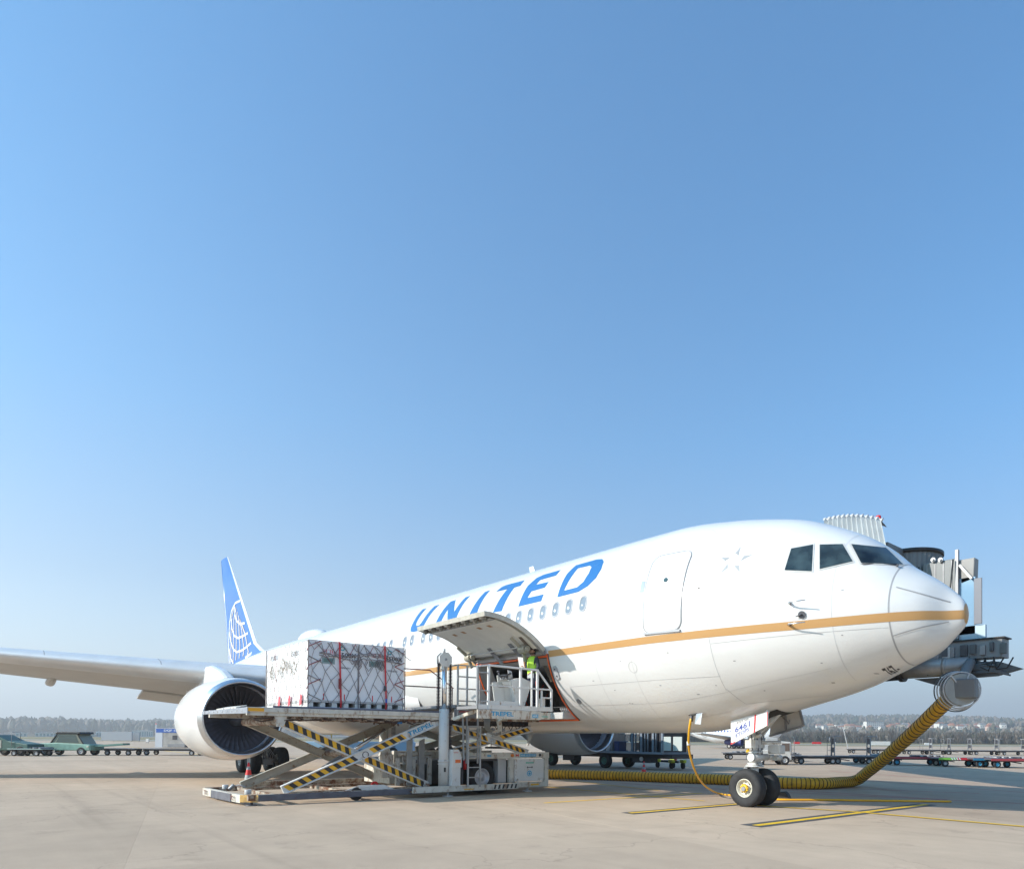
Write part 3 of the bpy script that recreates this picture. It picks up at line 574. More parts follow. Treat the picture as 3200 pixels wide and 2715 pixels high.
# --- fin with the globe
def foil(mb, a0, a1, c, th, nseg=14): pass
tu = [atY(713, 1740, 0), atY(691, 1752, 0)]; bs = [atY(818, 2040, 0), atY(717, 2083, 0)]
bs[0][2] = 7.0; bs[1][2] = 6.6
def fin_sec(le, te, t, z=None):
    pts = []; n_ = 12
    for k in range(n_+1): s = (k/n_)**1.6; y = t*(1.48*math.sqrt(s)-.63*s-1.76*s*s+1.42*s**3-.51*s**4)*.95; pts.append((le[0]+(te[0]-le[0])*s, y, le[2]+(te[2]-le[2])*s))
    return [(p[0], -p[1], p[2]) for p in pts]+[(p[0], p[1], p[2]) for p in pts[::-1]]
fd = [bs[0]+np.array([3.2, 0, .0])]
secs = [(np.array([bs[0][0]+3.3, 0, 7.0]), np.array([bs[1][0], 0, 6.6]), .42)]
for t in (.045, .12, .3, .6, 1.0):
    le = bs[0]*(1-t)+tu[0]*t; te = bs[1]*(1-t)+tu[1]*t
    if t < .05: le = le+np.array([.9, 0, 0])
    secs.append((le, te, .42*(1-t)+.16*t))
mb = MB(); n_ = 26; 
for le, te, t in secs: mb.v += fin_sec(le, te, t)
for i in range(len(secs)-1):
    for k in range(n_): mb.f.append([i*n_+k, i*n_+(k+1) % n_, (i+1)*n_+(k+1) % n_, (i+1)*n_+k]); le_edge = k in (0, 1, 24, 25, 23) ; mb.mi.append(1 if (k < 2 or k > n_-4) else 0); mb.sm.append(True)
mb.f.append([(len(secs)-1)*n_+k for k in range(n_)]); mb.mi.append(0); mb.sm.append(False)
fin = mb.build('vertical_fin', [TAILB, W_PAINT], plane)
def R1(x, y): return x*.5102, 1700+y*.5102
def finy(p):                                          # side of the fin at a point
    t = max(0, min(1, (p.z-6.8)/(tu[0][2]-6.8))); le = bs[0][0]*(1-t)+tu[0][0]*t; te = bs[1][0]*(1-t)+tu[1][0]*t; s_ = max(.02, min(1, (le-p.x)/(le-te))); th = .42*(1-t)+.16*t
    return -th*(1.48*math.sqrt(s_)-.63*s_-1.76*s_*s_+1.42*s_**3-.51*s_**4)*.95-.02
def finline(mb, pts, w, y=-.24):
    P = [Vector(atY(*R1(*p), 0)) for p in pts]; Q = []
    for i in range(len(P)-1):
        for t in (0, .5): Q.append(P[i].lerp(P[i+1], t))
    Q.append(P[-1]); n = len(Q); A = []; B = []
    for i in range(n):
        d = Q[min(i+1, n-1)]-Q[max(i-1, 0)]; s = Vector((-d.z, 0, d.x)).normalized()*w/2; yy = finy(Q[i]); A.append(Q[i]-s+Vector((0, yy, 0))); B.append(Q[i]+s+Vector((0, yy, 0)))
    mb.add(A+B, [(i, i+1, n+i+1, n+i) for i in range(n-1)])
mb = MB()
for pl in ([(1478, 348), (1455, 362), (1430, 410), (1415, 480), (1408, 560), (1405, 650), (1408, 742)], [(1452, 385), (1453, 430), (1462, 468), (1485, 490), (1512, 485)], [(1425, 460), (1432, 520), (1448, 562), (1475, 576), (1505, 565), (1532, 545)], [(1412, 540), (1422, 600), (1440, 645), (1465, 661), (1500, 652), (1530, 630), (1552, 606)], [(1408, 640), (1418, 700), (1438, 730)], [(1522, 696), (1548, 678), (1570, 655)]): finline(mb, pl, .16)
mb.build('globe_line', mat('globe white', (.75, .75, .78), .4), fin, fix=False)
mb = MB()
for k, x in enumerate((1424, 1442, 1462, 1486, 1512, 1540)):
    top = (1452+k*8, 372+k*22); finline(mb, [top, (top[0]+(x-top[0])*.6-3, top[1]+70), (x, top[1]+180), (x-3, 690-k*4), (x-6, 735-k*12)], .15)
mb.build('globe_line', mat('globe pale gold', (.62, .55, .50), .4), fin, fix=False)
# --- tailplanes
for s in (-1, 1):
    mb = MB(); S_ = []
    for y, xl, c, z in ((.6, -41.0, 5.6, 5.7), (9.3, -47.0, 1.9, 6.6)): S_.append((s*y, xl, c, z))
    mb.v = []; 
    for y, xl, c, z in S_: mb.v += [(xl, y, z), (xl-c*.3, y, z+c*.05), (xl-c, y, z), (xl-c*.3, y, z-c*.05)]
    for k in range(4): mb.f.append([k, (k+1) % 4, 4+(k+1) % 4, 4+k]); mb.mi.append(0); mb.sm.append(False)
    mb.f.append([4, 5, 6, 7]); mb.mi.append(0); mb.sm.append(False); mb.build('tailplane', W_GREY, plane)
# --- wings
def LEp(y): y = abs(y); return -18.2-.69*(y-7.92)
def LEz(y): return 3.98+.088*(abs(y)-7.92)
def CH(y): y = abs(y); return (10.9-(y-2.2)*(3.6/5.9)) if y < 8.1 else 7.3-(y-8.1)*(4.9/15.7)
WSKIN = mat('wing lower skin', (.52, .50, .47), .45, var=.06, scale=.9); WTOP = mat('wing leading edge metal', (.66, .66, .66), .38, .35, var=.06, scale=1.5)
WPROF = [(0, 0), (.006, .018), (.03, .038), (.10, .062), (.25, .078), (.5, .070), (.75, .038), (1, .003)]
for s in (-1, 1):
    mb = MB(); ys = [2.0, 5, 7.92, 11, 14, 17, 20, 22.6, 23.5, 23.8]; m = len(WPROF)
    for y in ys:
        c = CH(y); tt = 1.15-.35*min(1, y/20); k_ = 1 if y < 23 else (.9 if y < 23.6 else .6); x0 = LEp(y)-(1-k_)*c*.5; c *= k_; zz = LEz(y)
        up = [(x0-p[0]*c, s*y, zz+p[1]*c*tt-p[0]*.055*c) for p in WPROF]; lo = [(x0-p[0]*c, s*y, zz-p[1]*c*tt*.75-p[0]*.055*c) for p in WPROF[1:]]
        mb.v += up+lo[::-1]
    nn_ = 2*m-1
    for i in range(len(ys)-1):
        for k in range(nn_): mb.f.append([i*nn_+k, i*nn_+(k+1) % nn_, (i+1)*nn_+(k+1) % nn_, (i+1)*nn_+k]); mb.mi.append(1 if (k <= 2 or k >= nn_-3) else (2 if k < m-1 else 0)); mb.sm.append(True)
    mb.f.append([(len(ys)-1)*nn_+k for k in range(nn_)]); mb.mi.append(0); mb.sm.append(False)
    wing = mb.build('wing', [WSKIN, WTOP, W_GREY], plane)
    # slat joints, flap and fairings under the trailing edge
    mb = MB()
    for y in (9.2, 12.4, 15.6, 18.8): 
        c = CH(y); x0 = LEp(y); tt = 1.15-.35*min(1, y/20); q = [(x0-p[0]*c, LEz(y)+p[1]*c*tt-p[0]*.055*c+.004) for p in WPROF[1:4]]; mb.add([(a, s*y, b) for a, b in q]+[(a-.02, s*(y+.03), b+.0026) for a, b in q], [(0, 1, 4, 3), (1, 2, 5, 4)])
    mb.build('slat_joint', LINE, wing, fix=False)
    mb = MB(); 
    for (ya, yb, dx, dz, cc) in ((7.1, 8.9, .0, -.42, 1.5),):
        q = []
        for y in (ya, yb):
            c = CH(y); x1 = LEp(y)-c; z1 = LEz(y)-.055*c; q += [(x1+1.3, s*y, z1-.02), (x1+1.2, s*y, z1-.16), (x1-.35, s*y, z1+dz), (x1-.3, s*y, z1+dz+.05)]
        mb.add(q, [(0, 1, 2, 3), (4, 7, 6, 5), (0, 4, 5, 1), (1, 5, 6, 2), (2, 6, 7, 3), (3, 7, 4, 0)])
    mb.build('lowered_flap', WSKIN, wing)
    for y in (11.9, 16.3):
        c = CH(y); x1 = LEp(y)-c; z1 = LEz(y)-.055*c; mb = MB(); mb.tube([(x1+2.3, s*y, z1-.05), (x1+1.6, s*y, z1-.10), (x1+.5, s*y, z1-.17), (x1-.5, s*y, z1-.14), (x1-1.1, s*y, z1-.03)], [.02, .14, .17, .12, .02], 12); mb.build('flap_track_fairing', WSKIN, wing)
# wing body fairing
mb = MB(); P = []; nx = 26; npp = 12
for i in range(nx+1):
    t = i/nx; x = -13.2-13.5*t; e = math.sin(math.pi*t)**1.2
    for k in range(npp+1):
        a = R(-232+284*k/npp) ; P.append((x, math.cos(a)*(2.1+.95*e), 3.0+math.sin(a)*(.8+.72*e)))
mb.add(P, [(i*(npp+1)+k, i*(npp+1)+k+1, (i+1)*(npp+1)+k+1, (i+1)*(npp+1)+k) for i in range(nx) for k in range(npp)], 0, True); mb.build('belly_fairing', W_PAINT, plane)
# --- engines
def eng(P): return [(t*ES, r*ES) for t, r in P]
EX, EZ, ER = -14.06, 2.2, 1.28; ES = .955
for s in (-1, 1):
    Y = s*7.80; c = Vector((EX, Y, EZ)); ax = Vector((-1, 0, -.02 if 0 else 0))
    mb = MB(); mb.lathe(eng([(.09, 1.285), (.25, 1.345), (.6, 1.40), (1.2, 1.445), (2.2, 1.46), (3.2, 1.41), (4.1, 1.27), (4.5, 1.17), (4.5, 1.12), (3.8, 1.1)]), c, ax, 64); nac = mb.build('engine_nacelle', W_PAINT, plane)
    mb = MB(); mb.lathe(eng([(.42, 1.13), (.25, 1.15), (.10, 1.175), (.02, 1.205), (.0, 1.235), (.02, 1.262), (.09, 1.287), (.26, 1.349)]), c, ax, 64); mb.build('inlet_lip', METAL, nac)
    mb = MB(); mb.lathe(eng([(.42, 1.13), (.8, 1.15), (1.15, 1.19)]), c, ax, 64); mb.build('inlet_duct', mat('duct grey', (.55, .57, .62), .35, .1, var=.08, scale=2), nac)
    mb = MB(); mb.lathe(eng([(4.4, 1.0), (5.2, .85), (5.9, .55), (6.1, .50)]), c, ax, 40); mb.lathe(eng([(5.9, .4), (6.3, .3), (6.8, .05)]), c, ax, 30); mb.build('exhaust_cone', MGREY, nac)
    mb = MB(); mb.lathe(eng([(.42, .01), (.50, .08), (.64, .18), (.80, .26), (.98, .30)]), c, ax, 28); mb.build('spinner', DGREY, nac)
    mb = MB(); mb.lathe(eng([(1.15, 1.19), (1.15, .02)]), c, ax, 40); mb.build('engine_core_face', BLACK, nac)
    fb = None
    for k in range(38):
        if s > 0 and k >= 30: pass
        a0 = 2*math.pi*k/38; 
        if fb is None:
            mb = MB(); P = []
            for j in range(6):
                r = .28+(1.18-.28)*j/5; tw = R(20+42*j/5); ch = .20+.06*j/5; sw = .05*math.sin(j/5*3)
                for e in (-1, 1): dx = e*ch/2*math.cos(tw); dt = e*ch/2*math.sin(tw)+sw; P.append((-(.86+dx)*ES, dt*ES, r*ES))
            mb.add(P, [(2*j, 2*j+1, 2*j+3, 2*j+2) for j in range(5)], 0, True)
            fb = mb.build('fan_blade', BLADE, nac, fix=False); fb0 = fb
        else: fb = fb0.copy(); COL.objects.link(fb); fb.parent = nac
        fb.location = (EX, Y, EZ); fb.rotation_euler = (a0, 0, 0)
    # pylon
    mb = MB(); P = [(EX-1.6, EZ+1.40), (EX-2.4, EZ+1.72), (EX-3.6, EZ+1.98), (EX-5.5, EZ+2.0), (EX-8, EZ+1.6), (EX-7, EZ+.9), (EX-4.2, EZ+1.0)]
    mb.prism([(x, Y-.2, z) for x, z in P], (0, .4, 0)); mb.build('engine_pylon', W_PAINT, plane, bev=.12)
    mb = MB()
    for a in range(12): 
        t = 2*math.pi*a/12+.2; mb.bar(c+Vector((-.12, math.cos(t)*1.242, math.sin(t)*1.242)), c+Vector((-.32, math.cos(t)*1.297, math.sin(t)*1.297)), .012, .012)
    mb.build('lip_seam', LINE, nac)
mb = MB(); text(mb, '^', (-17.1, 7.92-1.30, 2.0), (.14, 0, 0), (0, 0, .12)); mb.build('warning_mark', REDP, plane)
# --- tyre + rim in one go
def wheel(parent, c, r, w, rimr, axis=(0, 1, 0), rimmat=None, name='wheel', hub=None, face=-1, tread=True):
    c = Vector(c); ax = Vector(axis).normalized()
    mb = MB(); h = w/2; pr_ = [(-h*.80, rimr*1.0), (-h*.96, rimr*1.18), (-h*1.0, r*.78), (-h*.90, r*.92), (-h*.70, r*.975), (-h*.45, r*.995)]
    if tread: pr_ += [(-h*.40, r), (-h*.38, r*.985), (-h*.33, r*.985), (-h*.31, r), (-h*.12, r), (-h*.10, r*.985), (-h*.05, r*.985), (-h*.03, r)]
    full = pr_+[(-t, q) for t, q in pr_[::-1]]; mb.lathe(full, c, ax, 36); w_ = mb.build(name, RUBBER, parent)
    mb = MB(); f = face
    for f in (-1, 1): mb.lathe([(f*h*.80, rimr*1.02), (f*h*.84, rimr*.98), (f*h*.80, rimr*.90), (f*h*.45, rimr*.82), (f*h*.35, rimr*.45), (f*h*.55, rimr*.35), (f*h*.62, rimr*.30), (f*h*.62, .001)], c, ax, 28)
    mb.build('rim', rimmat or LGREY, w_)
    mb = MB(); x = ax.orthogonal().normalized(); y = ax.cross(x)
    for k in range(8):
        a = 2*math.pi*k/8; q = c+ax*face*h*.40+(x*math.cos(a)+y*math.sin(a))*rimr*.64; mb.cyl(q-ax*.02*face, q+ax*.015*face, rimr*.07, 8)
    mb.build('rim_bolt', DGREY, w_)
    if hub:
        mb = MB(); f = face; mb.lathe([(f*h*.6, rimr*.42), (f*(h*.6+.05), rimr*.40), (f*(h*.6+.06), rimr*.22), (f*(h*.6+.02), rimr*.20), (f*(h*.6+.02), .001)], c, ax, 20)
        for k in range(10): a = 2*math.pi*k/10; q = c+ax*f*(h*.6+.03)+(x*math.cos(a)+y*math.sin(a))*rimr*.42; mb.cyl(q-ax*.025, q+ax*.025, .016, 6)
        mb.build('hub_cap', hub, w_)
    return w_
GEARW = mat('landing gear white', (.60, .60, .58), .4, .1, var=.12, scale=7, rust=(.25, .2, .15), rustamt=.3)
RIMC = mat('rim cream', (.52, .50, .42), .45, .2, var=.15, scale=10)
# nose gear
ng = MB(); ng.cyl((0, 0, .44), (0, 0, 1.18), .095, 20); ng.cyl((0, 0, .40), (0, 0, .58), .10, 20); ng.build('nose_gear_piston', GEARW, plane)
ng = MB(); ng.cyl((0, 0, 1.02), (0, 0, 2.2), .145, 20); ng.cyl((0, 0, 1.0), (0, 0, 1.06), .18, 20); ng.cyl((0, 0, 1.12), (0, 0, 1.17), .17, 20); ng.cyl((0, 0, 1.24), (0, 0, 1.28), .15, 20); ng.cyl((0, 0, 1.36), (0, 0, 1.42), .16, 20); ng.cyl((0, 0, 1.6), (0, 0, 1.66), .15, 16); ng.box((-.15, -.2, 1.42), (.15, .2, 1.62)); ng.cyl((0, 0, .96), (0, 0, 1.0), .22, 20); ng.cyl((0, 0, 1.30), (0, 0, 1.34), .20, 20); ng.build('nose_gear_strut', GEARW, plane)
ng = MB(); ng.cyl((0, -.5, .44), (0, .5, .44), .055, 16); ng.build('nose_gear_axle', MGREY, plane)
for s in (-1, 1): wheel(plane, (0, s*.31, .455), .47, .33, .225, hub=YEL if s < 0 else None, rimmat=RIMC, face=s)
ng = MB(); ng.cyl((.12, -.34, 1.20), (.12, .34, 1.20), .085, 16); ng.cyl((.12, -.36, 1.20), (.12, -.28, 1.20), .10, 16); ng.cyl((.12, .3, 1.20), (.12, .62, 1.20), .065, 16); ng.cyl((.22, .55, 1.18), (.22, .80, 1.18), .07, 14); ng.build('steering_actuator', GEARW, plane)
ng = MB(); ng.bar((-.08, 0, 1.06), (-.34, 0, .80), .16, .05); ng.bar((-.34, 0, .80), (-.10, 0, .56), .15, .05); ng.bar((-.10, -.1, 1.05), (-.30, -.16, .72), .03, .08); ng.build('torque_link', MGREY, plane, bev=.01)
ng = MB(); ng.bar((.05, 0, 1.75), (.72, 0, 2.30), .11, .11); ng.bar((.02, .12, 1.6), (.5, .2, 2.2), .06, .06); ng.build('drag_brace', GEARW, plane, bev=.01)
ng = MB(); ng.box((.20, .25, 1.28), (.55, .50, 1.50)); ng.cyl((.1, .1, 1.56), (.55, .3, 1.56), .045, 12); ng.cyl((.1, -.1, 1.7), (.3, -.2, 1.75), .05, 12); ng.build('landing_light_box', GEARW, plane, bev=.03)
ng = MB()
for k in range(7):
    a = k*.9; r = .14; ng.tube([(r*math.cos(a), r*math.sin(a), 2.1), (r*1.2*math.cos(a+.2), r*1.2*math.sin(a+.2), 1.75), (r*1.1*math.cos(a+.5), r*1.1*math.sin(a+.5), 1.45), (r*1.4*math.cos(a+.3), r*1.4*math.sin(a+.3), 1.3), (.1*math.cos(a), .1*math.sin(a), 1.1)], .011, 6)
ng.build('hydraulic_line', DGREY, plane)
ng = MB(); ng.tube([(-.02, -.18, 1.36), (-.10, -.20, 1.33), (-.14, -.14, 1.36), (-.06, -.12, 1.40)], .02, 8); ng.build('tow_fitting', YEL, plane)
# gear doors: measured quads on vertical planes, 4 cm thick, both curved slightly
def gdoor(q, Y, name, t=.04, m=W_PAINT):
    P = [Vector(atY(*p, Y)) for p in q]; mb = MB(); mb.prism(P, (0, t, 0)); return mb.build(name, m, plane, bev=.008), P
d1, P = gdoor([(2283, 2252), (2300, 2238), (2399, 2212), (2403, 2224), (2402, 2264), (2283, 2289)][0:1]+[(2399, 2222), (2399, 2266), (2284, 2326)], -.72, 'nose_gear_door')
def onq(s, t): return P[0].lerp(P[1], s).lerp(P[3].lerp(P[2], s), t)+Vector((0, -.005, 0))
mb = MB(); ux = onq(.52, .45)-onq(.12, .45); text(mb, '6461', onq(.12, .58), onq(.53, .55)-onq(.12, .58), onq(.12, .33)-onq(.12, .58), 0, .012); text(mb, 'ETOPS', onq(.14, .80), onq(.51, .77)-onq(.14, .80), onq(.14, .64)-onq(.14, .80), 0, .008); mb.build('door_number', NAVY, d1, fix=False)
mb = MB(); text(mb, 'B767-300', onq(.18, .20), onq(.50, .19)-onq(.18, .20), onq(.18, .12)-onq(.18, .20)); mb.build('type_lettering', DGREY, d1, fix=False)
mb = MB(); mb.poly([onq(.66, 0), onq(.70, 0), onq(.67, 1), onq(.63, 1)]); mb.poly([onq(.0, .92), onq(.03, .92), onq(.03, .955), onq(.12, .955), onq(.12, 1), onq(0, 1)]); mb.poly([onq(.985, 0), onq(1, 0), onq(1, 1), onq(.985, 1)]); mb.build('red_marking', REDP, d1, fix=False)
d2, P = gdoor([(2412, 2222), (2500, 2214), (2514, 2267), (2404, 2300)], .70, 'nose_gear_door', m=mat('door inner grey', (.52, .50, .47), .5, var=.1, scale=3))
mb = MB()
for a, b in ((0, 1), (1, 2), (3, 2)): mb.bar(P[a].lerp(P[b], .03)+Vector((0, -.03, 0)), P[a].lerp(P[b], .97)+Vector((0, -.03, 0)), .05, .05)
mb.bar(P[0].lerp(P[1], .5)+Vector((0, -.03, 0)), P[3].lerp(P[2], .5)+Vector((0, -.03, 0)), .04, .04); mb.tube([P[0].lerp(P[2], .35)+Vector((0, -.06, 0)), P[0].lerp(P[2], .6)+Vector((0, -.1, -.1)), P[0].lerp(P[2], .62)+Vector((0, -.1, 0))], .015, 6); mb.build('door_stiffener', MGREY, d2)
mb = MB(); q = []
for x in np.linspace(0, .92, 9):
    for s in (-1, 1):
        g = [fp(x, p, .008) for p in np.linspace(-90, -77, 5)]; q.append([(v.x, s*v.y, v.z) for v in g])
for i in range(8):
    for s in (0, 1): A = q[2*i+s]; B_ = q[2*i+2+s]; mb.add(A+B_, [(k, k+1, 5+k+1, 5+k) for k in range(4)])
mb.build('wheel_well_shade', DARKHOLE, plane, fix=False)  # dark sheet on the belly skin, painted shade in place of a hollow

mb = MB(); mb.bar((.80, -.66, 2.30), (.45, -.68, 1.85), .05, .08); mb.build('door_link', LGREY, plane)
# main gear
for s in (-1, 1):
    y = s*4.65; X = -22.76; mb = MB(); mb.cyl((X, y, .75), (X+.1, y, 3.6), .17, 18); mb.cyl((X, y, .9), (X, y, 1.15), .22, 18); mb.bar((X+.1, y, 2.6), (X+.1, y-s*1.6, 3.3), .12, .12); mb.build('main_gear_strut', GEARW, plane)
    mb = MB(); mb.bar((X-.71, y, .58), (X+.71, y, .58), .2, .24); mb.cyl((X-.71, y-.7, .58), (X-.71, y+.7, .58), .08, 12); mb.cyl((X+.71, y-.7, .58), (X+.71, y+.7, .58), .08, 12)
    for k in range(6): mb.tube([(X+.75, y-.25+.1*k, .5), (X+.95, y-.2+.09*k, .75), (X+.5, y-.1+.05*k, 1.1), (X+.15, y, 1.7)], .018, 6)
    mb.box((X+.62, y-.22, .38), (X+.85, y+.22, .62)); mb.build('bogie', MGREY, plane)
    for dx in (-.71, .71):
        for dy in (-.57, .57): wheel(plane, (X+dx, y+dy, .575), .585, .44, .27, face=s if dy*s > 0 else -s)
    mb = MB(); mb.box((X-1.2, y+s*.75, 1.5), (X+1.2, y+s*.80, 3.4)); mb.build('main_gear_door', W_GREY, plane, bev=.02)
# ground power panel under the belly
q = Vector(onf(2163, 2233)); mb = MB(); mb.box((q.x-.10, q.y-.02, q.z-.02), (q.x+.16, q.y+.12, q.z+.10)); mb.build('power_socket_bay', DARKHOLE, plane)
mb = MB(); mb.prism([(q.x+.14, q.y-.02, q.z+.02), (q.x+.34, q.y-.04, q.z+.04), (q.x+.30, q.y-.05, q.z-.24), (q.x+.12, q.y-.05, q.z-.22)], (0, .015, 0)); mb.build('socket_flap', METAL, plane)
# ------------------------------------------------------------------ cargo loader (own frame: a towards the aircraft, b towards the nose side, z up)
ps = R(4.06); E1 = Vector((math.sin(ps), math.cos(ps), 0)); E2 = Vector((math.cos(ps), -math.sin(ps), 0))+E1*.09; LO = Vector(atZ(782, 2516.6, 0))
LM = Matrix(((E1.x, E2.x, 0, LO.x), (E1.y, E2.y, 0, LO.y), (0, 0, 1, 0), (0, 0, 0, 1)))
SQ = .885; _O2 = LO*SQ+Vector(CP)*(1-SQ); LM2 = Matrix(((E1.x*SQ, E2.x*SQ, 0, _O2.x), (E1.y*SQ, E2.y*SQ, 0, _O2.y), (0, 0, SQ, _O2.z), (0, 0, 0, 1)))   # the operator's platform stands out beside the bridge; its own frame and unit
loader = thing('cargo_loader', 'white scissor-lift cargo loader with hazard-striped arms standing at the open cargo door', 'cargo loader', LM @ Vector((4, -1.5, 0)))
FR = LM
def B(name, mb, m, par=loader, bev=.006, **k): return mb.build(name, m, par, bev=bev, M=FR, **k)
def N_(): return MB()
PATCH = mat('faded orange patch', (.62, .38, .12), .6, var=.25, scale=8, rust=(.3, .2, .12), rustamt=.7)
# base frame
m = N_(); m.box((-.08, .02, .12), (4.62, .12, .26)); B('side_rail', m, RUSTY)
m = N_(); m.box((.12, .122, .10), (4.55, .17, .25)); rb = B('side_bumper', m, BUMPER, bev=.015)
m = N_()
for a in (.4, .95, 1.6, 2.2, 2.75, 3.3, 3.9, 4.3): m.cyl((a, .17, .15), (a, .176, .15), .012, 8)
B('bumper_bolt', m, mat('rust bolt', (.2, .05, .04), .7), rb, bev=0)
m = N_(); m.prism([(.12, .165, .08), (.12, .165, .25), (-.18, -.15, .25), (-.18, -.15, .08)], (.0, -.04, 0)); B('corner_plate', m, PATCH)
m = N_(); m.prism([(-.18, -.15, .06), (-.18, -.15, .25), (-.24, -3.1, .25), (-.24, -3.1, .06)], (.12, 0, 0)); fbm = B('front_beam', m, CREAM)
m = N_(); m.prism([(-.185, -.75, .05), (-.185, -.75, .24), (-.22, -2.3, .24), (-.22, -2.3, .05)], (-.03, 0, 0)); B('front_bumper', m, BUMPER, bev=.01)
for b0 in (-.58, -2.75):
    m = N_(); text(m, '772', (-.235 if b0 > -1 else -.262, b0-.13, .10), (0, .26, 0), (0, 0, .11), 0, .03); B('fleet_number', m, mat('number brown', (.12, .04, .03), .6), fbm, bev=0, fix=False)
m = N_(); m.box((.9, -3.12, .14), (4.6, -3.0, .38)); m.box((-.2, -3.12, .14), (.9, -3.0, .26)); B('side_rail', m, RUSTY)
for a in (.55, 2.4): m = N_(); m.box((a, -3.0, .15), (a+.1, .02, .24)); B('cross_member', m, RUSTY)
for b in (-.42, -2.62):
    m = N_(); m.box((.9, b-.05, .22), (4.6, b+.05, .26)); B('roller_track', m, RUSTY)
for a, b in ((.03, -.28), (.1, -2.35)):
    m = N_(); m.cyl((a, b, .25), (a, b, .36), .075, 14); B('jack_cap', m, LGREY)
m = N_(); m.cyl((.15, -2.2, .25), (.25, -2.15, .36), .05, 10); m.tube([(.2, -2.3, .3), (.35, -2.1, .36), (.5, -2.0, .3)], .02, 6); B('solenoid_valve', m, MGREY)
for a in (.02,): 
    m = N_(); m.cyl((a, 0, .02), (a, 0, .14), .04, 12); m.cyl((a, 0, 0), (a, 0, .025), .12, 16); B('foot_pad', m, DGREY, bev=0)
m = N_(); m.prism([(1.98, .03, .25), (2.12, .03, .25), (2.55, .03, .39), (3.2, .03, .38), (3.45, .03, .27), (3.45, .03, .25)], (0, .03, 0)); m.cyl((2.55, .06, .33), (2.55, .08, .33), .03, 12, ); B('axle_bracket', m, WHITEP)
def lwheel(c, r, w, rimr, **k):
    o = wheel(loader, LM @ Vector(c), r, w, rimr, axis=E2, **k); return o
lwheel((2.47, .02, .17), .17, .12, .07)
for a, b in ((1.75, -2.2), (3.2, -.5)):
    m = N_(); m.lathe([(-.02, .10), (.02, .10), (.02, .045), (-.02, .045), (-.02, .10)], (a, b, .34), (0, 1, 0), 20); B('red_lifting_eye', m, RED, bev=0)
# scissor arms with hazard stripes
def arm(p, q, b, h=.20, t=.07, m=WHITEP, stripes=None, name='scissor_arm', pitch=.115):
    p = Vector((p[0], b, p[1])); q = Vector((q[0], b, q[1])); d = (q-p).normalized(); n = Vector((-d.z, 0, d.x)); mb = N_(); mb.bar(p, q, t, h, up=n); mb.bar(p+n*(h/2)+Vector((0, .015, 0)), q+n*(h/2)+Vector((0, .015, 0)), t+.05, .025, up=n); mb.bar(p-n*(h/2)+Vector((0, .015, 0)), q-n*(h/2)+Vector((0, .015, 0)), t+.05, .025, up=n)
    ar = B(name, mb, m)
    if stripes:
        for (s0, s1) in stripes:
            mb = N_(); k = 0; L = (q-p).length; x = s0*L; hh = h/2-.025; sl = .10 if d.z > 0 else -.10; off = Vector((0, t/2+.004, 0))
            if d.z > 0: sl = -.09
            else: sl = -.10
            while x < s1*L-.02:
                e = min(x+pitch, s1*L); mb.add([p+d*x-n*hh+off, p+d*e-n*hh+off, p+d*(e+sl)+n*hh+off, p+d*(x+sl)+n*hh+off], [(0, 1, 2, 3)], k % 2); k += 1; x += pitch
            B('hazard_tape', mb, [HAZY, HAZK], ar, bev=0, fix=False)
    return ar
nb = -.06
a1 = arm((.72, .33), (4.80, 2.10), nb, stripes=[(.03, .44), (.54, .76)])
p = Vector((.72, nb, .33)); q = Vector((4.80, nb, 2.10)); d = (q-p).normalized(); n = Vector((-d.z, 0, d.x)); L = (q-p).length; mb = N_(); o = p+d*L*.775-n*.055+Vector((0, .041, 0)); text(mb, 'TREPEL', o, d*L*.175, n*.115, 0, .03); B('maker_lettering', mb, TREB, a1, bev=0, fix=False)
a2 = arm((.62, 2.04), (4.55, .28), nb-.16, stripes=[(.03, .47), (.56, .99)])
fa = -2.62
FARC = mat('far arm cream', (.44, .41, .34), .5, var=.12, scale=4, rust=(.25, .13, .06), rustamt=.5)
arm((.55, .30), (4.75, 2.08), fa, m=FARC); arm((.62, 2.02), (4.5, .27), fa+.16, m=FARC)
m = N_(); m.cyl((2.72, -.10, 1.17), (2.72, -.005, 1.17), .085, 20); m.cyl((2.72, -.01, 1.17), (2.72, .01, 1.17), .03, 10); m.prism([(2.45, -.028, .98), (2.93, -.028, 1.19), (2.86, -.028, 1.34), (2.40, -.028, 1.14)], (0, .006, 0)); B('pivot_plate', m, WHITEP)
m = N_(); m.lathe([(0, .085), (.012, .085), (.012, .07), (0, .07)], (2.72, -.004, 1.17), (0, 1, 0), 24); B('pivot_ring', m, DGREY, bev=0)
m = N_(); m.cyl((2.72, -2.7, 1.17), (2.72, -.2, 1.17), .09, 16); B('pivot_shaft', m, RUSTY, bev=0)
m = N_(); m.cyl((2.75, -2.50, 1.17), (2.75, -2.46, 1.17), .10, 16); B('pivot_cap', m, LGREY, bev=0)
m = N_(); m.cyl((.62, -2.6, 2.0), (.62, -.1, 2.0), .10, 16); B('top_cross_tube', m, RUSTY, bev=0)
m = N_(); m.cyl((.62, -.10, 2.04), (.62, .03, 2.04), .10, 16); m.prism([(.50, -.02, 2.12), (.80, -.02, 2.12), (.72, -.02, 1.88), (.55, -.02, 1.86)], (0, .03, 0)); B('roller_bracket', m, CREAM)
m = N_(); m.cyl((4.5, -2.6, .28), (4.5, -.1, .28), .08, 12); B('bottom_cross_tube', m, RUSTY, bev=0)
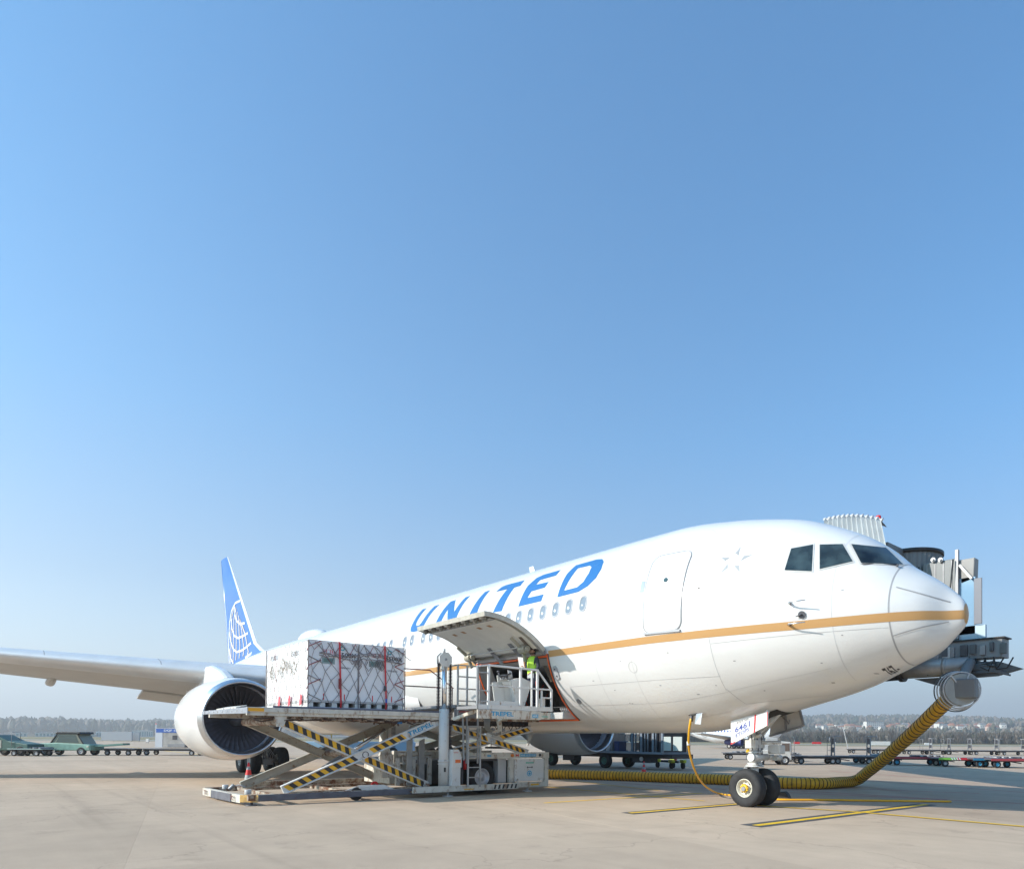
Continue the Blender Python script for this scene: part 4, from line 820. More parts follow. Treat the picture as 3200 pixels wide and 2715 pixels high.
# lifting rams, hoses between the arms
m = N_(); m.cyl((1.9, -1.4, .55), (3.0, -1.4, 1.25), .09, 14); B('lift_ram', m, MGREY, bev=0)
m = N_(); m.cyl((3.0, -1.4, 1.25), (3.9, -1.4, 1.85), .05, 12); B('ram_rod', m, CHROME, bev=0)
m = N_()
for k in range(4): o = .03*k; m.tube([(4.65, -.25-o, 2.02-o), (4.2, -.3-o, 1.78), (3.7, -.28-o, 1.62-o), (3.35, -.3, 1.45+o), (3.0, -.26-o, 1.34), (2.6, -.3, 1.16+o)], .018, 6)
B('hydraulic_hose', m, BLACK, bev=0)
m = N_(); m.prism([(1.25, -2.9, 2.1), (1.75, -2.9, 2.1), (1.35, -2.9, 1.82)], (0, .04, 0)); B('gusset_plate', m, LGREY)
# main platform
m = N_(); m.box((-.12, .03, 2.20), (4.98, .10, 2.315)); m.box((-.12, .0, 2.12), (4.98, .06, 2.20)); B('platform_side_beam', m, CREAM)
m = N_(); m.box((-.10, .101, 2.215), (.24, .108, 2.295)); B('orange_reflector', m, mat('reflector orange', (.85, .40, .02), .4), bev=0)
m = N_(); m.box((-.1, -3.2, 2.12), (4.98, -3.1, 2.315)); B('platform_side_beam', m, CREAM)
m = N_(); m.prism([(-.12, .10, 2.16), (-.12, .10, 2.31), (-.28, -3.15, 2.28), (-.28, -3.15, 2.20)], (.06, 0, 0)); eb = B('platform_end_beam', m, mat('grey blue steel', (.30, .32, .36), .5, .2, var=.15, rust=(.3, .25, .2), rustamt=.3))
m = N_()
for k in range(9): m.cyl((-.135-.017*k, -.25-.33*k, 2.24), (-.145-.017*k, -.25-.33*k, 2.24), .018, 8)
B('beam_bolt', m, LGREY, eb, bev=0)
for b0, b1 in ((-1.2, -.75), (-1.75, -1.25), (-2.4, -1.8)):
    m = N_(); m.prism([(-.12, b0, 2.30), (-.12, b1, 2.30), (.12, b1, 2.36), (.12, b0, 2.36)], (0, 0, .03)); B('stop_flap', m, CREAM)
m = N_(); m.box((-.06, -3.1, 2.24), (4.95, .03, 2.27)); B('platform_deck', m, MGREY)
m = N_(); m.box((.45, .035, 2.316), (4.9, .085, 2.36)); B('guide_rail', m, mat('blue grey guide', (.10, .11, .16), .4, .4, var=.2))
for k in range(15):
    m = N_(); a = .3+.32*k; m.cyl((a, -2.95, 2.305), (a, -.05, 2.305), .032, 10); B('deck_roller', m, METAL, bev=0)
m = N_(); rr = random.Random(3)                       # rusty pipework and brackets below the deck
for k in range(16):
    a = rr.uniform(.1, 4.6); m.box((a, -.05-rr.uniform(0, .3), 2.02+rr.uniform(0, .06)), (a+rr.uniform(.05, .35), -.01, 2.12))
B('under_deck_bracket', m, RUSTY)['kind'] = 'stuff'
m = N_()
for k in range(9):
    a = -.05+.55*k; z = 2.05+rr.uniform(-.03, .04); m.tube([(a, -.02, z+.05), (a+.18, .01, z-.03*rr.random()), (a+.4, .0, z+.02), (a+.62, -.02, z+rr.uniform(-.04, .05))], .012, 6)
    m.tube([(a+.1, -.12, z), (a+.3, -.10, z-.06*rr.random()), (a+.6, -.12, z)], .016, 6)
B('under_deck_hose', m, mat('dirty hose', (.06, .04, .035), .7), bev=0)['kind'] = 'stuff'
m = N_()
for k in range(7): a = .9+.6*k; m.box((a, -3.0, 2.06), (a+.08, -.02, 2.23))
B('deck_cross_beam', m, RUSTY)['kind'] = 'stuff'
m = N_(); rr = random.Random(5)
for k in range(14): a = 3.05+rr.uniform(0, .6); m.cyl((a, -.1, 1.98+rr.uniform(0, .1)), (a+rr.uniform(-.1, .1), -.2, 1.93+rr.uniform(0, .15)), .025, 8)
B('chain_block', m, mat('oily chain', (.10, .06, .04), .6, var=.4, scale=20), bev=0)['kind'] = 'stuff'
m = N_(); m.box((3.62, -.14, 1.99), (3.74, -.06, 2.06)); B('blue_motor', m, mat('motor blue', (.02, .15, .4), .5))
# far handrails along the deck
HR = mat('dark handrail', (.10, .085, .085), .5, .2); HRR = mat('maroon handrail', (.22, .04, .04), .5)
def pipe(name, pts, r=.02, m_=HR, par=loader): m = N_(); m.tube(pts, r, 8); return B(name, m, m_, par, bev=0)
pipe('handrail', [(3.9, -2.9, 3.77), (6.1, -2.9, 3.80), (6.95, -2.9, 3.25), (6.2, -2.9, 3.25)], .02, HRR)
pipe('handrail', [(3.9, -2.9, 3.25), (6.3, -2.9, 3.25)], .02); pipe('handrail', [(3.9, -2.9, 3.77), (4.9, -2.9, 3.79)], .022)
pipe('handrail_post', [(5.2, -2.9, 2.3), (5.2, -2.9, 3.78)], .02); pipe('handrail_post', [(6.9, -2.9, 2.3), (6.9, -2.9, 3.28)], .02)
pipe('red_lever', [(4.8, -2.85, 3.72), (4.65, -2.85, 3.58), (4.45, -2.85, 3.56)], .02, RED)
# masts: near and far hydraulic column with chains
def mast(b, h=4.0):
    m = N_(); m.cyl((4.87, b, .27), (4.87, b, 2.42), .135, 24); m.cyl((4.87, b, .95), (4.87, b, 1.0), .15, 24); m.cyl((4.87, b, .88), (4.87, b, .91), .15, 24); mm = B('mast_cylinder', m, WHITEP, bev=0)
    m = N_(); m.cyl((4.87, b, 2.42), (4.87, b, 3.62), .065, 18); B('mast_rod', m, CHROME, mm, bev=0)
    r = .19; P = [(4.87+.205*math.cos(R(22.5+45*k))*(1 if k % 4 in (0, 3, ) else 1), b+.07, 3.80+.215*math.sin(R(22.5+45*k))) for k in range(8)]; P = [p for p in P]
    m = N_(); m.prism(P, (0, -.035, 0)); m.prism([(p[0], b-.09, p[2]) for p in P], (0, -.035, 0)); m.box((4.80, b-.1, 3.50), (4.94, b+.05, 3.66)); hp = B('mast_head', m, WHITEP)
    m = N_(); m.cyl((4.87, b-.08, 3.80), (4.87, b+.03, 3.80), .17, 20); m.cyl((4.87, b+.07, 3.80), (4.87, b+.09, 3.80), .035, 12); B('sheave', m, MGREY, hp, bev=0)
    m = N_(); m.cyl((4.87, b-.02, 4.0), (4.87, b-.02, 4.1), .035, 8); B('mast_beacon', m, LGREY, hp, bev=0)
    for a, z0 in ((4.71, 2.42), (5.07, 1.35)):
        m = N_(); z = z0; 
        while z < 3.68:
            m.box((a-.045, b-.06, z), (a+.045, b+.0, z+.018)); m.box((a-.018, b-.05, z+.018), (a+.018, b-.01, z+.036)); z += .04
        c_ = B('lift_chain', m, mat('greased chain', (.035, .03, .04), .5, .3), mm, bev=0); c_['kind'] = 'stuff'
mast(.10); 
m = N_(); m.cyl((3.46, -.8, .4), (3.46, -.8, 2.2), .07, 18); 
MASTY = mat('sunlit cream mast', (.62, .55, .38), .5, var=.08)
m = N_(); m.cyl((4.6, -2.9, .3), (4.6, -2.9, 2.2), .13, 18); m.cyl((4.6, -2.9, 1.05), (4.6, -2.9, 1.1), .15, 18); m.cyl((4.6, -2.9, .98), (4.6, -2.9, 1.0), .15, 18); B('mast_cylinder', m, CREAM, bev=0)
m = N_(); z = 1.3
while z < 2.1: m.box((4.86, -2.95, z), (4.95, -2.85, z+.018)); z += .04
B('lift_chain', m, mat('greased chain', (.035, .03, .04), .5, .3), bev=0)['kind'] = 'stuff'
# chassis: engine frame behind the near scissor
m = N_(); m.box((4.95, -3.1, .20), (8.45, -2.95, 1.2)); B('chassis_side', m, CREAM)
m = N_(); m.box((5.55, .0, 1.02), (8.45, .10, 1.20)); tb = B('chassis_top_beam', m, CREAM)
m = N_(); m.box((8.28, -.02, .14), (8.43, .095, 1.02)); B('chassis_post', m, CREAM)
m = N_(); m.box((7.02, -.02, .30), (7.17, .09, 1.02)); B('chassis_post', m, CREAM)
m = N_(); m.box((6.72, -.3, .30), (7.0, -.05, 1.02)); B('wheel_bay_panel', m, LGREY)
m = N_(); m.box((7.17, .0, .14), (8.28, .085, .30)); B('chassis_bottom_beam', m, CREAM)
m = N_(); m.box((7.20, .04, .32), (8.26, .085, 1.0)); pn = B('engine_panel', m, WHITEP)
def decal(name, a0, a1, z0, z1, b, m_, par, txt=None, bold=.01):
    m = N_()
    if txt: text(m, txt, (a0, b, z0), (a1-a0, 0, 0), (0, 0, z1-z0), 0, bold)
    else: m.poly([(a0, b, z0), (a1, b, z0), (a1, b, z1), (a0, b, z1)])
    return B(name, m, m_, par, bev=0, fix=False)
GRN = mat('green sticker', (.05, .42, .30), .5); WTX = mat('sticker white', (.7, .75, .75), .5); SKYB = mat('blue sticker', (.08, .36, .58), .5)
decal('sticker', 7.60, 7.88, .86, .905, .088, GRN, pn); decal('sticker_text', 7.62, 7.86, .87, .895, .091, WTX, pn, 'HYDRAULIC')
m = N_(); m.box((7.65, .085, .735), (7.83, .092, .755)); m.box((7.64, .085, .72), (7.67, .092, .77)); m.box((7.81, .085, .72), (7.84, .092, .77)); B('spanner_sign', m, DGREY, pn, bev=0)
m = N_(); m.cyl((7.73, .085, .56), (7.73, .090, .56), .10, 28); B('ear_protection_sign', m, SKYB, pn, bev=0)
m = N_(); m.lathe([(0, .105), (.003, .105), (.003, .088), (0, .088)], (7.73, .088, .56), (0, 1, 0), 28); B('sign_ring', m, WTX, pn, bev=0)
m = N_(); m.cyl((7.73, .091, .555), (7.73, .093, .555), .058, 20); B('sign_symbol', m, WTX, pn, bev=0)
m = N_(); m.cyl((7.73, .094, .555), (7.73, .095, .555), .042, 20); B('sign_symbol', m, SKYB, pn, bev=0)
decal('sticker', 7.38, 7.96, 1.07, 1.155, .104, SKYB, tb); decal('sticker_text', 7.40, 7.56, 1.09, 1.135, .107, WTX, tb, 'DANGER'); decal('sticker_text', 7.60, 7.76, 1.09, 1.135, .107, WTX, tb, 'NO STEP'); decal('sticker_text', 7.79, 7.94, 1.09, 1.135, .107, WTX, tb, 'STOP'); decal('sticker', 7.22, 7.33, 1.07, 1.15, .104, RED, tb, 'M'); decal('sticker', 6.25, 6.38, 1.08, 1.13, .104, SKYB, tb)
m = N_(); m.cyl((8.10, .1, 1.11), (8.10, .105, 1.11), .045, 18); B('lamp_hole', m, BLACK, tb, bev=0)
m = N_(); m.cyl((7.10, .1, 1.11), (7.10, .13, 1.11), .05, 16); m.cyl((7.10, .13, 1.11), (7.10, .15, 1.11), .03, 12); B('emergency_stop', m, mat('stop orange', (.7, .2, .03), .4), tb, bev=0)
decal('reflector', 7.78, 8.08, .19, .24, .088, mat('amber tape', (.75, .42, .02), .5), loader)
m = N_(); m.box((3.85, .30, .135), (7.15, .36, .30)); lr = B('bumper_rail', m, CREAM)
m = N_(); m.prism([(7.15, .36, .15), (7.15, .36, .32), (7.32, .12, .42), (7.32, .12, .22)], (-.02, -.05, 0)); B('bumper_rail_end', m, CREAM)
m = N_(); k = 0
for k in range(6): a = 6.30+.14*k; m.poly([(a, .364, .155), (a+.06, .364, .155), (a+.10, .364, .28), (a+.04, .364, .28)])
B('hazard_tape', m, HAZK, lr, bev=0, fix=False); decal('reflector', 5.35, 5.65, .17, .20, .364, mat('amber tape', (.75, .42, .02), .5), lr)
m = N_(); m.box((3.85, -.3, .15), (7.2, .30, .19)); B('running_board', m, RUSTY)
for a, b in ((4.95, .2), (7.75, -.05)):
    m = N_(); m.cyl((a, b, .02), (a, b, .3), .04, 12); m.cyl((a, b, 0), (a, b, .03), .14, 18); B('foot_pad', m, LGREY, bev=0)
lwheel((6.21, -.22, .48), .46, .34, .255, rimmat=mat('loader rim', (.52, .52, .54), .4, .3, var=.1))
lwheel((6.21, -2.8, .48), .46, .34, .255)
m = N_(); m.box((5.5, -2.9, .25), (7.6, -.45, .95)); B('engine_block', m, mat('engine black', (.03, .03, .035), .7, var=.4, scale=6))
m = N_(); m.box((5.50, -.45, .3), (5.56, -.02, 1.0)); m.box((5.5, -.4, .95), (7.0, -.1, 1.02)); B('mudguard', m, DGREY)
m = N_(); m.cyl((5.58, .02, .72), (5.58, .02, .98), .045, 12); m.cyl((5.58, .02, .98), (5.60, .02, 1.04), .02, 8); B('fire_extinguisher', m, RED, bev=0)
# control cabinet next to the mast
m = N_(); m.prism([(4.98, .36, .80), (5.27, .36, .80), (5.27, .36, 1.10), (5.18, .36, 1.30), (5.0, .36, 1.30)], (0, -.22, 0)); cb_ = B('control_cabinet', m, WHITEP); m = N_(); m.box((4.98, .16, .28), (5.25, .34, .80)); B('cabinet_foot', m, WHITEP)
decal('sticker', 5.07, 5.24, .93, 1.02, .364, mat('orange label', (.8, .16, .03), .5), cb_); decal('sticker_text', 5.02, 5.16, 1.20, 1.235, .364, REDP, cb_, 'ACHTUNG')
decal('hazard_tape', 4.80, 4.86, .68, .80, .24, HAZK, loader)
# steel uprights and manifold behind the scissor
for a, z0, z1, w in ((4.27, .27, 1.52, .16), (4.64, .27, 1.52, .16)):
    m = N_(); m.prism([(a, -.80, z0), (a+w, -.80, z0), (a+w, -.80, z1+.08), (a, -.80, z1)], (0, -.05, 0)); B('guard_post', m, mat('galvanised post', (.40, .40, .39), .45, .4, var=.15, scale=4))
for a, w in ((3.98, .13), (4.45, .12), (4.95, .12)):
    m = N_(); m.box((a, -.95, .27), (a+w, -.88, 1.04)); B('guard_post', m, CREAM)
m = N_(); m.cyl((4.1, -.98, 1.16), (5.1, -.98, 1.16), .06, 12); B('manifold_pipe', m, CREAM, bev=0)
m = N_(); m.box((4.25, -1.05, .86), (5.1, -1.0, 1.08)); fp_ = B('number_plate', m, WHITEP); decal('plate_lettering', 4.47, 4.68, .90, .98, -.997, INK, fp_, 'FF33')
m = N_(); m.box((3.62, -1.1, .5), (3.95, -.95, 1.15)); m.prism([(3.6, -1.0, 1.12), (3.95, -1.0, 1.12), (3.78, -1.0, 1.45), (3.64, -1.0, 1.5)], (0, -.04, 0)); B('valve_box', m, CREAM)
m = N_(); m.box((3.70, -.95, .74), (3.84, -.90, .86)); B('red_lamp', m, RED)
m = N_(); m.box((4.0, -2.9, .3), (5.0, -1.3, .85)); B('fuel_tank', m, CREAM)
# second scissor under the bridge
a3 = arm((5.2, 1.92), (7.72, 1.18), -.02, h=.17, stripes=[(.02, .46), (.55, .98)], pitch=.11)
a4 = arm((5.35, 1.25), (7.95, 1.93), -.16, h=.17, stripes=[(.02, .40), (.6, .98)], pitch=.11)
m = N_(); m.lathe([(-.04, .095), (.01, .095), (.01, .07), (.0, .06), (.0, .045), (.012, .045), (.012, .001)], (6.48, .035, 1.545), (0, 1, 0), 24); B('pivot_cap', m, LGREY, bev=0)
arm((5.2, 1.92), (7.72, 1.18), -2.5, h=.17, m=FARC); arm((5.35, 1.25), (7.95, 1.93), -2.36, h=.17, m=FARC)
m = N_(); rr = random.Random(9)
for k in range(26): a = 6.9+rr.uniform(0, 1.1); m.cyl((a, -.2, 1.98+rr.uniform(0, .12)), (a+rr.uniform(-.05, .05), -.3, 2.02+rr.uniform(0, .12)), .022, 6)
for k in range(8): m.tube([(6.0+.25*k, -.4, 2.1), (6.15+.25*k, -.4, 1.95-.02*k), (6.3+.25*k, -.45, 2.1)], .015, 6)
m.box((5.3, -.5, 1.98), (8.0, -.35, 2.14)); m.box((6.9, -1, 1.3), (7.3, -.6, 1.36)); B('under_bridge_gear', m, mat('oily steel', (.07, .055, .05), .6, .2, var=.4, scale=12), bev=0)['kind'] = 'stuff'
m = N_()
for k in range(6): a = 6.22+.035*k; m.tube([(a, .0, 2.17), (a-.02, .02, 2.0), (a+.02, .02, 1.88-.02*k), (a+.12, .0, 1.84), (a+.2, -.02, 1.9)], .014, 6)
for k in range(5): m.tube([(6.3+.03*k, .03, 1.80), (6.45+.03*k, .04, 1.72), (6.75, .03, 1.74+.02*k)], .012, 6)
B('coiled_hose', m, mat('grey hose', (.30, .29, .26), .6), bev=0)
m = N_(); m.prism([(6.60, .03, 2.17), (6.78, .03, 2.17), (6.80, .03, 1.72), (6.52, .03, 1.70), (6.52, .03, 1.76), (6.70, .03, 1.80)], (0, -.04, 0)); B('hose_bracket', m, CREAM)
for (a, z) in ((6.52, 1.88), (6.62, 1.74), (6.85, 1.86)):
    m = N_(); m.cyl((a, -.05, z), (a, .04, z), .045, 12); B('hose_pulley', m, MGREY, bev=0)
m = N_(); m.tube([(5.38, -.5, 1.50), (5.5, -.5, 1.50)], .03, 8); 
# bridge platform
m = N_(); m.box((5.25, -3.0, 2.47), (8.66, .04, 2.56)); m.box((5.25, -.02, 2.19), (5.92, .06, 2.45)); B('bridge_deck', m, MGREY)
FR = LM2
m = N_(); m.box((5.95, -1.05, 2.47), (8.62, .05, 2.56)); B('operator_platform', m, MGREY)
m = N_(); m.bar((6.4, -.6, 2.46), (6.2, -1.6, 2.2), .1, .1); m.bar((7.8, -.6, 2.46), (7.8, -1.6, 2.2), .1, .1); B('platform_bracket', m, CREAM)
m = N_(); m.box((5.92, .06, 2.19), (8.12, .11, 2.455)); bs_ = B('bridge_side_plate', m, CREAM)
decal('maker_lettering', 6.36, 7.13, 2.275, 2.405, .1125, TREB, bs_, 'TREPEL', .03)
decal('sticker', 7.80, 8.02, 2.25, 2.36, .113, SKYB, bs_); decal('sticker_text', 7.82, 8.0, 2.27, 2.34, .116, WTX, bs_, 'AIR')
m = N_(); m.box((8.12, .02, 2.22), (8.50, .08, 2.43)); be = B('bridge_end_plate', m, CREAM); decal('sticker', 8.16, 8.42, 2.27, 2.32, .083, GRN, be, 'TREPEL', .02)
m = N_(); m.box((5.92, .05, 2.46), (8.52, .09, 2.60)); B('kick_plate', m, WHITEP)
m = N_(); m.box((6.27, .02, 2.60), (7.33, .045, 2.72)); B('kick_plate', m, WHITEP)
FR = LM
m = N_(); m.box((5.3, -.05, 2.10), (6.2, -.01, 2.19)); m.box((6.4, .0, 2.12), (8.1, .04, 2.19)); B('bridge_lower_beam', m, RUSTY)
FR = LM
decal('sticker', 5.36, 5.56, 2.225, 2.255, .063, GRN, loader)
WR = mat('white railing', (.66, .66, .65), .4, .1, var=.06, rust=(.3, .15, .08), rustamt=.15); GR = mat('galvanised railing', (.36, .37, .38), .4, .6, var=.1)
def rail(name, p, q, w=.05, m_=WR): m = N_(); m.bar(p, q, w, w); return B(name, m, m_, bev=.008)
FR = LM2
b = .08
for a, z0, z1 in ((6.29, 2.46, 3.76), (7.39, 2.60, 3.72), (8.0, 2.55, 3.73)): rail('railing_post', (a, b, z0), (a, b, z1), .065)
rail('railing_post', (7.87, -.02, 2.6), (7.87, -.02, 3.70), .05); rail('railing_post', (8.53, b, 2.45), (8.53, b, 3.16), .06)
rail('railing_post', (5.92, b, 2.46), (5.92, b, 3.72), .05, GR); rail('railing_post', (8.16, b, 2.6), (8.16, b, 3.1), .05)
rail('railing_bar', (5.92, b, 3.70), (6.29, b, 3.75), .05); rail('railing_bar', (6.29, b, 3.75), (8.03, b, 3.72), .06); rail('railing_bar', (8.0, b, 3.72), (8.53, b, 3.14), .05)
rail('railing_bar', (8.05, b, 3.14), (8.53, b, 3.14), .05); rail('railing_bar', (8.16, b, 2.88), (8.53, b, 2.88), .045); rail('railing_bar', (6.29, b, 3.17), (8.0, b, 3.14), .04)
rail('railing_bar', (5.92, b, 3.0), (6.27, b, 3.0), .035, GR); rail('railing_bar', (5.92, b, 3.52), (6.27, b, 3.53), .035, GR); rail('railing_bar', (5.92, b, 2.68), (6.27, b, 2.70), .035, GR)
m = N_(); m.prism([(8.14, .0, 2.58), (8.36, .0, 2.58), (8.36, .0, 2.86), (8.14, .0, 2.86)], (0, -.02, 0)); B('gate_panel', m, WHITEP)
FR = LM
# landing cage and ladders
bb = .28
for a in (5.18, 5.47, 5.82): rail('cage_post', (a, bb, 2.2 if a < 5.4 else .9), (a, bb, 3.66), .045, GR)
for z in (3.66, 3.34, 3.0, 2.66): rail('cage_bar', (5.18, bb, z), (5.82, bb, z), .035, GR)
rail('cage_bar', (5.2, bb, 2.36), (5.82, bb, 2.36), .05, HRR)
rail('cage_bar', (5.18, bb, 3.66), (5.20, -.4, 3.66), .04, GR)
for a in (5.40, 5.78): rail('ladder_stile', (a, .47, .25), (a, .47, 1.96), .045, GR)
rail('ladder_bar', (5.40, .47, 1.95), (5.78, .47, 1.95), .035, GR)
for k in range(6): rail('ladder_rung', (5.40, .47, .52+.28*k), (5.78, .47, .52+.28*k), .03, GR)
rail('ladder_stile', (5.33, .36, 1.0), (5.33, .30, 2.3), .045, GR)
for k in range(4): rail('ladder_rung', (5.47, bb, 1.1+.28*k), (5.82, bb, 1.1+.28*k), .03, GR)
FR = LM2
# operator console
m = N_(); cbz = -.35; m.prism([(7.37, cbz, 3.40), (7.78, cbz, 3.50), (8.12, cbz, 3.38), (8.11, cbz, 3.32), (7.84, cbz, 2.56), (7.58, cbz, 2.56)], (0, -.45, 0)); con = B('operator_console', m, WHITEP, bev=.012)
m = N_()
for (p_, q_) in (((7.02, 3.34), (7.37, 3.39)), ((7.02, 3.34), (7.13, 2.62)), ((7.50, 2.66), (7.37, 3.39))): m.bar((p_[0], cbz-.2, p_[1]), (q_[0], cbz-.2, q_[1]), .40, .03, up=(0, 1, 0))
m.prism([(7.04, cbz-.42, 3.33), (7.36, cbz-.42, 3.37), (7.5, cbz-.42, 2.66), (7.13, cbz-.42, 2.62)], (0, -.02, 0)); m.prism([(7.05, cbz, 3.32), (7.36, cbz, 3.37), (7.34, cbz, 3.24), (7.12, cbz, 3.23)], (0, -.02, 0)); B('console_shelf', m, mat('console white', (.66, .64, .58), .45), con)
for k in range(7): a = 7.06+.055*k; m = N_(); m.cyl((a, cbz-.1, 3.38+.012*k), (a, cbz-.1, 3.455+.012*k), .012, 6); B('control_knob', m, LGREY, con, bev=0)
for k in range(4): m = N_(); m.cyl((7.38+.04*k, cbz-.12, 3.40), (7.33+.04*k, cbz-.12, 3.72-.01*k), .012, 6); B('control_lever', m, LGREY, con, bev=0)
m = N_(); m.tube([(6.98, cbz-.1, 3.62), (7.02, cbz-.1, 3.52), (7.2, cbz-.1, 3.52), (7.42, cbz-.1, 3.62)], .028, 8); m.lathe([(-.04, .001), (-.03, .03), (0, .045), (.03, .03), (.04, .001)], (6.97, cbz-.1, 3.64), (0, 0, 1), 12); m.tube([(7.05, cbz-.1, 3.50), (7.15, cbz-.15, 3.44), (7.3, cbz-.1, 3.5)], .025, 8); B('steering_column', m, DGREY, con, bev=0)
m = N_(); m.cyl((7.2, cbz-.1, 2.60), (7.5, cbz-.05, 2.74), .02, 8); m.cyl((7.15, cbz-.2, 2.60), (7.45, cbz-.15, 2.72), .02, 8); m.box((7.3, cbz-.2, 2.6), (7.45, cbz-.1, 2.64)); B('foot_pedal', m, DGREY, con, bev=0)
FR = LM
# ------------------------------------------------------------------ containers, net, straps
def Lp(a, b, z): return LM @ Vector((a, b, z))
ca0, ca1, cb0, cb1, cz0, cz1 = 1.38, 3.90, -.30, -3.34, 2.50, 4.05
am = (ca0+ca1)/2; bm_ = (cb0+cb1)/2
pal = thing('pallet_base', 'low grey pallet skid lying on the loader deck under the white containers', 'pallet', Lp(am, bm_, 2.34))
m = N_(); m.box((ca0-.02, cb1-.02, 2.36), (ca1+.02, cb0+.02, 2.385)); B('pallet_sheet', m, METAL, pal)
for a in np.linspace(ca0+.0, ca1-.16, 9):
    m = N_(); m.box((a, cb1, 2.385), (a+.13, cb0, 2.495)); B('skid_foot', m, WHITEP, pal)
m = N_()
CNT = [('right', am+.006, ca1, cb0, bm_+.006, 'white insulated container on the right of the loader deck, nearest the aircraft'), ('left', ca0, am-.006, cb0, bm_+.006, 'white insulated container at the near left corner of the loader deck load'), ('back', ca0, am-.006, bm_-.006, cb1, 'white insulated container at the far left corner of the load, nearest the engine')]
GLS = mat('recess dark', (.12, .20, .19), .3)
for key, a0, a1, b1, b0, lab in CNT:
    ct = thing('insulated_container', lab, 'container', Lp((a0+a1)/2, (b0+b1)/2, cz0), group=None)
    m = N_(); m.box((a0, b0, cz0), (a1, b1, cz1)); sh = B('shell', m, STEELW, ct, bev=.02)
    m = N_(); m.box((a0-.004, b0-.004, cz0), (a1+.004, b1+.004, cz0+.06)); B('base_trim', m, LGREY, ct)
    if key != 'back':
        w = a1-a0; f = b1+.006
        m = N_(); m.box((a0+w*(.26 if key == 'left' else .22), f-.01, cz0+.99), (a0+w*(.52 if key == 'left' else .46), f+.004, cz0+1.15)); r_ = B('display_recess', m, mat('recess frame', (.28, .36, .36), .4, .4), ct); m = N_(); m.box((a0+w*(.29 if key == 'left' else .25), f+.004, cz0+1.03), (a0+w*(.48 if key == 'left' else .42), f+.008, cz0+1.12)); B('display_window', m, GLS, r_)
        m = N_(); text(m, '1500X', (a0+w*.60, f, cz0+1.19), (w*.36, 0, 0), (0, 0, .115), 0, .02); B('model_lettering', m, INK, sh, bev=0, fix=False)
        m = N_(); text(m, 'PS00028X4' if key == 'left' else 'YP50028X04', (a0+w*.62, f, cz0+.89), (w*.22, 0, 0), (0, 0, .045)); B('serial_lettering', m, INK, sh, bev=0, fix=False)
        m = N_(); text(m, 'SKYCELL', (a0+w*.74, f, cz0+1.38), (w*.22, 0, 0), (0, 0, .06)); B('maker_lettering', m, mat('pale print', (.6, .68, .7), .5), sh, bev=0, fix=False)
        m = N_(); m.lathe([(0, .065), (.004, .065), (.004, .04), (0, .04)], (a0+w*.67, f-.002, cz0+1.41), (0, 1, 0), 6); B('maker_emblem', m, CYAN, sh, bev=0)
        m = N_()
        for k in range(3):
            x = a0+w*(.28+.075*k); z = cz0+1.25
            for (p, q) in (((x, z), (x+.085, z)), ((x+.085, z), (x+.085, z+.10)), ((x+.085, z+.10), (x, z+.10)), ((x, z+.10), (x, z))): m.bar((p[0], f, p[1]), (q[0], f, q[1]), .004, .006)
            if k != 1: m.poly([(x+.03, f+.001, z+.02), (x+.055, f+.001, z+.02), (x+.055, f+.001, z+.08), (x+.03, f+.001, z+.08)])
        B('handling_mark', m, mat('pink red print', (.75, .15, .2), .5), sh, bev=0, fix=False)
        for x in (a0+w*.30, a0+w*.72):
            m = N_(); m.poly([(x-.012, f, cz0+.07), (x+.012, f, cz0+.07), (x+.012, f, cz0+.24), (x, f, cz0+.22), (x-.012, f, cz0+.24)]); B('red_arrow', m, REDP, sh, bev=0, fix=False)
    if key in ('left', 'back'):
        d_ = b0-b1; f = a0-.006
        m = N_(); text(m, '1500X', (f, b0+(.25)*(-d_)*.9, cz0+1.22), (0, .55, 0), (0, 0, .14), 0, .01); B('model_lettering', m, mat('grey lettering', (.2, .2, .22), .5), sh, bev=0, fix=False)
net = MB(); rr = random.Random(21)
def rope(P, r=.007, mi=0): net.tube([LM @ Vector(p) for p in P], r, 5, mi, cap=False)
# near long face (b side): irregular hexagonal mesh
cols, rows = 9, 6; W_ = ca1-ca0; H_ = cz1-cz0
G = {}
for j in range(rows+1):
    for i in range(cols+1):
        x = ca0+W_*(i+(.5 if j % 2 else 0))/cols; z = cz0+H_*j/rows; G[i, j] = (min(ca1, max(ca0, x+rr.uniform(-.06, .06))), cb0+.018+rr.uniform(0, .012), min(cz1, z+rr.uniform(-.05, .05)) if j not in (0,) else cz0-.05)
for j in range(rows):
    for i in range(cols+1):
        if (i, j+1) in G: rope([G[i, j], G[i, j+1]])
        k = i+1 if j % 2 else i-1
        if (k, j+1) in G and rr.random() > .22: rope([G[i, j], G[k, j+1]], mi=1 if rr.random() < .22 else 0)
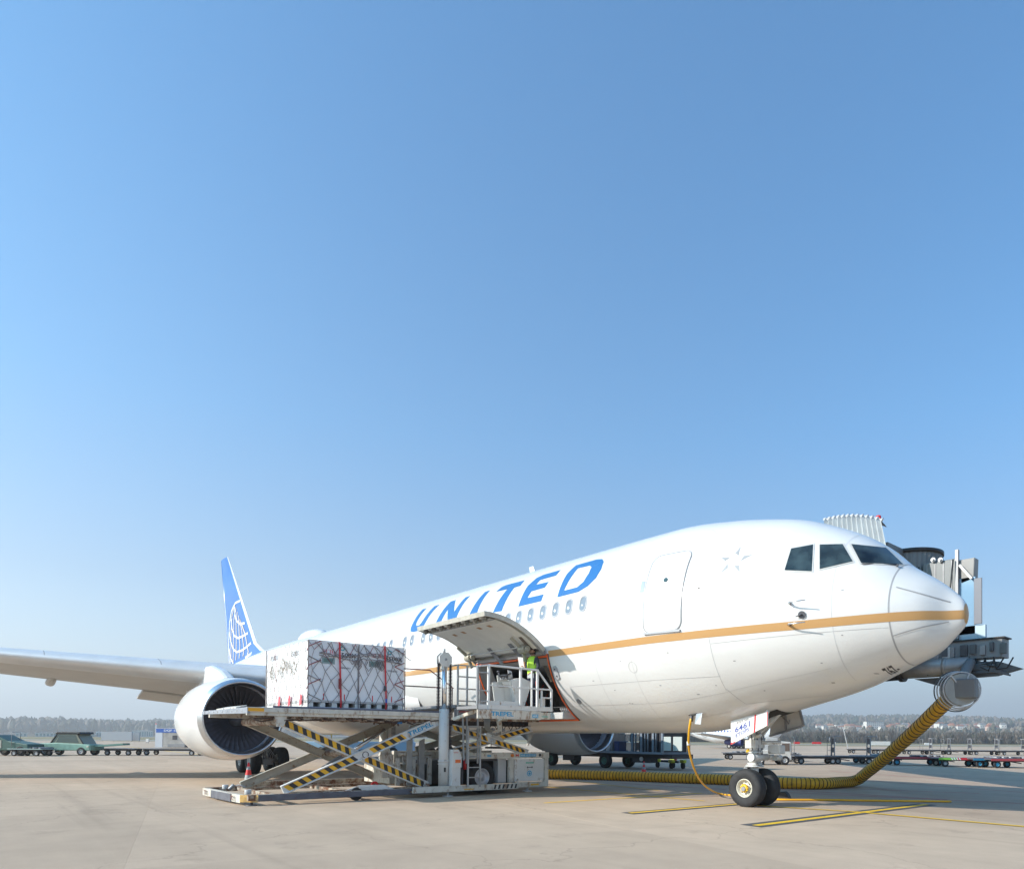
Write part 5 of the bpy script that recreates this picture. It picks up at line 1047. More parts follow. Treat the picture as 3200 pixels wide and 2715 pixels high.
# drooping bunched net along the upper part
for k in range(3):
    P = []; 
    for i in range(26):
        t = i/25; P.append((ca0+.25+(W_-.35)*t, cb0+.03+.01*rr.random(), cz0+1.18+.10*math.sin(t*3.3+k)-.10*math.sin(t*6.28)*.6+rr.uniform(-.03, .03)+.03*(t > .5)))
    rope(P, .011)
for k in range(8):
    a = ca0+.15+k*.31; P = [(a, cb0+.02, cz1-.02), (a+.1, cb0+.03, cz1-.10-.08*rr.random()), (a+.25, cb0+.03, cz1-.22-.1*rr.random()), (a+.38, cb0+.03, cz1-.32)]; rope(P, .010)
for k in range(7):
    a = ca0+1.0+rr.uniform(0, 1.2); z = cz0+.9+rr.uniform(0, .25); rope([(a, cb0+.03, z+.2), (a-.06, cb0+.035, z+.05), (a+.02, cb0+.035, z-.06), (a+.09, cb0+.035, z+.04), (a+.04, cb0+.03, z+.2)], .011)
# end face (towards the wing)
for i in range(10):
    b0_ = cb0-.15-(cb0-cb1-.2)*i/9
    for sgn in (-1, 1):
        P = []
        for j in range(8): P.append((ca0-.016-.01*rr.random(), min(cb0, max(cb1, b0_+sgn*(.16 if j % 2 else -.0)+rr.uniform(-.03, .03))), cz0-.03+(H_+.02)*j/7))
        rope(P, .0055, mi=1 if rr.random() < .12 else 2)
for k in range(46):
    b_ = cb0-.45-2.4*rr.random(); z = cz0+.78+.32*(b_-cb1)/3+rr.uniform(-.18, .16)*(.5+rr.random()); P = [(ca0-.03, b_, z)]
    for q in range(5): P.append((ca0-.03-.02*rr.random(), P[-1][1]+rr.uniform(-.12, .12), P[-1][2]+rr.uniform(-.08, .08)))
    rope(P, .006, mi=2)
# over the edges and down to the skid
for (a, b_) in ((ca0, cb0), (ca1, cb0), (am, cb0), (ca0, cb1)): rope([(a+(.012 if a == ca1 else -.012 if a == ca0 else 0), b_+(.02 if b_ == cb0 else -.01), z) for z in (cz1, (cz0+cz1)/2, cz0-.12)], .014)
for i in range(9): a = ca0+W_*i/8; rope([(a, cb0+.012, cz1+.006), (a+.1, (cb0+cb1)/2, cz1+.012), (a, cb1, cz1+.006)], .009)
for j in range(2): rope([(ca0, cb0+.015, cz1+.008), (ca1, cb0+.015, cz1+.008)], .010)
# ropes meeting at the vertical edges
for k in range(6):
    z = cz0+.2+k*.24; rope([(ca0-.01, cb0-.08, z-.1), (ca0-.005, cb0+.015, z), (ca0+.3, cb0+.02, z+(.16 if k % 2 else -.14))], .011, mi=1 if k % 2 else 0); rope([(ca1, cb0+.015, z), (ca1-.28, cb0+.02, z+(.12 if k % 2 else -.12))], .011, mi=1)
no = net.build('cargo_net', [ROPE, mat('dark red rope', (.30, .05, .06), .8), mat('tan rope', (.44, .39, .34), .8)], None, fix=False); tag(no, 'tangled grey and dark red rope net draped over the white containers', 'cargo net')
for a, lab in ((2.13, 'red webbing strap left of the container joint, with a dark red buckle'), (3.33, 'red webbing strap right of the container joint, with a small blue end')):
    st = thing('tie_down_strap', lab, 'strap', Lp(a, cb0, cz0-.1), group='red straps over the containers')
    w = .022; m = N_(); P = [(a, cb0+.045, cz1+.02), (a+.012, cb0+.05, cz0+1.0), (a+.03, cb0+.06, cz0+.45), (a+.05, cb0+.05, cz0-.02), (a+.055, cb0+.02, 2.37)]
    for p, q in zip(P[:-1], P[1:]): m.bar(p, q, .042, .006, up=(0, 1, 0))
    m.bar((a, cb0+.045, cz1+.02), (a, cb1, cz1+.02), .05, .006); B('webbing', m, STRAPR, st, bev=0)
    m = N_(); m.box((a-.03, cb0+.06, cz0+.36), (a+.045, cb0+.09, cz0+.62) if a < 3 else (a+.03, cb0+.09, cz0+.50)); B('ratchet_buckle', m, mat('dark red buckle', (.25, .03, .03), .5) if a < 3 else DGREY, st)
    if a > 3: m = N_(); m.box((a+.02, cb0+.058, cz0+.05), (a+.07, cb0+.064, cz0+.16)); B('strap_end', m, mat('strap blue', (.05, .12, .5), .6), st, bev=0)
for k, b_ in enumerate((-.75, -1.55, -2.3)):
    m = N_(); m.prism([(ca0-.05, b_, cz0-.08), (ca0-.05, b_+.14, cz0-.04), (ca0-.05, b_+.16, cz0+.18), (ca0-.05, b_+.06, cz0+.22)], (.01, 0, 0)); o = m.build('warning_ribbon', mat('pale red ribbon', (.68, .10, .12), .6), None, M=LM); tag(o, ('red ribbon tag at the foot of the end face, nearest the corner', 'red ribbon tag at the foot of the end face, middle one', 'red ribbon tag at the foot of the end face, farthest left')[k], 'ribbon', 'red ribbons on the net')
# ------------------------------------------------------------------ jet bridge on the far side of the nose
JG = mat('jet bridge grey', (.16, .17, .175), .5, .2, var=.08, scale=1.5); JD = mat('jet bridge dark', (.10, .11, .12), .5, .3, var=.2); JB = mat('jet bridge blue glass', (.22, .36, .50), .1, spec=.8); JW = mat('bellows light', (.50, .53, .54), .6, var=.08)
jb = thing('jet_bridge', 'grey passenger boarding bridge with pleated canopy docked behind the airliner nose', 'jet bridge', (2.5, 5, 0))
# pleated canopy over the door
mb = MB(); n = 24; T = []; Bt = []
for i in range(n+1):
    t = i/n; x = .35+1.55*t; z = 7.62-.38*t**2.2-.02; dy = .05*(1 if i % 2 else -1); T.append((x, 2.75+dy, z)); Bt.append((x+.30*t, 2.75+dy, z-1.5)); 
T2 = [(p[0], p[1]+.35, p[2]-.1) for p in T]; mb.add(T+Bt+T2, [(i, i+1, n+1+i+1, n+1+i) for i in range(n)]+[(i, i+1, 2*n+2+i+1, 2*n+2+i) for i in range(n)]); mb.build('canopy_bellows', JW, jb, fix=False)
mb = MB()
for i in range(0, n+1, 2): mb.cyl((T[i][0], T[i][1], T[i][2]), (T[i][0], T[i][1]+.12, T[i][2]+.06), .03, 6)
mb.tube([(p[0], p[1]+.06, p[2]+.01) for p in T], .035, 6); mb.build('canopy_frame', mat('canopy white', (.7, .7, .7), .5), jb)
for (u, v) in ((2592, 1634), (2625, 1625)):
    p = Vector(atY(u, v, 3.3)); mb = MB(); mb.box((p.x-.05, 3.28, p.z-.25), (p.x+.05, 3.33, p.z)); mb.build('canopy_bracket', LGREY, jb)
p = Vector(atY(2745, 1638, 3.0)); mb = MB(); mb.lathe([(0, .09), (.10, .085), (.24, .06), (.26, .001)], (p.x, 3.0, p.z-.02), (0, 0, 1), 14); mb.build('beacon', RED, jb); mb = MB(); mb.cyl((p.x, 3, p.z-.3), (p.x, 3, p.z-.02), .05, 10); mb.build('beacon_post', LGREY, jb)
mb = MB(); mb.box((1.25, 3.0, 4.0), (1.95, 4.2, 6.72)); mb.build('cab_side', JG, jb, bev=.02)
mb = MB(); c = Vector((1.75, 4.75, 3.8)); N = 84
ring = [(c.x+(.82+(.018 if k % 2 else 0))*math.cos(2*math.pi*k/N), c.y+(.82+(.018 if k % 2 else 0))*math.sin(2*math.pi*k/N)) for k in range(N)]
mb.add([(x, y, 3.9) for x, y in ring]+[(x, y, 6.62) for x, y in ring], [(k, (k+1) % N, N+(k+1) % N, N+k) for k in range(N)]); mb.build('corrugated_rotunda', JG, jb, fix=False)
mb = MB(); mb.cyl((c.x, c.y, 6.62), (c.x, c.y, 6.72), .87, 40); mb.build('rotunda_cap', BLACK, jb)
mb = MB(); mb.box((2.40, 4.05, 3.75), (3.22, 4.5, 6.25)); w_ = mb.build('cab_wall', JG, jb, bev=.02)
for u in (2918, 2941):
    p = Vector(atY(u, 1750, 4.04)); mb = MB(); mb.cyl((p.x, 4.05, p.z), (p.x, 3.98, p.z), .06, 12); mb.cyl((p.x, 4.0, p.z), (p.x, 3.93, p.z), .03, 10); mb.build('spot_lamp', LGREY, w_)
mb = MB(); mb.box((3.20, 4.0, 4.2), (3.27, 4.1, 6.45)); mb.build('corner_pole', MGREY, jb)
mb = MB(); mb.prism([(3.27, 4.1, 6.20), (3.62, 4.1, 6.20), (3.60, 4.1, 5.66), (3.30, 4.1, 5.58)], (0, .3, 0)); mb.build('awning_box', mat('awning brown grey', (.26, .25, .24), .5, var=.1), jb, bev=.02)
mb = MB(); mb.bar((3.30, 4.02, 6.05), (3.58, 4.02, 5.66), .05, .06); mb.build('awning_brace', LGREY, jb)
mb = MB(); mb.box((3.22, 4.1, 4.3), (3.63, 4.14, 5.72)); mb.build('cab_window', JB, jb)
mb = MB(); mb.box((3.62, 4.04, 4.52), (3.80, 4.08, 5.66)); mb.build('window_shutter', mat('shutter grey', (.16, .17, .2), .5), jb, bev=.01)
mb = MB(); mb.box((3.0, 4.1, 4.12), (3.86, 4.2, 4.5)); mb.build('window_sill_panel', mat('pale blue panel', (.40, .52, .60), .5), jb)
mb = MB(); mb.box((2.5, 4.0, 3.66), (4.26, 4.5, 4.12)); bd = mb.build('cab_floor_box', mat('floor box grey', (.20, .215, .23), .55, var=.12, scale=2), jb, bev=.015)
mb = MB(); mb.box((3.0, 3.95, 4.12), (4.32, 4.5, 4.15)); mb.build('floor_edge', BLACK, bd)
for k in range(3): mb = MB(); x = 2.35+.28*k; mb.box((x, 3.95, 3.72), (x+.2, 4.1, 4.0)); mb.build('junction_box', (DGREY, MGREY, LGREY)[k], jb, bev=.01)
mb = MB(); mb.box((1.2, 3.98, 3.60), (3.3, 4.3, 3.66)); mb.box((.2, 4.4, 3.5), (3.6, 4.6, 3.66)); mb.build('floor_beam', JD, jb)
mb = MB(); mb.cyl((1.95, 4.0, 3.50), (3.55, 4.0, 3.50), .235, 28); mb.cyl((2.95, 4.0, 3.50), (3.05, 4.0, 3.50), .25, 28); mb.build('air_duct', mat('duct metal', (.36, .35, .34), .45, .5, var=.15), jb)
mb = MB(); mb.cyl((.2, 4.0, 3.42), (1.95, 4.0, 3.46), .22, 24); mb.cyl((1.85, 4, 3.46), (1.96, 4, 3.46), .27, 24); mb.cyl((.9, 4, 3.46), (1.0, 4, 3.46), .25, 24); mb.build('rubber_duct', BLACK, jb)
mb = MB(); rr = random.Random(4)
for k in range(9): z = 3.30+.03*k; mb.tube([(3.3, 3.9, z), (3.7, 3.85, z-.06*rr.random()), (4.1, 3.9, z+.02-.1*rr.random()), (4.45-.04*k, 3.95, z-.12+.05*rr.random())], .025, 6)
mb.prism([(3.35, 3.95, 3.62), (4.2, 3.95, 3.55), (4.65, 3.95, 3.36), (4.1, 3.95, 3.22), (3.4, 3.95, 3.2)], (0, .3, 0)); mb.build('drive_machinery', JD, jb)
mb = MB(); mb.prism([(2.2, 4.0, 3.25), (3.1, 4.0, 3.25), (3.2, 4.0, 2.9)], (0, .1, 0)); mb.build('hanger_plate', JD, jb)
rc = Vector(atY(2992, 2158, 3.3)); ax = Vector((VW[0]*.9-.25, VW[1]*.9-.5, 0)).normalized(); ax = Vector((.62, -.78, .05)).normalized()
x_ = ax.orthogonal().normalized(); y_ = ax.cross(x_)
mb = MB(); mb.cyl(rc-ax*.05, rc+ax*.28, .375, 36); mb.build('hose_reel_drum', mat('reel grey', (.33, .33, .31), .5, .2, var=.1), jb)
for k, (o_, r_) in enumerate(((-.12, .49), (0, .465), (.12, .44), (.28, .415))):
    mb = MB(); mb.tube([rc+ax*o_+(x_*math.cos(2*math.pi*i/36)+y_*math.sin(2*math.pi*i/36))*r_ for i in range(36)], .016, 6, closed=True); mb.build('reel_hoop', LGREY if k else JD, jb)
mb = MB()
for k in range(3): a = k*math.pi/3+2.6; mb.bar(rc+ax*.30+(x_*math.cos(a)+y_*math.sin(a))*.08, rc+ax*.30+(x_*math.cos(a)+y_*math.sin(a))*.42, .03, .03)
mb.build('reel_spoke', LGREY, jb)
mb = MB(); mb.cyl(rc+Vector((.1, 0, .3)), rc+Vector((.1, .6, .75)), .12, 12); mb.box((rc.x+.0, rc.y-.32, rc.z-.20), (rc.x+.50, rc.y-.1, rc.z+.26)); mb.build('reel_housing', mat('housing grey', (.16, .17, .18), .5), jb, bev=.03)
rr = random.Random(12)
for k in range(7):
    x = 2.9+.22*k; mb = MB(); mb.box((x, 3.93, 3.72+rr.uniform(0, .1)), (x+rr.uniform(.08, .18), 4.0, 3.95+rr.uniform(0, .1))); mb.build('equipment_box', (JD, MGREY, DGREY)[k % 3], jb, bev=.01)
mb = MB()
for k in range(10): x = 2.3+.2*k; mb.tube([(x, 3.9, 3.66), (x+.08, 3.86, 3.48-rr.uniform(0, .15)), (x+.3, 3.86, 3.42-rr.uniform(0, .12)), (x+.42, 3.9, 3.62)], .018, 6)
mb.tube([(2.35, 3.92, 6.15), (2.42, 3.92, 5.2), (2.40, 3.92, 4.2)], .02, 6); mb.tube([(3.18, 3.93, 6.2), (3.12, 3.9, 5.4), (3.16, 3.93, 4.3)], .02, 6); o = mb.build('bridge_cable', BLACK, jb); o['kind'] = 'stuff'
mb = MB(); mb.bar((3.2, 4.02, 4.16), (4.3, 4.02, 3.98), .03, .05); mb.build('diagonal_brace', JD, jb)
for k in range(4): mb = MB(); mb.box((2.5+.2*k, 4.035, 3.8), (2.52+.2*k, 4.05, 6.2)); mb.build('wall_seam', MGREY, w_)
# tunnel running away behind the aircraft, on its support leg
t0 = Vector((1.6, 5.6, 0)); t1 = Vector(atD(2345, 2300, 48)); t1.z = 0; d = (t1-t0).normalized(); s = Vector((-d.y, d.x, 0))
mb = MB(); mb.bar(t0+Vector((0, 0, 5.15)), t1+Vector((0, 0, 5.0)), 2.6, 2.3); tn = mb.build('tunnel', JG, jb)
mb = MB(); q = t0.lerp(t1, .86); mb.cyl(q, q+Vector((0, 0, 4)), .25, 14); mb.bar(q-s*.9+Vector((0, 0, .5)), q+s*.9+Vector((0, 0, .5)), .3, .3); mb.build('support_leg', JG, jb)
# ------------------------------------------------------------------ yellow air hose
HY = mat('yellow hose fabric', (.72, .40, .02), .45, var=.12, scale=5, rust=(.35, .20, .03), rustamt=.35, bump=.2); HB = mat('hose wire', (.05, .03, .02), .7)
gp = [atZ(u, v, .19) for u, v in ((1600, 2414), (1713, 2417), (1900, 2422), (2100, 2429), (2290, 2436), (2440, 2445), (2560, 2447), (2630, 2443))]
e_ = Vector(atY(2964, 2184, 3.42)); b_ = Vector(atZ(2678, 2438, .20)); gp = [Vector(p) for p in gp]+[Vector(atZ(2660, 2441, .19)), b_+(e_-b_)*.02]+[b_.lerp(e_, t)+Vector((0, 0, -.07*math.sin(math.pi*t))) for t in (.06, .15, .3, .5, .75, 1)]
def smooth(P, step):
    Q = []
    for i in range(len(P)-1):
        p0 = P[max(i-1, 0)]; p1 = P[i]; p2 = P[i+1]; p3 = P[min(i+2, len(P)-1)]; m = max(2, int((p2-p1).length/.05))
        for k in range(m): t = k/m; Q.append(.5*((2*p1)+(p2-p0)*t+(2*p0-5*p1+4*p2-p3)*t*t+(3*p1-p0-3*p2+p3)*t**3))
    Q.append(P[-1]); out = [Q[0]]; acc = 0
    for a, b in zip(Q[:-1], Q[1:]):
        L = (b-a).length; pos = step-acc
        while pos <= L: out.append(a.lerp(b, pos/L)); pos += step
        acc = (acc+L) % step if L < step-acc else (L-(pos-step))
    return out
HP = smooth(gp, .0225); mb = MB(); ri = []; k = 0
while k < len(HP)-2: ri.append(k); k += 10 if HP[k].z > .26 else 6
rads = [.186]*len(HP)
for a, b in zip(ri[:-1], ri[1:]):
    for q in range(a, b): rads[q] = .176+.013*math.sin(math.pi*(q-a)/(b-a))*(1+.3*noise.noise(HP[q]*3))
mb.tube(HP, rads, 18)
hs = mb.build('air_conditioning_hose', [HY, HB]); tag(hs, 'thick ribbed yellow air hose lying behind the nose wheels and rising to the jet bridge', 'hose')
mb = MB()
for k in ri:
    d = (HP[k+1]-HP[max(0, k-1)]).normalized(); x_ = d.orthogonal().normalized(); y_ = d.cross(x_); mb.tube([HP[k]+(x_*math.cos(2*math.pi*i/20)+y_*math.sin(2*math.pi*i/20))*.181 for i in range(20)], .0125, 5, closed=True)
o = mb.build('hose_wire_rings', HB, hs); o['kind'] = 'stuff'
# ------------------------------------------------------------------ ground power cable
cp = [Vector(onf(2163, 2236))+Vector((0, -.02, 0))]
for (u, v, Y) in ((2156, 2262, -1.25), (2153, 2290, -1.15), (2152, 2330, -.95), (2160, 2372, -.6), (2174, 2412, -.1), (2192, 2442, .5), (2215, 2463, 1.1)): cp.append(Vector(atY(u, v, Y)))
for (u, v) in ((2250, 2479), (2300, 2485), (2370, 2490), (2440, 2497), (2600, 2498), (2700, 2500), (2978, 2503)): cp.append(Vector(atZ(u, v, .03)))
mb = MB(); mb.tube(smooth(cp, .12), .028, 8); cbl = mb.build('power_cable', CABLE); tag(cbl, 'orange yellow power cable hanging from the belly socket and lying past the nose wheels', 'cable')
mb = MB(); a = Vector(atY(2152, 2322, -.98)); mb.cyl(a-Vector((0, 0, .05)), a+Vector((0, 0, .05)), .05, 10); o = mb.build('cable_tie', mat('white tape', (.7, .7, .7), .6), cbl)
mb = MB(); mb.tube([cp[0]+Vector((0, 0, .02)), cp[0]+Vector((0, 0, -.14))], [.05, .04], 10); mb.build('cable_plug', DGREY, cbl)
mb = MB(); a = Vector(atZ(2418, 2493, 0)); mb.prism([a, a+Vector((.42, .10, 0)), a+Vector((.36, .09, .13)), a+Vector((.28, .07, .20)), a+Vector((.05, .01, .17))], (-.05, .22, 0)); ck = mb.build('wheel_chock', mat('chock rubber', (.015, .015, .016), .6), bev=.012); tag(ck, 'black rubber chock behind the far nose wheel', 'wheel chock')
# ------------------------------------------------------------------ cones
def cone(loc, label, h=.75):
    t = thing('traffic_cone', label, 'traffic cone', loc); x, y, z = loc; s = h/.75; mb = MB(); mb.lathe([(.03, .17*s), (.05*s, .155*s), (.22*s, .12*s)], loc, (0, 0, 1), 20); mb.lathe([(.22*s, .1201*s), (.36*s, .092*s)], loc, (0, 0, 1), 20, 1); mb.lathe([(.36*s, .092*s), (.52*s, .062*s)], loc, (0, 0, 1), 20); mb.lathe([(.52*s, .062*s), (.62*s, .045*s)], loc, (0, 0, 1), 20, 1); mb.lathe([(.62*s, .045*s), (.74*s, .024*s), (.75*s, .001)], loc, (0, 0, 1), 20)
    mb.build('cone_body', [mat('cone red', (.70, .03, .03), .5), mat('cone band', (.32, .34, .34), .5, var=.3, scale=20)], t); mb = MB(); mb.box((x-.2*s, y-.2*s, 0), (x+.2*s, y+.2*s, .035)); mb.build('cone_base', mat('cone red', (.7, .03, .03), .5), t, bev=.01)
cone(tuple(atZ(776, 2456, 0)), 'red cone with grey bands between the loader base and the main wheels', .78)
cone(tuple(atZ(2012, 2413, 0)), 'small red and white cone beyond the yellow hose', .56)
# ------------------------------------------------------------------ the loader operator
pb = Vector(lb := (LM.inverted() @ Vector(atX(1660, 2216, -5)))) if False else None
def placed(u, v, b):                                     # loader frame point seen at u,v on the plane b
    n = Vector((E2.y, -E2.x, 0)); n = Vector((-E1.y, E1.x, 0)); d = Vector(ray(u, v)); C = Vector(CP); off = (LO+E2*b); t = (off-C).dot(n)/d.dot(n); return LM.inverted() @ (C+d*t)
pf = placed(1664, 2214, -.55); PW = LM2 @ Vector((pf.x, pf.y, 2.565))
PM = Matrix.Translation(PW) @ Matrix.Rotation(math.atan2(-E1.y, -E1.x)+R(8), 4, 'Z') @ Matrix.Scale(.985, 4)
per = thing('person', 'man in dark cap, navy clothes and yellow hi-vis vest at the loader console holding papers', 'person', PM.translation)
V = []; EDG = []; RAD = []
def jv(p, r, par=None):
    V.append(p); RAD.append(r)
    if par is not None: EDG.append((par, len(V)-1))
    return len(V)-1
pel = jv((0, 0, .95), .135); sp = jv((.0, 0, 1.13), .125, pel); ch_ = jv((-.01, 0, 1.33), .14, sp); nb_ = jv((-.01, 0, 1.46), .075, ch_); nk = jv((.01, 0, 1.53), .052, nb_); hd = jv((.025, 0, 1.62), .088, nk); ht = jv((.02, 0, 1.70), .085, hd)
for s, kn, an in ((1, (.06, .10, .52), (-.03, .10, .10)), (-1, (.02, -.11, .52), (-.10, -.11, .10))):
    hp = jv((0, s*.09, .88), .10, pel); k = jv(kn, .066, hp); a = jv(an, .045, k); f = jv((an[0]+.05, an[1], .045), .04, a); jv((an[0]+.17, an[1]+s*.02, .035), .032, f)
def hand(w, d, up, pi):
    d = Vector(d).normalized(); up = Vector(up).normalized(); sd = d.cross(up); p = Vector(w); pm = jv(tuple(p+d*.05), .026, pi)
    for k, (o, L) in enumerate(((-.03, .045), (-.01, .055), (.01, .052), (.028, .04))): a = jv(tuple(p+d*.085+sd*o), .010, pm); b_ = jv(tuple(p+d*(.085+L*.6)+sd*o-up*.012), .009, a); jv(tuple(p+d*(.085+L)+sd*o-up*.035), .008, b_)
    a = jv(tuple(p+d*.05+sd*-.035+up*.0), .012, pm); jv(tuple(p+d*.08+sd*-.055-up*.01), .010, a)
# left arm (camera side) reaches down to the console; right arm holds the papers
sh = jv((.02, .19, 1.40), .070, ch_); el = jv((.02, .27, 1.14), .056, sh); wr = jv((.25, .24, .99), .040, el); hand((.25, .24, .99), (1, -.1, -.3), (0, 0, 1), wr)
sh = jv((-.01, -.18, 1.40), .068, ch_); el = jv((.03, -.24, 1.13), .052, sh); wr = jv((.24, -.12, 1.17), .036, el); hand((.24, -.12, 1.17), (.9, .35, .3), (0, .2, 1), wr)
me = bpy.data.meshes.new('body'); me.from_pydata(V, EDG, []); o = bpy.data.objects.new('body', me); COL.objects.link(o)
sk = o.modifiers.new('skin', 'SKIN'); sk.use_smooth_shade = True
for i, v in enumerate(me.skin_vertices[0].data): v.radius = (RAD[i], RAD[i]*(1.18 if i in (sp, ch_) else 1)); v.use_root = (i == pel)
me.skin_vertices[0].data[ch_].radius = (.12, .165); me.skin_vertices[0].data[sp].radius = (.115, .145); me.skin_vertices[0].data[pel].radius = (.115, .145); me.skin_vertices[0].data[hd].radius = (.095, .078); me.skin_vertices[0].data[ht].radius = (.09, .075)
ss = o.modifiers.new('sub', 'SUBSURF'); ss.levels = 2; ss.render_levels = 2
dg = bpy.context.evaluated_depsgraph_get(); m2 = bpy.data.meshes.new_from_object(o.evaluated_get(dg)); bpy.data.objects.remove(o)
SKIN = mat('skin', (.50, .27, .18), .5); CLOTH = mat('navy work cloth', (.018, .022, .045), .85, bump=.3, bscale=60); JACK = mat('dark jacket', (.035, .038, .05), .8, bump=.3, bscale=60); SHOE = mat('shoe', (.01, .01, .01), .5)
for m_ in (SKIN, CLOTH, JACK, SHOE): m2.materials.append(m_)
LW = Vector((.31, .22, .96)); RW = Vector((.30, -.09, 1.19))
for p in m2.polygons:
    c = p.center; p.use_smooth = True
    p.material_index = 0 if c.z > 1.50 or (c-LW).length < .085 and c.x > .262 or (c-RW).length < .11 and c.x > .25 else (3 if c.z < .11 else (1 if c.z < .97 else 2))
m2.transform(Matrix.Translation(-PM.translation) @ PM); bo = bpy.data.objects.new('body', m2); COL.objects.link(bo); bo.parent = per
def PB(name, mb, m, par=None, **k): return mb.build(name, m, par or per, M=PM, **k)
VEST = mat('hi vis yellow green', (.50, .85, .06), .6, emit=None); mb = MB(); rings = [(.86, .150, .182, 0), (.93, .150, .184, 2), (.99, .150, .184, 2), (1.08, .152, .186, 0), (1.22, .156, .192, 0), (1.33, .160, .198, 0), (1.40, .148, .19, 0), (1.45, .12, .155, 0), (1.485, .09, .10, 0)]
nn = 28; P = []
for z, rx, ry, _ in rings: P += [(-.005+rx*math.cos(2*math.pi*k/nn), ry*.93*math.sin(2*math.pi*k/nn), z) for k in range(nn)]
for i in range(len(rings)-1): mb.add([], [], 0)
mb.v = P
for i in range(len(rings)-1):
    for k in range(nn): mb.f.append([i*nn+k, i*nn+(k+1) % nn, (i+1)*nn+(k+1) % nn, (i+1)*nn+k]); mb.mi.append(1 if i in (0, 1) else 0); mb.sm.append(True)
PB('safety_vest', mb, [VEST, mat('reflective band', (.45, .47, .48), .3)], fix=False)
CAPM = mat('cap navy', (.012, .014, .03), .7)
mb = MB(); P = []
for j in range(7):
    a = math.pi/2*j/6
    for k in range(20): t = 2*math.pi*k/20; P.append((.015+.112*math.cos(a)*math.cos(t), .092*math.cos(a)*math.sin(t), 1.675+.105*math.sin(a)))
mb.add(P, [(j*20+k, j*20+(k+1) % 20, (j+1)*20+(k+1) % 20, (j+1)*20+k) for j in range(6) for k in range(20)], 0, True); mb.add([(.10, -.07, 1.685), (.10, .07, 1.685), (.175, .045, 1.665), (.195, 0, 1.66), (.175, -.045, 1.665), (.10, -.07, 1.675), (.10, .07, 1.675)], [(0, 1, 2, 3, 4), (5, 4, 3, 2, 6)]); PB('cap', mb, CAPM, fix=False)
mb = MB(); P = []
for j in range(6):
    for k in range(13): t = R(75)+R(210)*k/12; z = 1.545+.13*j/5; P.append((.015+.098*math.cos(t), .083*math.sin(t), z))
mb.add(P, [(j*13+k, j*13+k+1, (j+1)*13+k+1, (j+1)*13+k) for j in range(5) for k in range(12)], 0, True); PB('hair', mb, mat('dark hair', (.03, .02, .015), .8), fix=False)
mb = MB(); mb.tube([(.115, 0, 1.635), (.132, 0, 1.605), (.108, 0, 1.598)], [.010, .014, .010], 8); PB('nose', mb, SKIN)
mb = MB(); 
for s in (-1, 1): mb.lathe([(-.008, .001), (-.006, .016), (.004, .022), (.008, .018), (.008, .001)], (.02, s*.083, 1.615), (0, s, 0), 12)
PB('ear', mb, SKIN)
mb = MB()
for s in (-1, 1): mb.cb((.104, s*.032, 1.637), (.012, .022, .009))
PB('eye', mb, BLACK)
mb = MB(); mb.cb((.106, 0, 1.568), (.008, .040, .008)); PB('mouth', mb, mat('lip', (.35, .12, .10), .5))
mb = MB(); P = []
for j in range(4):
    for k in range(11): t = -R(80)+R(160)*k/10; P.append((.020+.092*math.cos(t)*(1-.12*j/3), .079*math.sin(t)*(1-.15*j/3), 1.585-.055*j/3))
mb.add(P, [(j*11+k, j*11+k+1, (j+1)*11+k+1, (j+1)*11+k) for j in range(3) for k in range(10)], 0, True); PB('beard', mb, mat('beard', (.10, .055, .035), .8), fix=False)
mb = MB(); mb.cb((-.02, .175, .90), (.10, .03, .05)); mb.cb((.0, .17, .70), (.09, .03, .14)); PB('red_pouch', mb, RED, bev=.01)
# papers
dc = thing('document_papers', 'stack of white and orange papers held up by the loader operator', 'papers', PM @ Vector((.35, -.05, 1.25))); mb = MB(); mb.bar((.30, -.12, 1.16), (.40, -.08, 1.43), .20, .012, up=(1, 0, -.4)); mb.build('white_sheet', mat('paper', (.75, .74, .72), .7), dc, M=PM); mb = MB(); mb.bar((.285, -.09, 1.13), (.345, -.06, 1.32), .16, .014, up=(1, 0, -.4)); mb.build('orange_sheet', mat('orange card', (.8, .30, .10), .6), dc, M=PM)
# cargo already inside the hold, under its orange net
cg = thing('hold_cargo', 'grey wrapped cargo under an orange net inside the dark hold', 'cargo', (HX0-1, 0, 2.24)); mb = MB(); mb.box((HX0-2.2, -1.15, 2.25), (HX0-.3, .7, 3.55)); mb.build('wrapped_load', mat('wrapped load grey', (.10, .10, .10), .7, var=.5, scale=3), cg, bev=.1)
mb = MB()
for k in range(-1, 5):
    for s in (-1, 1): a = -1.1+.4*k; b_ = a+s*.8; t = 1 if -1.15 <= b_ <= .7 else max(.1, ((.7 if s > 0 else -1.15)-a)/(s*.8)*s*s); mb.tube([(HX0-.27, max(-1.15, min(.7, a)), 2.3), (HX0-.27, max(-1.15, min(.7, b_)), 2.3+1.2*min(1, abs(t)))], .022, 5)
mb.build('orange_net', mat('orange net', (.65, .07, .02), .6), cg)
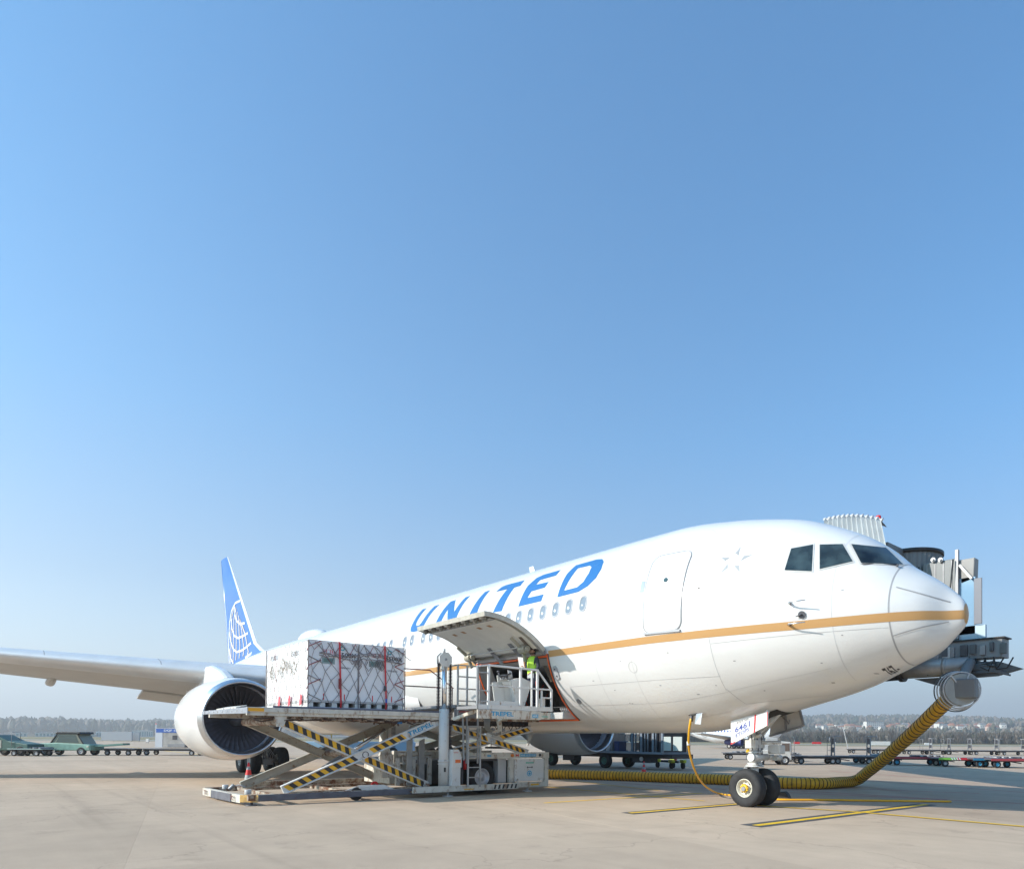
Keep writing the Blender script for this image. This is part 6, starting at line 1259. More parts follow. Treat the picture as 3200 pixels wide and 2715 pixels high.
# ------------------------------------------------------------------ service truck beyond the port engine
TB = mat('truck blue grey', (.20, .24, .29), .45, .2, var=.12, scale=2); TD = mat('truck dark', (.02, .022, .03), .5)
def vt(name, label, cat, p, rz=0, group=None):
    t = thing(name, label, cat, (0, 0, 0), group); return t
def put(t, p, rz): t.location = Vector(p); t.rotation_euler = (0, 0, rz)
def vwheel(par, c, r, w, m=None, rimr=None): return wheel(par, c, r, w, rimr or r*.5, rimmat=m or LGREY, face=-1 if c[1] < 0 else 1, tread=False)
tk = vt('service_truck', 'blue-grey airport service truck with open machinery bay, beyond the far engine', 'truck', 0)
mb = MB(); mb.box((-5.2, -.9, .62), (4.6, .9, .84)); mb.build('chassis', TD, tk, bev=.02)
mb = MB(); mb.box((-5.2, -1.15, .84), (4.2, 1.15, .95)); mb.build('floor_frame', TB, tk, bev=.01)
for x in (-5.1, -2.6, 0, 2.05, 2.7, 3.5, 4.1): [MB().box((x, y, .95), (x+.12, y+.12, 3.1)).build('frame_post', TB, tk) for y in (-1.15, 1.03)]
for x in (2.35, 3.0, 3.2, 3.75): mb = MB(); mb.cyl((x, -1.1, .95), (x, -1.1, 3.0), .05, 8); mb.build('stack_pipe', TB, tk)
mb = MB(); mb.box((-5.2, -1.15, 3.0), (4.2, 1.15, 3.15)); mb.build('roof', TB, tk)
mb = MB(); mb.box((2.5, -1.0, .95), (4.1, 1.0, 3.0)); mb.build('radiator', TD, tk); mb = MB(); mb.box((-2.6, .9, .95), (-.3, 1.0, 3)); mb.build('back_panel', TB, tk)
mb = MB(); mb.box((-.6, -.7, .95), (-.2, .3, 2.2)); mb.box((-.05, -.8, .95), (.35, .2, 1.9)); mb.build('machine_block', MGREY, tk, bev=.03); mb = MB(); mb.cyl((.0, -.85, 1.15), (.0, -.4, 1.15), .22, 16); mb.build('blower', LGREY, tk)
mb = MB(); mb.box((.5, -.8, .95), (.85, 0, 1.5)); mb.build('blue_motor', mat('motor dark blue', (.02, .04, .12), .5), tk, bev=.03); mb = MB(); mb.box((1.3, -.7, 1.0), (1.95, .2, 1.45)); mb.build('silver_box', METAL, tk, bev=.02); mb = MB(); mb.box((.2, -.1, 1.9), (1.9, 0, 2.9)); gp_ = mb.build('gauge_panel', mat('panel pale', (.45, .47, .48), .5), tk); mb = MB(); mb.cyl((.9, -.12, 2.35), (.9, -.08, 2.35), .12, 14); mb.build('gauge', WHITEP, gp_)
for x in (-4.45, 0): 
    for y in (-.95, .95): vwheel(tk, (x, y, .42), .42, .3, mat('green rim', (.06, .17, .13), .5))
mb = MB(); mb.box((1.95, -.9, .38), (3.2, -.3, .75)); mb.box((-3.6, -.9, .35), (-2.6, -.5, .8)); mb.build('tool_locker', TD, tk, bev=.02); mb = MB(); mb.cyl((2.6, -.95, .58), (2.6, -.9, .58), .12, 16); mb.build('exhaust', LGREY, tk)
for x in (4.15, 4.85): mb = MB(); mb.box((x, -1.1, 1.05), (x+.55, -1.06, 1.75)); mb.build('warning_board', mat('pale board', (.45, .50, .48), .5), tk)
put(tk, atZ(1893, 2399, 0)+np.array([0, .9, 0]), R(2))
tr = vt('towbar', 'long dark towbar with yellow-green wheels lying beyond the yellow hose', 'towbar', 0); mb = MB(); mb.cyl((-3.6, 0, .38), (1.6, 0, .38), .06, 8); mb.build('bar', TD, tr)
for x, y in ((-.2, -.3), (.5, .3), (1.3, -.25), (1.6, .3)):
    mb = MB(); mb.cyl((x, y-.05, .18), (x, y+.05, .18), .18, 14); mb.build('caster', RUBBER, tr); mb = MB(); mb.box((x-.22, y-.1, .33), (x+.22, y+.1, .5)); mb.build('caster_fork', mat('acid yellow', (.55, .62, .05), .5), tr, bev=.03)
for x in (-.6, 1.3): mb = MB(); mb.box((x-.05, -.05, .45), (x+.05, .05, .75)); mb.build('red_handle', RED, tr)
put(tr, atZ(2075, 2398, 0), R(-20))
# ------------------------------------------------------------------ small airliner parked behind
a2_ = vt('parked_airliner', 'small white airliner parked far behind, seen under the airliner belly', 'aeroplane', 0)
mb = MB(); mb.lathe([(-14, .15), (-13, .55), (-11, 1.05), (-8, 1.55), (-5.5, 1.8), (1.5, 1.8), (4, 1.72), (5.6, 1.35), (6.7, .85), (7.3, .3), (7.4, .01)], (0, 0, 2.75), (1, 0, .0), 28)
for i, v in enumerate(mb.v):
    if v[0] < -5.5: mb.v[i] = (v[0], v[1], v[2]+(-5.5-v[0])*.13)
mb.build('fuselage', mat('far white paint', (.62, .66, .70), .4), a2_)
wn_ = None
for k in range(15):
    x = -5.2+.62*k; mb = MB(); mb.cb((x, -1.76, 3.15), (.26, .10, .36))
    if wn_ is None: wn_ = mb.build('cabin_window', NAVY, a2_); x0_ = x
    else: c = wn_.copy(); COL.objects.link(c); c.parent = a2_; c.location = (x-x0_, 0, 0)
mb = MB(); mb.box((-7.5, -1.72, 2.2), (-7.46, -1.60, 3.6)); mb.box((-6.8, -1.78, 2.2), (-6.76, -1.66, 3.6)); mb.box((-7.5, -1.75, 2.2), (-6.8, -1.7, 2.25)); mb.build('door_outline', MGREY, a2_)
mb = MB(); mb.prism([(-9.5, -.1, 4.6), (-13.8, -.1, 4.4), (-14.6, -.1, 8.0), (-12.9, -.1, 8.0)], (0, .2, 0)); mb.build('tail_fin', NAVY, a2_); mb = MB(); mb.prism([(-11.5, -4, 3.9), (-13, -4, 3.9), (-13, 0, 3.9), (-10.5, 0, 3.9)], (0, 0, .12)); mb.build('tailplane', W_PAINT, a2_)
for s in (-1, 1):
    mb = MB(); mb.prism([(2.5, s*1.2, 1.5), (-2.5, s*1.2, 1.5), (-3.5, s*12, 2.6), (-2, s*12, 2.6)], (0, 0, .15)); mb.build('wing', W_GREY, a2_)
    mb = MB(); mb.lathe([(-1.6, .4), (0, .72), (1.3, .72), (1.7, .62)], (.2, s*4.2, 1.15), (1, 0, 0), 20); mb.build('engine', mat('navy engine', (.04, .05, .20), .4), a2_)
    mb = MB(); mb.cyl((-1.2, s*2.0, .5), (-1.2, s*2, 1.6), .12, 8); mb.build('gear_strut', GEARW, a2_)
    for dx in (-.5, .5): vwheel(a2_, (-1.2+dx, s*2.0, .45), .45, .35)
put(a2_, atZ(2290, 2338, 0)+np.array([0, 3, 0]), math.atan2(RT[1], RT[0])-R(38))
# ------------------------------------------------------------------ carts and dollies
CD = mat('cart deck grey', (.17, .17, .18), .5, .3, var=.2); CF_ = mat('cart frame dark', (.05, .05, .06), .5, .3)
def make_cart(label, grp, rails=True, console=True, L=3.0, deck=CD, rim=None, side=None, rollers=0):
    t = thing('baggage_dolly', label, 'dolly', (0, 0, 0), grp); mb = MB(); mb.box((-L/2, -.75, .50), (L/2, .75, .57)); mb.build('deck', deck, t, bev=.01); mb = MB(); mb.box((-L/2+.1, -.55, .38), (L/2-.1, -.45, .50)); mb.box((-L/2+.1, .45, .38), (L/2-.1, .55, .5)); mb.build('chassis_rail', CF_, t)
    for x in (-L/2+.45, L/2-.45):
        for y in (-.62, .62): w_ = vwheel(t, (x, y, .22), .22, .14, rim)
    mb = MB(); mb.bar((L/2, 0, .38), (L/2+.85, 0, .25), .06, .06); mb.build('tow_bar', CF_, t)
    if rails: mb = MB(); x = -L/2+.05; mb.tube([(x, -.4, .57), (x, -.4, 1.75), (x, -.34, 1.82), (x, .34, 1.82), (x, .4, 1.75), (x, .4, .57)], .018, 6); mb.tube([(x, -.4, 1.3), (x, .4, 1.3)], .02, 6); mb.tube([(x, -.4, .95), (x, .4, .95)], .02, 6); mb.build('end_frame', MGREY, t)
    if console: mb = MB(); x = L/2-.25; mb.box((x-.03, -.35, .57), (x+.03, -.28, 1.9)); mb.box((x-.03, .28, .57), (x+.03, .35, 1.9)); mb.build('console_post', MGREY, t); mb = MB(); mb.box((x-.04, -.28, 1.35), (x+.04, .28, 1.75)); mb.box((x-.04, -.28, .8), (x+.04, .28, 1.15)); mb.build('console_panel', CF_, t); mb = MB(); mb.box((x-.1, -.4, 1.88), (x+.45, .4, 1.95)); mb.build('console_roof', MGREY, t)
    if side: mb = MB(); mb.box((-L/2, -.78, .44), (L/2, -.752, .58)); mb.build('side_board', side, t)
    for k in range(rollers): mb = MB(); x = L/2-.2-.22*k; mb.cyl((x, -.7, .62), (x, .7, .62), .06, 8); mb.build('roller', (CF_ if k % 2 else MGREY), t)
    return t
Rz = math.atan2(RT[1], RT[0])
c1 = make_cart('grey dolly with end frame and console, the nearer left one right of the nose gear', 'dollies parked behind the nose gear'); put(c1, atZ(2545, 2386), Rz-.06)
dup(c1, atZ(2657, 2386), Rz-.04, 'grey dolly with end frame and console, right beside its twin nearer the yellow hose', c1['group'])
c2 = make_cart('flat dolly with blue wheel rims just left of the rising yellow hose', None, False, False, 2.6, rim=mat('blue rim', (.03, .30, .50), .5), rollers=5, side=mat('blue board', (.03, .2, .35), .5)); put(c2, atZ(2722, 2384), Rz-.05)
c3 = make_cart('flat dolly with red side and blue rims right of the rising yellow hose', None, False, False, 3.6, rim=mat('blue rim', (.03, .30, .50), .5), rollers=8, side=mat('red board', (.35, .05, .06), .5)); put(c3, atZ(2855, 2390), Rz-.05)
c4 = make_cart('dolly with bright green and red side board, first one right of the hose foot', None, False, False, 3.4, side=mat('green board', (.20, .48, .06), .5)); put(c4, atZ(3000, 2394), Rz-.03)
mb = MB(); mb.box((-.6, -.80, .44), (1.7, -.782, .58)); mb.build('red_board', mat('red board bright', (.55, .03, .05), .5), c4)
mb = MB()
for k in range(4): mb.poly([(-.9+.16*k, -.803, .44), (-.82+.16*k, -.803, .44), (-.9+.16*k, -.803, .58), (-.98+.16*k, -.803, .58)])
mb.build('white_stripe', WTX, c4, fix=False)
far = make_cart('grey cargo dolly in the far row beyond the yellow hose, leftmost with a tilted bar', 'dollies in the far row', False, False, 3.4); put(far, atZ(2692, 2353), Rz)
mb = MB(); mb.bar((-1.7, 0, .6), (-2.3, 0, 3.2), .08, .08); mb.build('tilted_bar', LGREY, far)
f2 = make_cart('grey cargo dolly in the far row, between the tilted bar and the hose', 'dollies in the far row', False, False, 3.4); put(f2, atZ(2768, 2354), Rz)
f3 = make_cart('grey cargo dolly with end frame in the far row, first right of the hose', 'dollies in the far row', True, True, 3.6); put(f3, atZ(2868, 2356), Rz)
LBL = ['grey cargo dolly with console in the far row, second right of the hose', 'grey cargo dolly with console in the far row, third right of the hose', 'grey cargo dolly at the right end of the far row but one', 'grey cargo dolly at the far right edge of the far row']
for k, u in enumerate((2925, 2990, 3075, 3160)): dup(f3, atZ(u, 2356+k), Rz+.05*(k-1), LBL[k], f3['group'])
c5 = make_cart('dark flat dolly with rollers standing left of the nose gear', None, False, False, 2.9, rollers=9); put(c5, atZ(2315, 2372), Rz)
c6 = make_cart('dark dolly with red rims peeping out right of the nose gear', None, False, False, 2.2, rim=RED, rollers=6); put(c6, atZ(2450, 2378), Rz)
for k, (u, v) in enumerate(((3085, 2396), (3165, 2398))): dup(c3 if k else c2, atZ(u, v), Rz, ('blue-rimmed dolly behind the green one near the right edge', 'red-sided dolly nearest the right edge of the picture')[k])
tg = vt('baggage_tractor', 'white baggage tractor standing behind the nose gear', 'tractor', 0); mb = MB(); mb.prism([(-1.2, -.7, .3), (1.25, -.7, .3), (1.2, -.7, 1.5), (.45, -.7, 1.55), (.3, -.7, 1.0), (-1.2, -.7, .95)], (0, 1.4, 0)); bd_ = mb.build('body', WHITEP, tg, bev=.05); mb = MB(); mb.box((.6, -.72, .9), (1.1, -.70, 1.4)); mb.build('grille', mat('grille brown', (.16, .12, .10), .6), bd_); mb = MB(); mb.prism([(-.6, -.65, .95), (.4, -.65, .95), (.35, -.65, 1.75), (-.4, -.65, 1.75)], (0, 1.3, 0)); mb.build('cab', mat('cab white', (.55, .57, .58), .4), tg, bev=.03)
for x in (-.8, .8):
    for y in (-.65, .65): vwheel(tg, (x, y, .3), .3, .2)
put(tg, atZ(2405, 2388), Rz)
# left side
l1 = make_cart('empty dark dolly on the left, coupled to the one carrying a metal container', None, False, False, 2.6); put(l1, atZ(385, 2359), Rz+math.pi)
l1.rotation_euler.z = Rz
l2 = make_cart('dark dolly on the left under the metal container beside the engine', None, False, False, 4.6); put(l2, atZ(543, 2359), Rz)
ul = vt('air_cargo_container', 'silver container with a blue DQF label standing on the dolly beside the engine', 'container', 0); mb = MB(); mb.prism([(-1.3, -.78, .66), (1.05, -.78, .66), (1.25, -.78, 1.0), (1.25, -.78, 2.25), (-1.3, -.78, 2.25)], (0, 1.5, 0)); mb.build('shell', mat('brushed silver', (.42, .40, .38), .4, .6, var=.2, scale=2), ul, bev=.02)
mb = MB(); mb.box((-1.32, -.80, .66), (-.72, -.77, 2.2)); mb.build('curtain_door', mat('pale curtain', (.55, .58, .62), .5), ul); mb = MB(); mb.box((-1.25, -.81, 1.88), (1.25, -.785, 2.2)); lb_ = mb.build('blue_label', mat('label blue', (.04, .12, .42), .5), ul); mb = MB(); text(mb, 'DQF 16', (-.6, -.815, 1.94), (1.1, 0, 0), (0, 0, .2), 0, .02); mb.build('lettering', WTX, lb_, fix=False); mb = MB(); mb.box((.1, -.81, 1.3), (.45, -.785, 1.65)); mb.build('vent', DGREY, ul); mb = MB(); mb.box((-.3, -.80, .7), (1.1, -.785, .95)); mb.build('lower_panel', MGREY, ul)
put(ul, atZ(553, 2359), Rz)
blt = vt('belt_loader', 'green-grey belt loader with a dark canopy on the far left', 'belt loader', 0); mb = MB(); mb.prism([(-3.3, -.9, .45), (1.6, -.9, .45), (1.6, -.9, 1.0), (-1.4, -.9, 1.15), (-2.8, -.9, 1.1), (-3.3, -.9, .9)], (0, 1.8, 0)); mb.build('body', mat('green grey body', (.20, .36, .29), .5, var=.15), blt, bev=.08); mb = MB(); mb.prism([(-2.0, -.8, 1.1), (1.0, -.8, 1.0), (.4, -.8, 1.95), (-1.3, -.8, 1.95)], (0, 1.6, 0)); mb.build('cab', mat('cab olive', (.24, .25, .19), .4), blt, bev=.05); mb = MB(); mb.prism([(-1.6, -.85, 1.93), (.7, -.85, 1.93), (.6, -.85, 2.12), (-1.4, -.85, 2.12)], (0, 1.7, 0)); mb.build('canopy_roof', BLACK, blt, bev=.03); mb = MB(); mb.bar((1.0, 0, .8), (4.2, 0, 1.05), .9, .16); mb.build('conveyor', mat('belt teal', (.10, .22, .19), .6), blt)
mb = MB(); mb.bar((-1.95, -.82, 1.1), (-1.35, -.82, 1.95), .07, .07); mb.bar((.4, -.82, 1.95), (.95, -.82, 1.05), .07, .07); mb.build('roof_pillar', BLACK, blt)
mb = MB(); mb.poly([(-1.45, -.812, 1.2), (.55, -.812, 1.15), (.25, -.812, 1.85), (-1.15, -.812, 1.85)]); mb.build('side_window', mat('cab glass far', (.10, .13, .12), .15), blt, fix=False)
for x in (-3.1, 1.3): mb = MB(); mb.box((x, -.93, .75), (x+.18, -.9, .87)); mb.build('lamp', mat('lamp pale', (.6, .6, .5), .4), blt)
for x in (-2.4, .8):
    for y in (-.8, .8): vwheel(blt, (x, y, .38), .38, .3)
put(blt, atZ(248, 2359), Rz); blt.scale = (.9, .9, .88)
t2 = vt('tow_tractor', 'dark green tow tractor at the left edge of the picture', 'tractor', 0); mb = MB(); mb.prism([(-1.8, -.8, .4), (1.9, -.8, .4), (1.8, -.8, .9), (.3, -.8, 1.15), (-.6, -.8, 1.6), (-1.8, -.8, 1.5)], (0, 1.6, 0)); mb.build('body', mat('dark green body', (.05, .11, .09), .45), t2, bev=.08); mb = MB(); mb.box((-1.1, -.82, .6), (-.2, -.80, 1.2)); mb.build('side_panel', mat('panel stone', (.36, .36, .3), .5), t2)
for x in (-1.2, 1.2):
    for y in (-.7, .7): vwheel(t2, (x, y, .38), .38, .25)
put(t2, atZ(40, 2360), Rz)
l4 = make_cart('pale cart with rollers between the tow tractor and the belt loader', None, True, False, 2.6, deck=mat('pale teal deck', (.30, .40, .38), .5), rollers=4); put(l4, atZ(100, 2361), Rz)
# blue-and-white loader vehicle with yellow rails seen through the scissor
bv = vt('stair_vehicle', 'pale blue service vehicle with yellow guard rails seen through the scissor arms', 'service vehicle', 0); mb = MB(); mb.box((-4, -1.1, .5), (4, 1.1, 1.25)); mb.build('body', mat('sky blue body', (.25, .42, .58), .45), bv, bev=.05); mb = MB(); mb.box((2.2, -1.1, 1.25), (3.9, 1.1, 2.1)); mb.build('cab', mat('cab pale', (.6, .64, .66), .4), bv, bev=.08)
YR = mat('yellow rail', (.60, .38, .04), .5)
for pts in ([(-4, -1.1, 1.9), (-3.2, -1.1, 2.45), (3.5, -1.1, 2.35)], [(-4, -1.1, 1.5), (-3.1, -1.1, 1.85), (3.5, -1.1, 1.85)], [(-2, -1.1, 1.2), (-2, -1.1, 2.4)], [(0, -1.1, 1.2), (0, -1.1, 2.4)], [(.5, -1.1, 1.2), (.5, -1.1, 2.4)], [(2, -1.1, 1.2), (2, -1.1, 2.4)]): mb = MB(); mb.tube(pts, .04, 6); mb.build('guard_rail', YR, bv)
for x in (-2.8, 2.8):
    for y in (-1, 1): vwheel(bv, (x, y, .42), .42, .3)
put(bv, atZ(1130, 2366), Rz)
# ------------------------------------------------------------------ far distance: terrain, woods, town, buildings
def vh(u): return CV-CF*0+25.65-(u-CU)*-.0069          # image height of the horizon at u
def az(u, D, z=0):                                     # ground point at horizontal range D in the direction seen at u
    d = ray(u, vh(u)); h = math.hypot(d[0], d[1]); return Vector((CP[0]+d[0]/h*D, CP[1]+d[1]/h*D, z))
def zat(u, v, D): d = ray(u, v); return CP[2]+d[2]/math.hypot(d[0], d[1])*D
def sstep(a, b, x): t = max(0, min(1, (x-a)/(b-a))); return t*t*(3-2*t)
def terr(u, D):
    r = sstep(1300, 2300, u); h = 0
    h += r*(sstep(560, 1150, D)*22+sstep(1150, 1900, D)*22*(1-.5*sstep(2950, 3300, u)))
    l = 1-sstep(900, 1500, u); h += l*sstep(1000, 1700, D)*4
    h += sstep(3200, 6500, D)*(95+55*noise.noise(Vector((u*.0021, 3.3, 0)))+28*noise.noise(Vector((u*.008, 1.3, 0))))
    return h+noise.noise(Vector((u*.004, D*.002, 5)))*3*sstep(600, 1200, D)
Us = list(range(-1400, 5200, 60)); Ds = [560, 640, 720, 820, 940, 1060, 1180, 1320, 1500, 1700, 1900, 2300, 3200, 4200, 5200, 6500]
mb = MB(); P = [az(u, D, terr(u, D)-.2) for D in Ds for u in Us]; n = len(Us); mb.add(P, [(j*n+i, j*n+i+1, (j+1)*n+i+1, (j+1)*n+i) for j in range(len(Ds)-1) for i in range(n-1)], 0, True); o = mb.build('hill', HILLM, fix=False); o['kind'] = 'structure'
F1 = mat('bare wood brown', (.13, .105, .085), .95, var=.3, scale=.05); F2 = mat('conifer green', (.035, .05, .035), .95, var=.3, scale=.05); F3 = mat('bare wood grey', (.17, .15, .125), .95); F4 = mat('mid wood olive', (.075, .072, .05), .95)
rr = random.Random(11)
def woods(name, cnt, us, ds, hs, mix, base=True):
    vs = []; fs = []; mi = []
    for _ in range(cnt):
        u = rr.uniform(*us); D = rr.uniform(*ds); z = terr(u, D) if D > 560 else 0; h = rr.uniform(*hs)*(1+.25*noise.noise(Vector((u*.02, D*.01, 0)))); m = rr.choices((0, 1, 2, 3), mix)[0]; c = az(u, D, z); w = h*(.22 if m == 1 else .30)*rr.uniform(.8, 1.3); k = 6; o = len(vs); a0 = rr.random()*6
        lv = [(.08, .25), (.35, 1.0), (.65, .85 if m != 1 else .6), (.88, .45 if m != 1 else .25)]
        for zz, rd in lv:
            for j in range(k): a = a0+2*math.pi*j/k; q = w*rd*rr.uniform(.65, 1.25); vs.append((c.x+q*math.cos(a), c.y+q*math.sin(a), c.z+h*zz*rr.uniform(.93, 1.07)))
        vs.append((c.x, c.y, c.z+h))
        for l in range(3):
            for j in range(k): fs.append((o+l*k+j, o+l*k+(j+1) % k, o+(l+1)*k+(j+1) % k, o+(l+1)*k+j)); mi.append(m)
        for j in range(k): fs.append((o+3*k+j, o+3*k+(j+1) % k, o+4*k)); mi.append(m)
    mb = MB(); mb.v = vs; mb.f = [list(f) for f in fs]; mb.mi = mi; mb.sm = [False]*len(fs); o = mb.build(name, [F1, F2, F3, F4], fix=False); o['kind'] = 'stuff'; return o
def bare(name, cnt, us, ds, hs):                        # leafless trees: trunk sliver and a spray of branch slivers each
    vs = []; fs = []; mi = []
    for _ in range(cnt):
        u = rr.uniform(*us); D = rr.uniform(*ds); h = rr.uniform(*hs)*(1+.3*noise.noise(Vector((u*.015, 0, 0)))); c = az(u, D, 0 if D < 560 else terr(u, D)); m = 0 if rr.random() < .6 else 2
        if rr.random() < .12: m = 3
        for b in range(9):
            z0 = h*rr.uniform(.0, .45) if b else 0; a = rr.random()*6.28; sp_ = rr.uniform(.10, .24)*h if b else .0; o = len(vs); t = .09+.12*rr.random(); x1 = c.x+sp_*math.cos(a); y1 = c.y+sp_*math.sin(a); z1 = z0+h*rr.uniform(.35, .6) if b else h
            r1, r2 = RT[0]*t, RT[1]*t; vs += [(c.x-r1, c.y-r2, z0+c.z), (c.x+r1, c.y+r2, z0+c.z), (x1+r1*2.0, y1+r2*2.0, z0*.4+z1*.6+c.z), (x1, y1, z1+c.z), (x1-r1*2.0, y1-r2*2.0, z0*.4+z1*.6+c.z)]; fs.append((o, o+1, o+2, o+3, o+4)); mi.append(m)
    mb = MB(); mb.v = vs; mb.f = [list(f) for f in fs]; mb.mi = mi; mb.sm = [False]*len(fs); o = mb.build(name, [F1, F2, F3, F4], fix=False); o['kind'] = 'stuff'
bare('bare_wood', 6500, (1700, 3900), (450, 545), (5.5, 8.5))
woods('wood', 1500, (1700, 4200), (480, 620), (4.5, 6.5), (5, 1, 3, 4))
woods('wood', 900, (1900, 4200), (640, 860), (5, 9), (5, 1.5, 3, 4))
woods('wood', 700, (1900, 3300), (1150, 1350), (8, 13), (3, 4, 2, 3))
woods('wood', 2400, (1900, 3400), (1450, 1950), (12, 20), (3, 5, 2, 4))
woods('wood', 500, (2300, 2950), (1850, 1950), (20, 27), (2, 6, 1, 3))
woods('wood', 420, (2100, 2300), (440, 520), (7, 13), (2, 6, 1, 3))
woods('wood', 3600, (-700, 1500), (1250, 1700), (18, 26), (3, 5, 1, 3))
woods('wood', 800, (250, 800), (1600, 1700), (24, 31), (2, 6, 1, 2))
# the town on the slope
WALL = [mat('house white', (.62, .60, .56), .8), mat('house cream', (.55, .47, .36), .8), mat('house pale rose', (.50, .36, .31), .8)]; ROOF = [mat('roof red brown', (.26, .11, .075), .9), mat('roof grey', (.20, .19, .19), .9), mat('roof orange', (.38, .17, .10), .9)]
WIN = mat('far window', (.05, .06, .08), .4)
def house(u, D, w, d, h, wi, ri, label, grp, flat=False, rows=0):
    z = terr(u, D); c = az(u, D, z); t = thing('house' if not flat else 'apartment_block', label, 'house' if not flat else 'building', (0, 0, 0), grp); mb = MB(); mb.box((-w/2, -d/2, -3), (w/2, d/2, h)); wl = mb.build('wall', WALL[wi], t)
    if not flat: mb = MB(); mb.prism([(-w/2-.4, -d/2-.4, h), (w/2+.4, -d/2-.4, h), (w/2*.8, 0, h+w*.28), (-w/2*.8, 0, h+w*.28)], (0, .01, 0)); mb.v = []; mb.f = []; mb.mi = []; mb.sm = []; mb.add([(-w/2-.4, -d/2-.4, h), (w/2+.4, -d/2-.4, h), (w/2+.4, d/2+.4, h), (-w/2-.4, d/2+.4, h), (-w/2*.7, 0, h+d*.38), (w/2*.7, 0, h+d*.38)], [(0, 1, 5, 4), (2, 3, 4, 5), (0, 4, 3), (1, 2, 5)]); mb.build('roof', ROOF[ri], t)
    else: mb = MB(); mb.box((-w/2-.3, -d/2-.3, h), (w/2+.3, d/2+.3, h+.5)); mb.build('roof', ROOF[1], t)
    n_ = max(2, int(w/2.6)); fl = max(1, int(h/3)); wm = None
    for j in range(fl):
        for i in range(n_):
            if wm is None: mb = MB(); mb.box((-.5, -d/2-.06, -.6), (.5, -d/2+.02, .6)); wm = mb.build('window', WIN, t); q = wm
            else: q = wm.copy(); COL.objects.link(q); q.parent = t
            q.location = (-w/2+w*(i+.5)/n_, 0, 1.5+3*j)
    t.location = c; t.rotation_euler = (0, 0, Rz+rr.uniform(-.3, .3)); return t
house(2730, 1000, 25, 9, 9, 0, 1, 'long pale apartment block on the slope left of the yellow hose', None, True)
house(2947, 1000, 21, 9, 5, 0, 1, 'long low white block on the slope right of the yellow hose', None, True)
house(2620, 960, 9, 7, 6, 0, 1, 'white block low on the slope between the landing gear and the apartment block', None, True)
house(2806, 960, 13, 7, 5, 1, 1, 'cream block on the slope just right of the long apartment block', None, True)
hl = ['white house with a red-brown roof on the wooded slope', 'white house with a grey roof on the wooded slope', 'cream house with an orange roof on the wooded slope', 'rose house with a red-brown roof on the wooded slope']
hk = [(0, 0), (0, 1), (1, 2), (2, 0)]
for k in range(38):
    u = 2560+15.5*k+rr.uniform(-8, 8); D = rr.uniform(900, 1150); c_ = k % 4; wi, ri = hk[c_]; house(u, D, rr.uniform(5.5, 8.5), rr.uniform(5.5, 7), rr.uniform(3.2, 4.6), wi, ri, hl[c_], ('white houses with red-brown roofs', 'white houses with grey roofs', 'cream houses with orange roofs', 'rose houses with red-brown roofs')[c_])
# airport buildings on the left
AB = mat('hangar white', (.58, .62, .62), .6); AT = mat('teal glazing', (.12, .26, .28), .3); AG = mat('building grey', (.30, .33, .36), .6)
def bld(u0, u1, v0, D, label, glaz=0, m=AB, dep=25):
    a = az(u0, D); b = az(u1, D); w = (b-a).length; c = (a+b)/2; h = zat((u0+u1)/2, v0, D); t = thing('airport_building', label, 'building', (0, 0, 0)); mb = MB(); mb.box((-w/2, 0, -1), (w/2, dep, h)); mb.build('wall', m, t); mb = MB(); mb.box((-w/2-.5, -.5, h), (w/2+.5, dep+.5, h+.6)); mb.build('roof', AB, t); wm = None
    n_ = glaz
    for i in range(n_):
        if wm is None: mb = MB(); mb.box((-w/n_*.3, -.15, h*.12), (w/n_*.3, .05, h*.86)); wm = mb.build('window', AT, t); q = wm
        else: q = wm.copy(); COL.objects.link(q); q.parent = t
        q.location = (-w/2+w*(i+.5)/n_, 0, 0)
    t.location = c; d = b-a; t.rotation_euler = (0, 0, math.atan2(d.y, d.x)); return t
bld(414, 478, 2283, 900, 'white airport building with teal windows left of the mast', 9)
bld(490, 556, 2283, 900, 'grey airport building with teal windows between the mast and the engine', 8, AG)
bld(371, 404, 2290, 860, 'low white airport building left of the one with teal windows', 3)
bld(300, 345, 2287, 800, 'pale airport building with teal windows at the foot of the woods', 5)
bld(225, 298, 2293, 780, 'low grey airport building behind the belt loader', 5, AG); bld(110, 178, 2290, 760, 'pale terminal building behind the left carts', 6); bld(48, 84, 2290, 760, 'white terminal building above the tow tractor', 3); bld(-60, 30, 2296, 740, 'low grey terminal building at the left edge', 4, AG)
bld(1090, 1140, 2297, 700, 'pale far building seen through the scissor arms', 4); bld(1200, 1290, 2296, 700, 'long far grey building seen through the loader', 7, AG)
mt = vt('light_mast', 'tall thin mast with a red head between the airport buildings', 'mast', 0); mb = MB(); h = zat(488, 2262, 850); mb.cyl((0, 0, 0), (0, 0, h), .5, 8); mb.build('pole', WHITEP, mt); mb = MB(); mb.box((-4, -.4, h), (2, .4, h+.8)); mb.build('head', RED, mt); mt.location = az(488, 850)
def pole(u, D, v, label): t = vt('lamp_post', label, 'pole', 0, None); t['group'] = 'thin poles along the grass'; mb = MB(); h = zat(u, v, D); mb.cyl((0, 0, 0), (0, 0, h), .18, 6); mb.build('post', MGREY, t); t.location = az(u, D)
pole(520, 900, 2246, 'thin pole rising above the woods left of the engine'); pole(545, 900, 2262, 'shorter thin pole just left of the engine'); pole(2592, 440, 2302, 'thin pole at the wood edge right of the landing gear door')
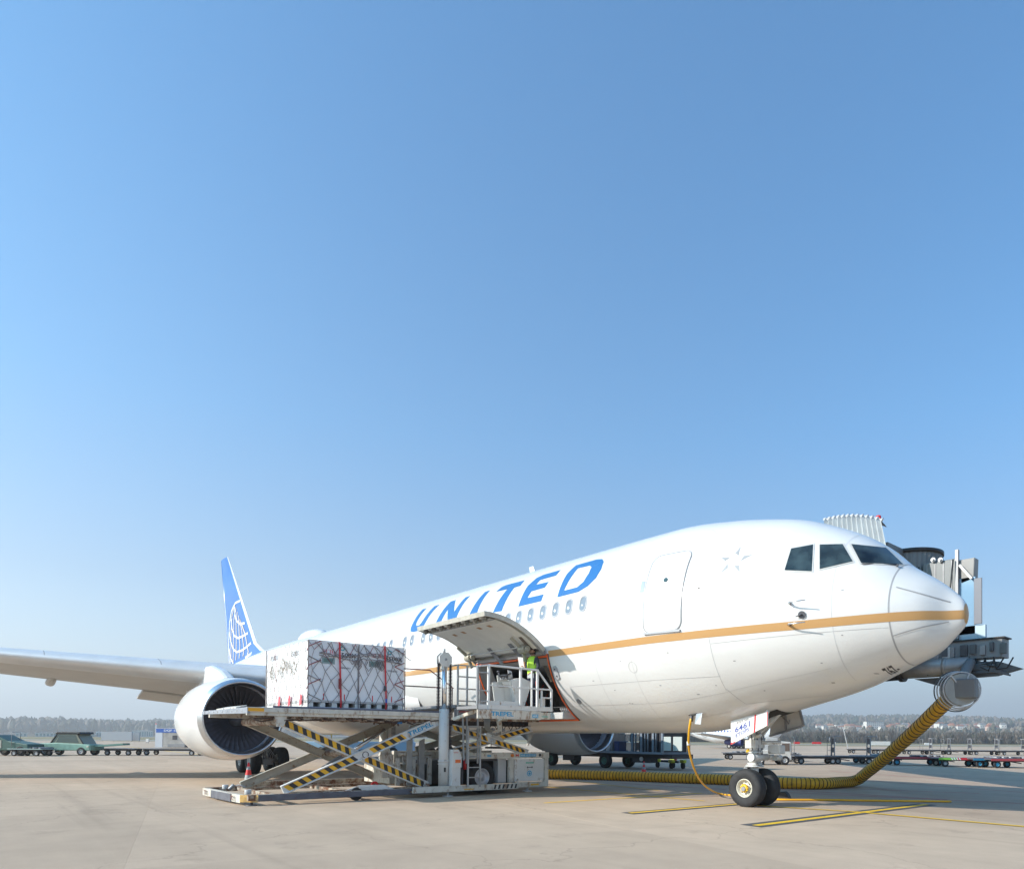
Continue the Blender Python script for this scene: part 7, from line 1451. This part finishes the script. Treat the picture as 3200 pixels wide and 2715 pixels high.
# small things standing on the grass
def sign(u, v, w, h, m, label, cat='sign'):
    p = atZ(u, v); kd = 'lorry' if 'lorry' in label else 'storage_container' if 'container' in label and w > 4 else 'utility_box' if ' box' in label else 'marker' if 'marker' in label else 'airfield_sign'; t = vt(kd, label, kd.replace('_', ' '), 0); mb = MB(); mb.box((-w/2, -.15, .25), (w/2, .15, h)); mb.build('board', m, t); mb = MB(); mb.box((-w/2+.1, -.05, -.1), (-w/2+.2, .05, .3)); mb.box((w/2-.2, -.05, -.1), (w/2-.1, .05, .3)); mb.build('sign_leg', MGREY, t); t.location = Vector(p); t.rotation_euler = (0, 0, Rz)
OR = mat('sign orange', (.75, .36, .05), .5)
for (u, v, w, h, m, l) in ((2098, 2323, 3.0, 1.4, OR, 'yellow-orange box on the grass right of the service truck'), (2066, 2320, 2.2, 1.8, RED, 'small red-orange sign on the grass above the towbar'), (2034, 2320, 1.6, 1.2, RED, 'small red sign left of the yellow-orange box'), (2112+0, 2321, .8, .8, OR, 'tiny orange marker beside the yellow-orange box'), (2490, 2326, 2, 1, RED, 'red sign on the grass just right of the landing gear door'), (2552, 2326, 3.2, 1, RED, 'wide red and white sign on the grass above the first dolly'), (2604, 2327, 1.6, 1, WHITEP, 'white box on the grass above the second dolly'), (2748, 2330, 6.5, 1.4, WHITEP, 'long white container on the grass left of the hose'), (2900, 2328, 2.6, .9, WHITEP, 'white box on the grass right of the hose'), (365, 2316, 8, 2.6, AG, 'grey-blue lorry body at the edge of the far apron'), (395, 2316, 7, 2.4, AG, 'second grey-blue lorry body, nearer the engine'), (461, 2321, .6, .9, WHITEP, 'small white marker on the grass left of the container')): sign(u, v, w, h, m, l)
# ------------------------------------------------------------------ air between here and the hills
hz = MB(); hz.box((-6900, -6900, -3.0), (6900, 6900, 330)); ho = hz.build('haze', None or bpy.data.materials.new('haze air')); ho['kind'] = 'stuff'; hm = ho.data.materials[0]; hm.use_nodes = True; nt = hm.node_tree; nt.nodes.clear(); oo = nt.nodes.new('ShaderNodeOutputMaterial'); pv = nt.nodes.new('ShaderNodeVolumePrincipled'); pv.inputs['Color'].default_value = (.97, .985, 1, 1); pv.inputs['Density'].default_value = .00048; pv.inputs['Anisotropy'].default_value = .2; nt.links.new(pv.outputs[0], oo.inputs['Volume'])
for o in bpy.data.objects:
    if '_loc' in o.keys(): del o['_loc']
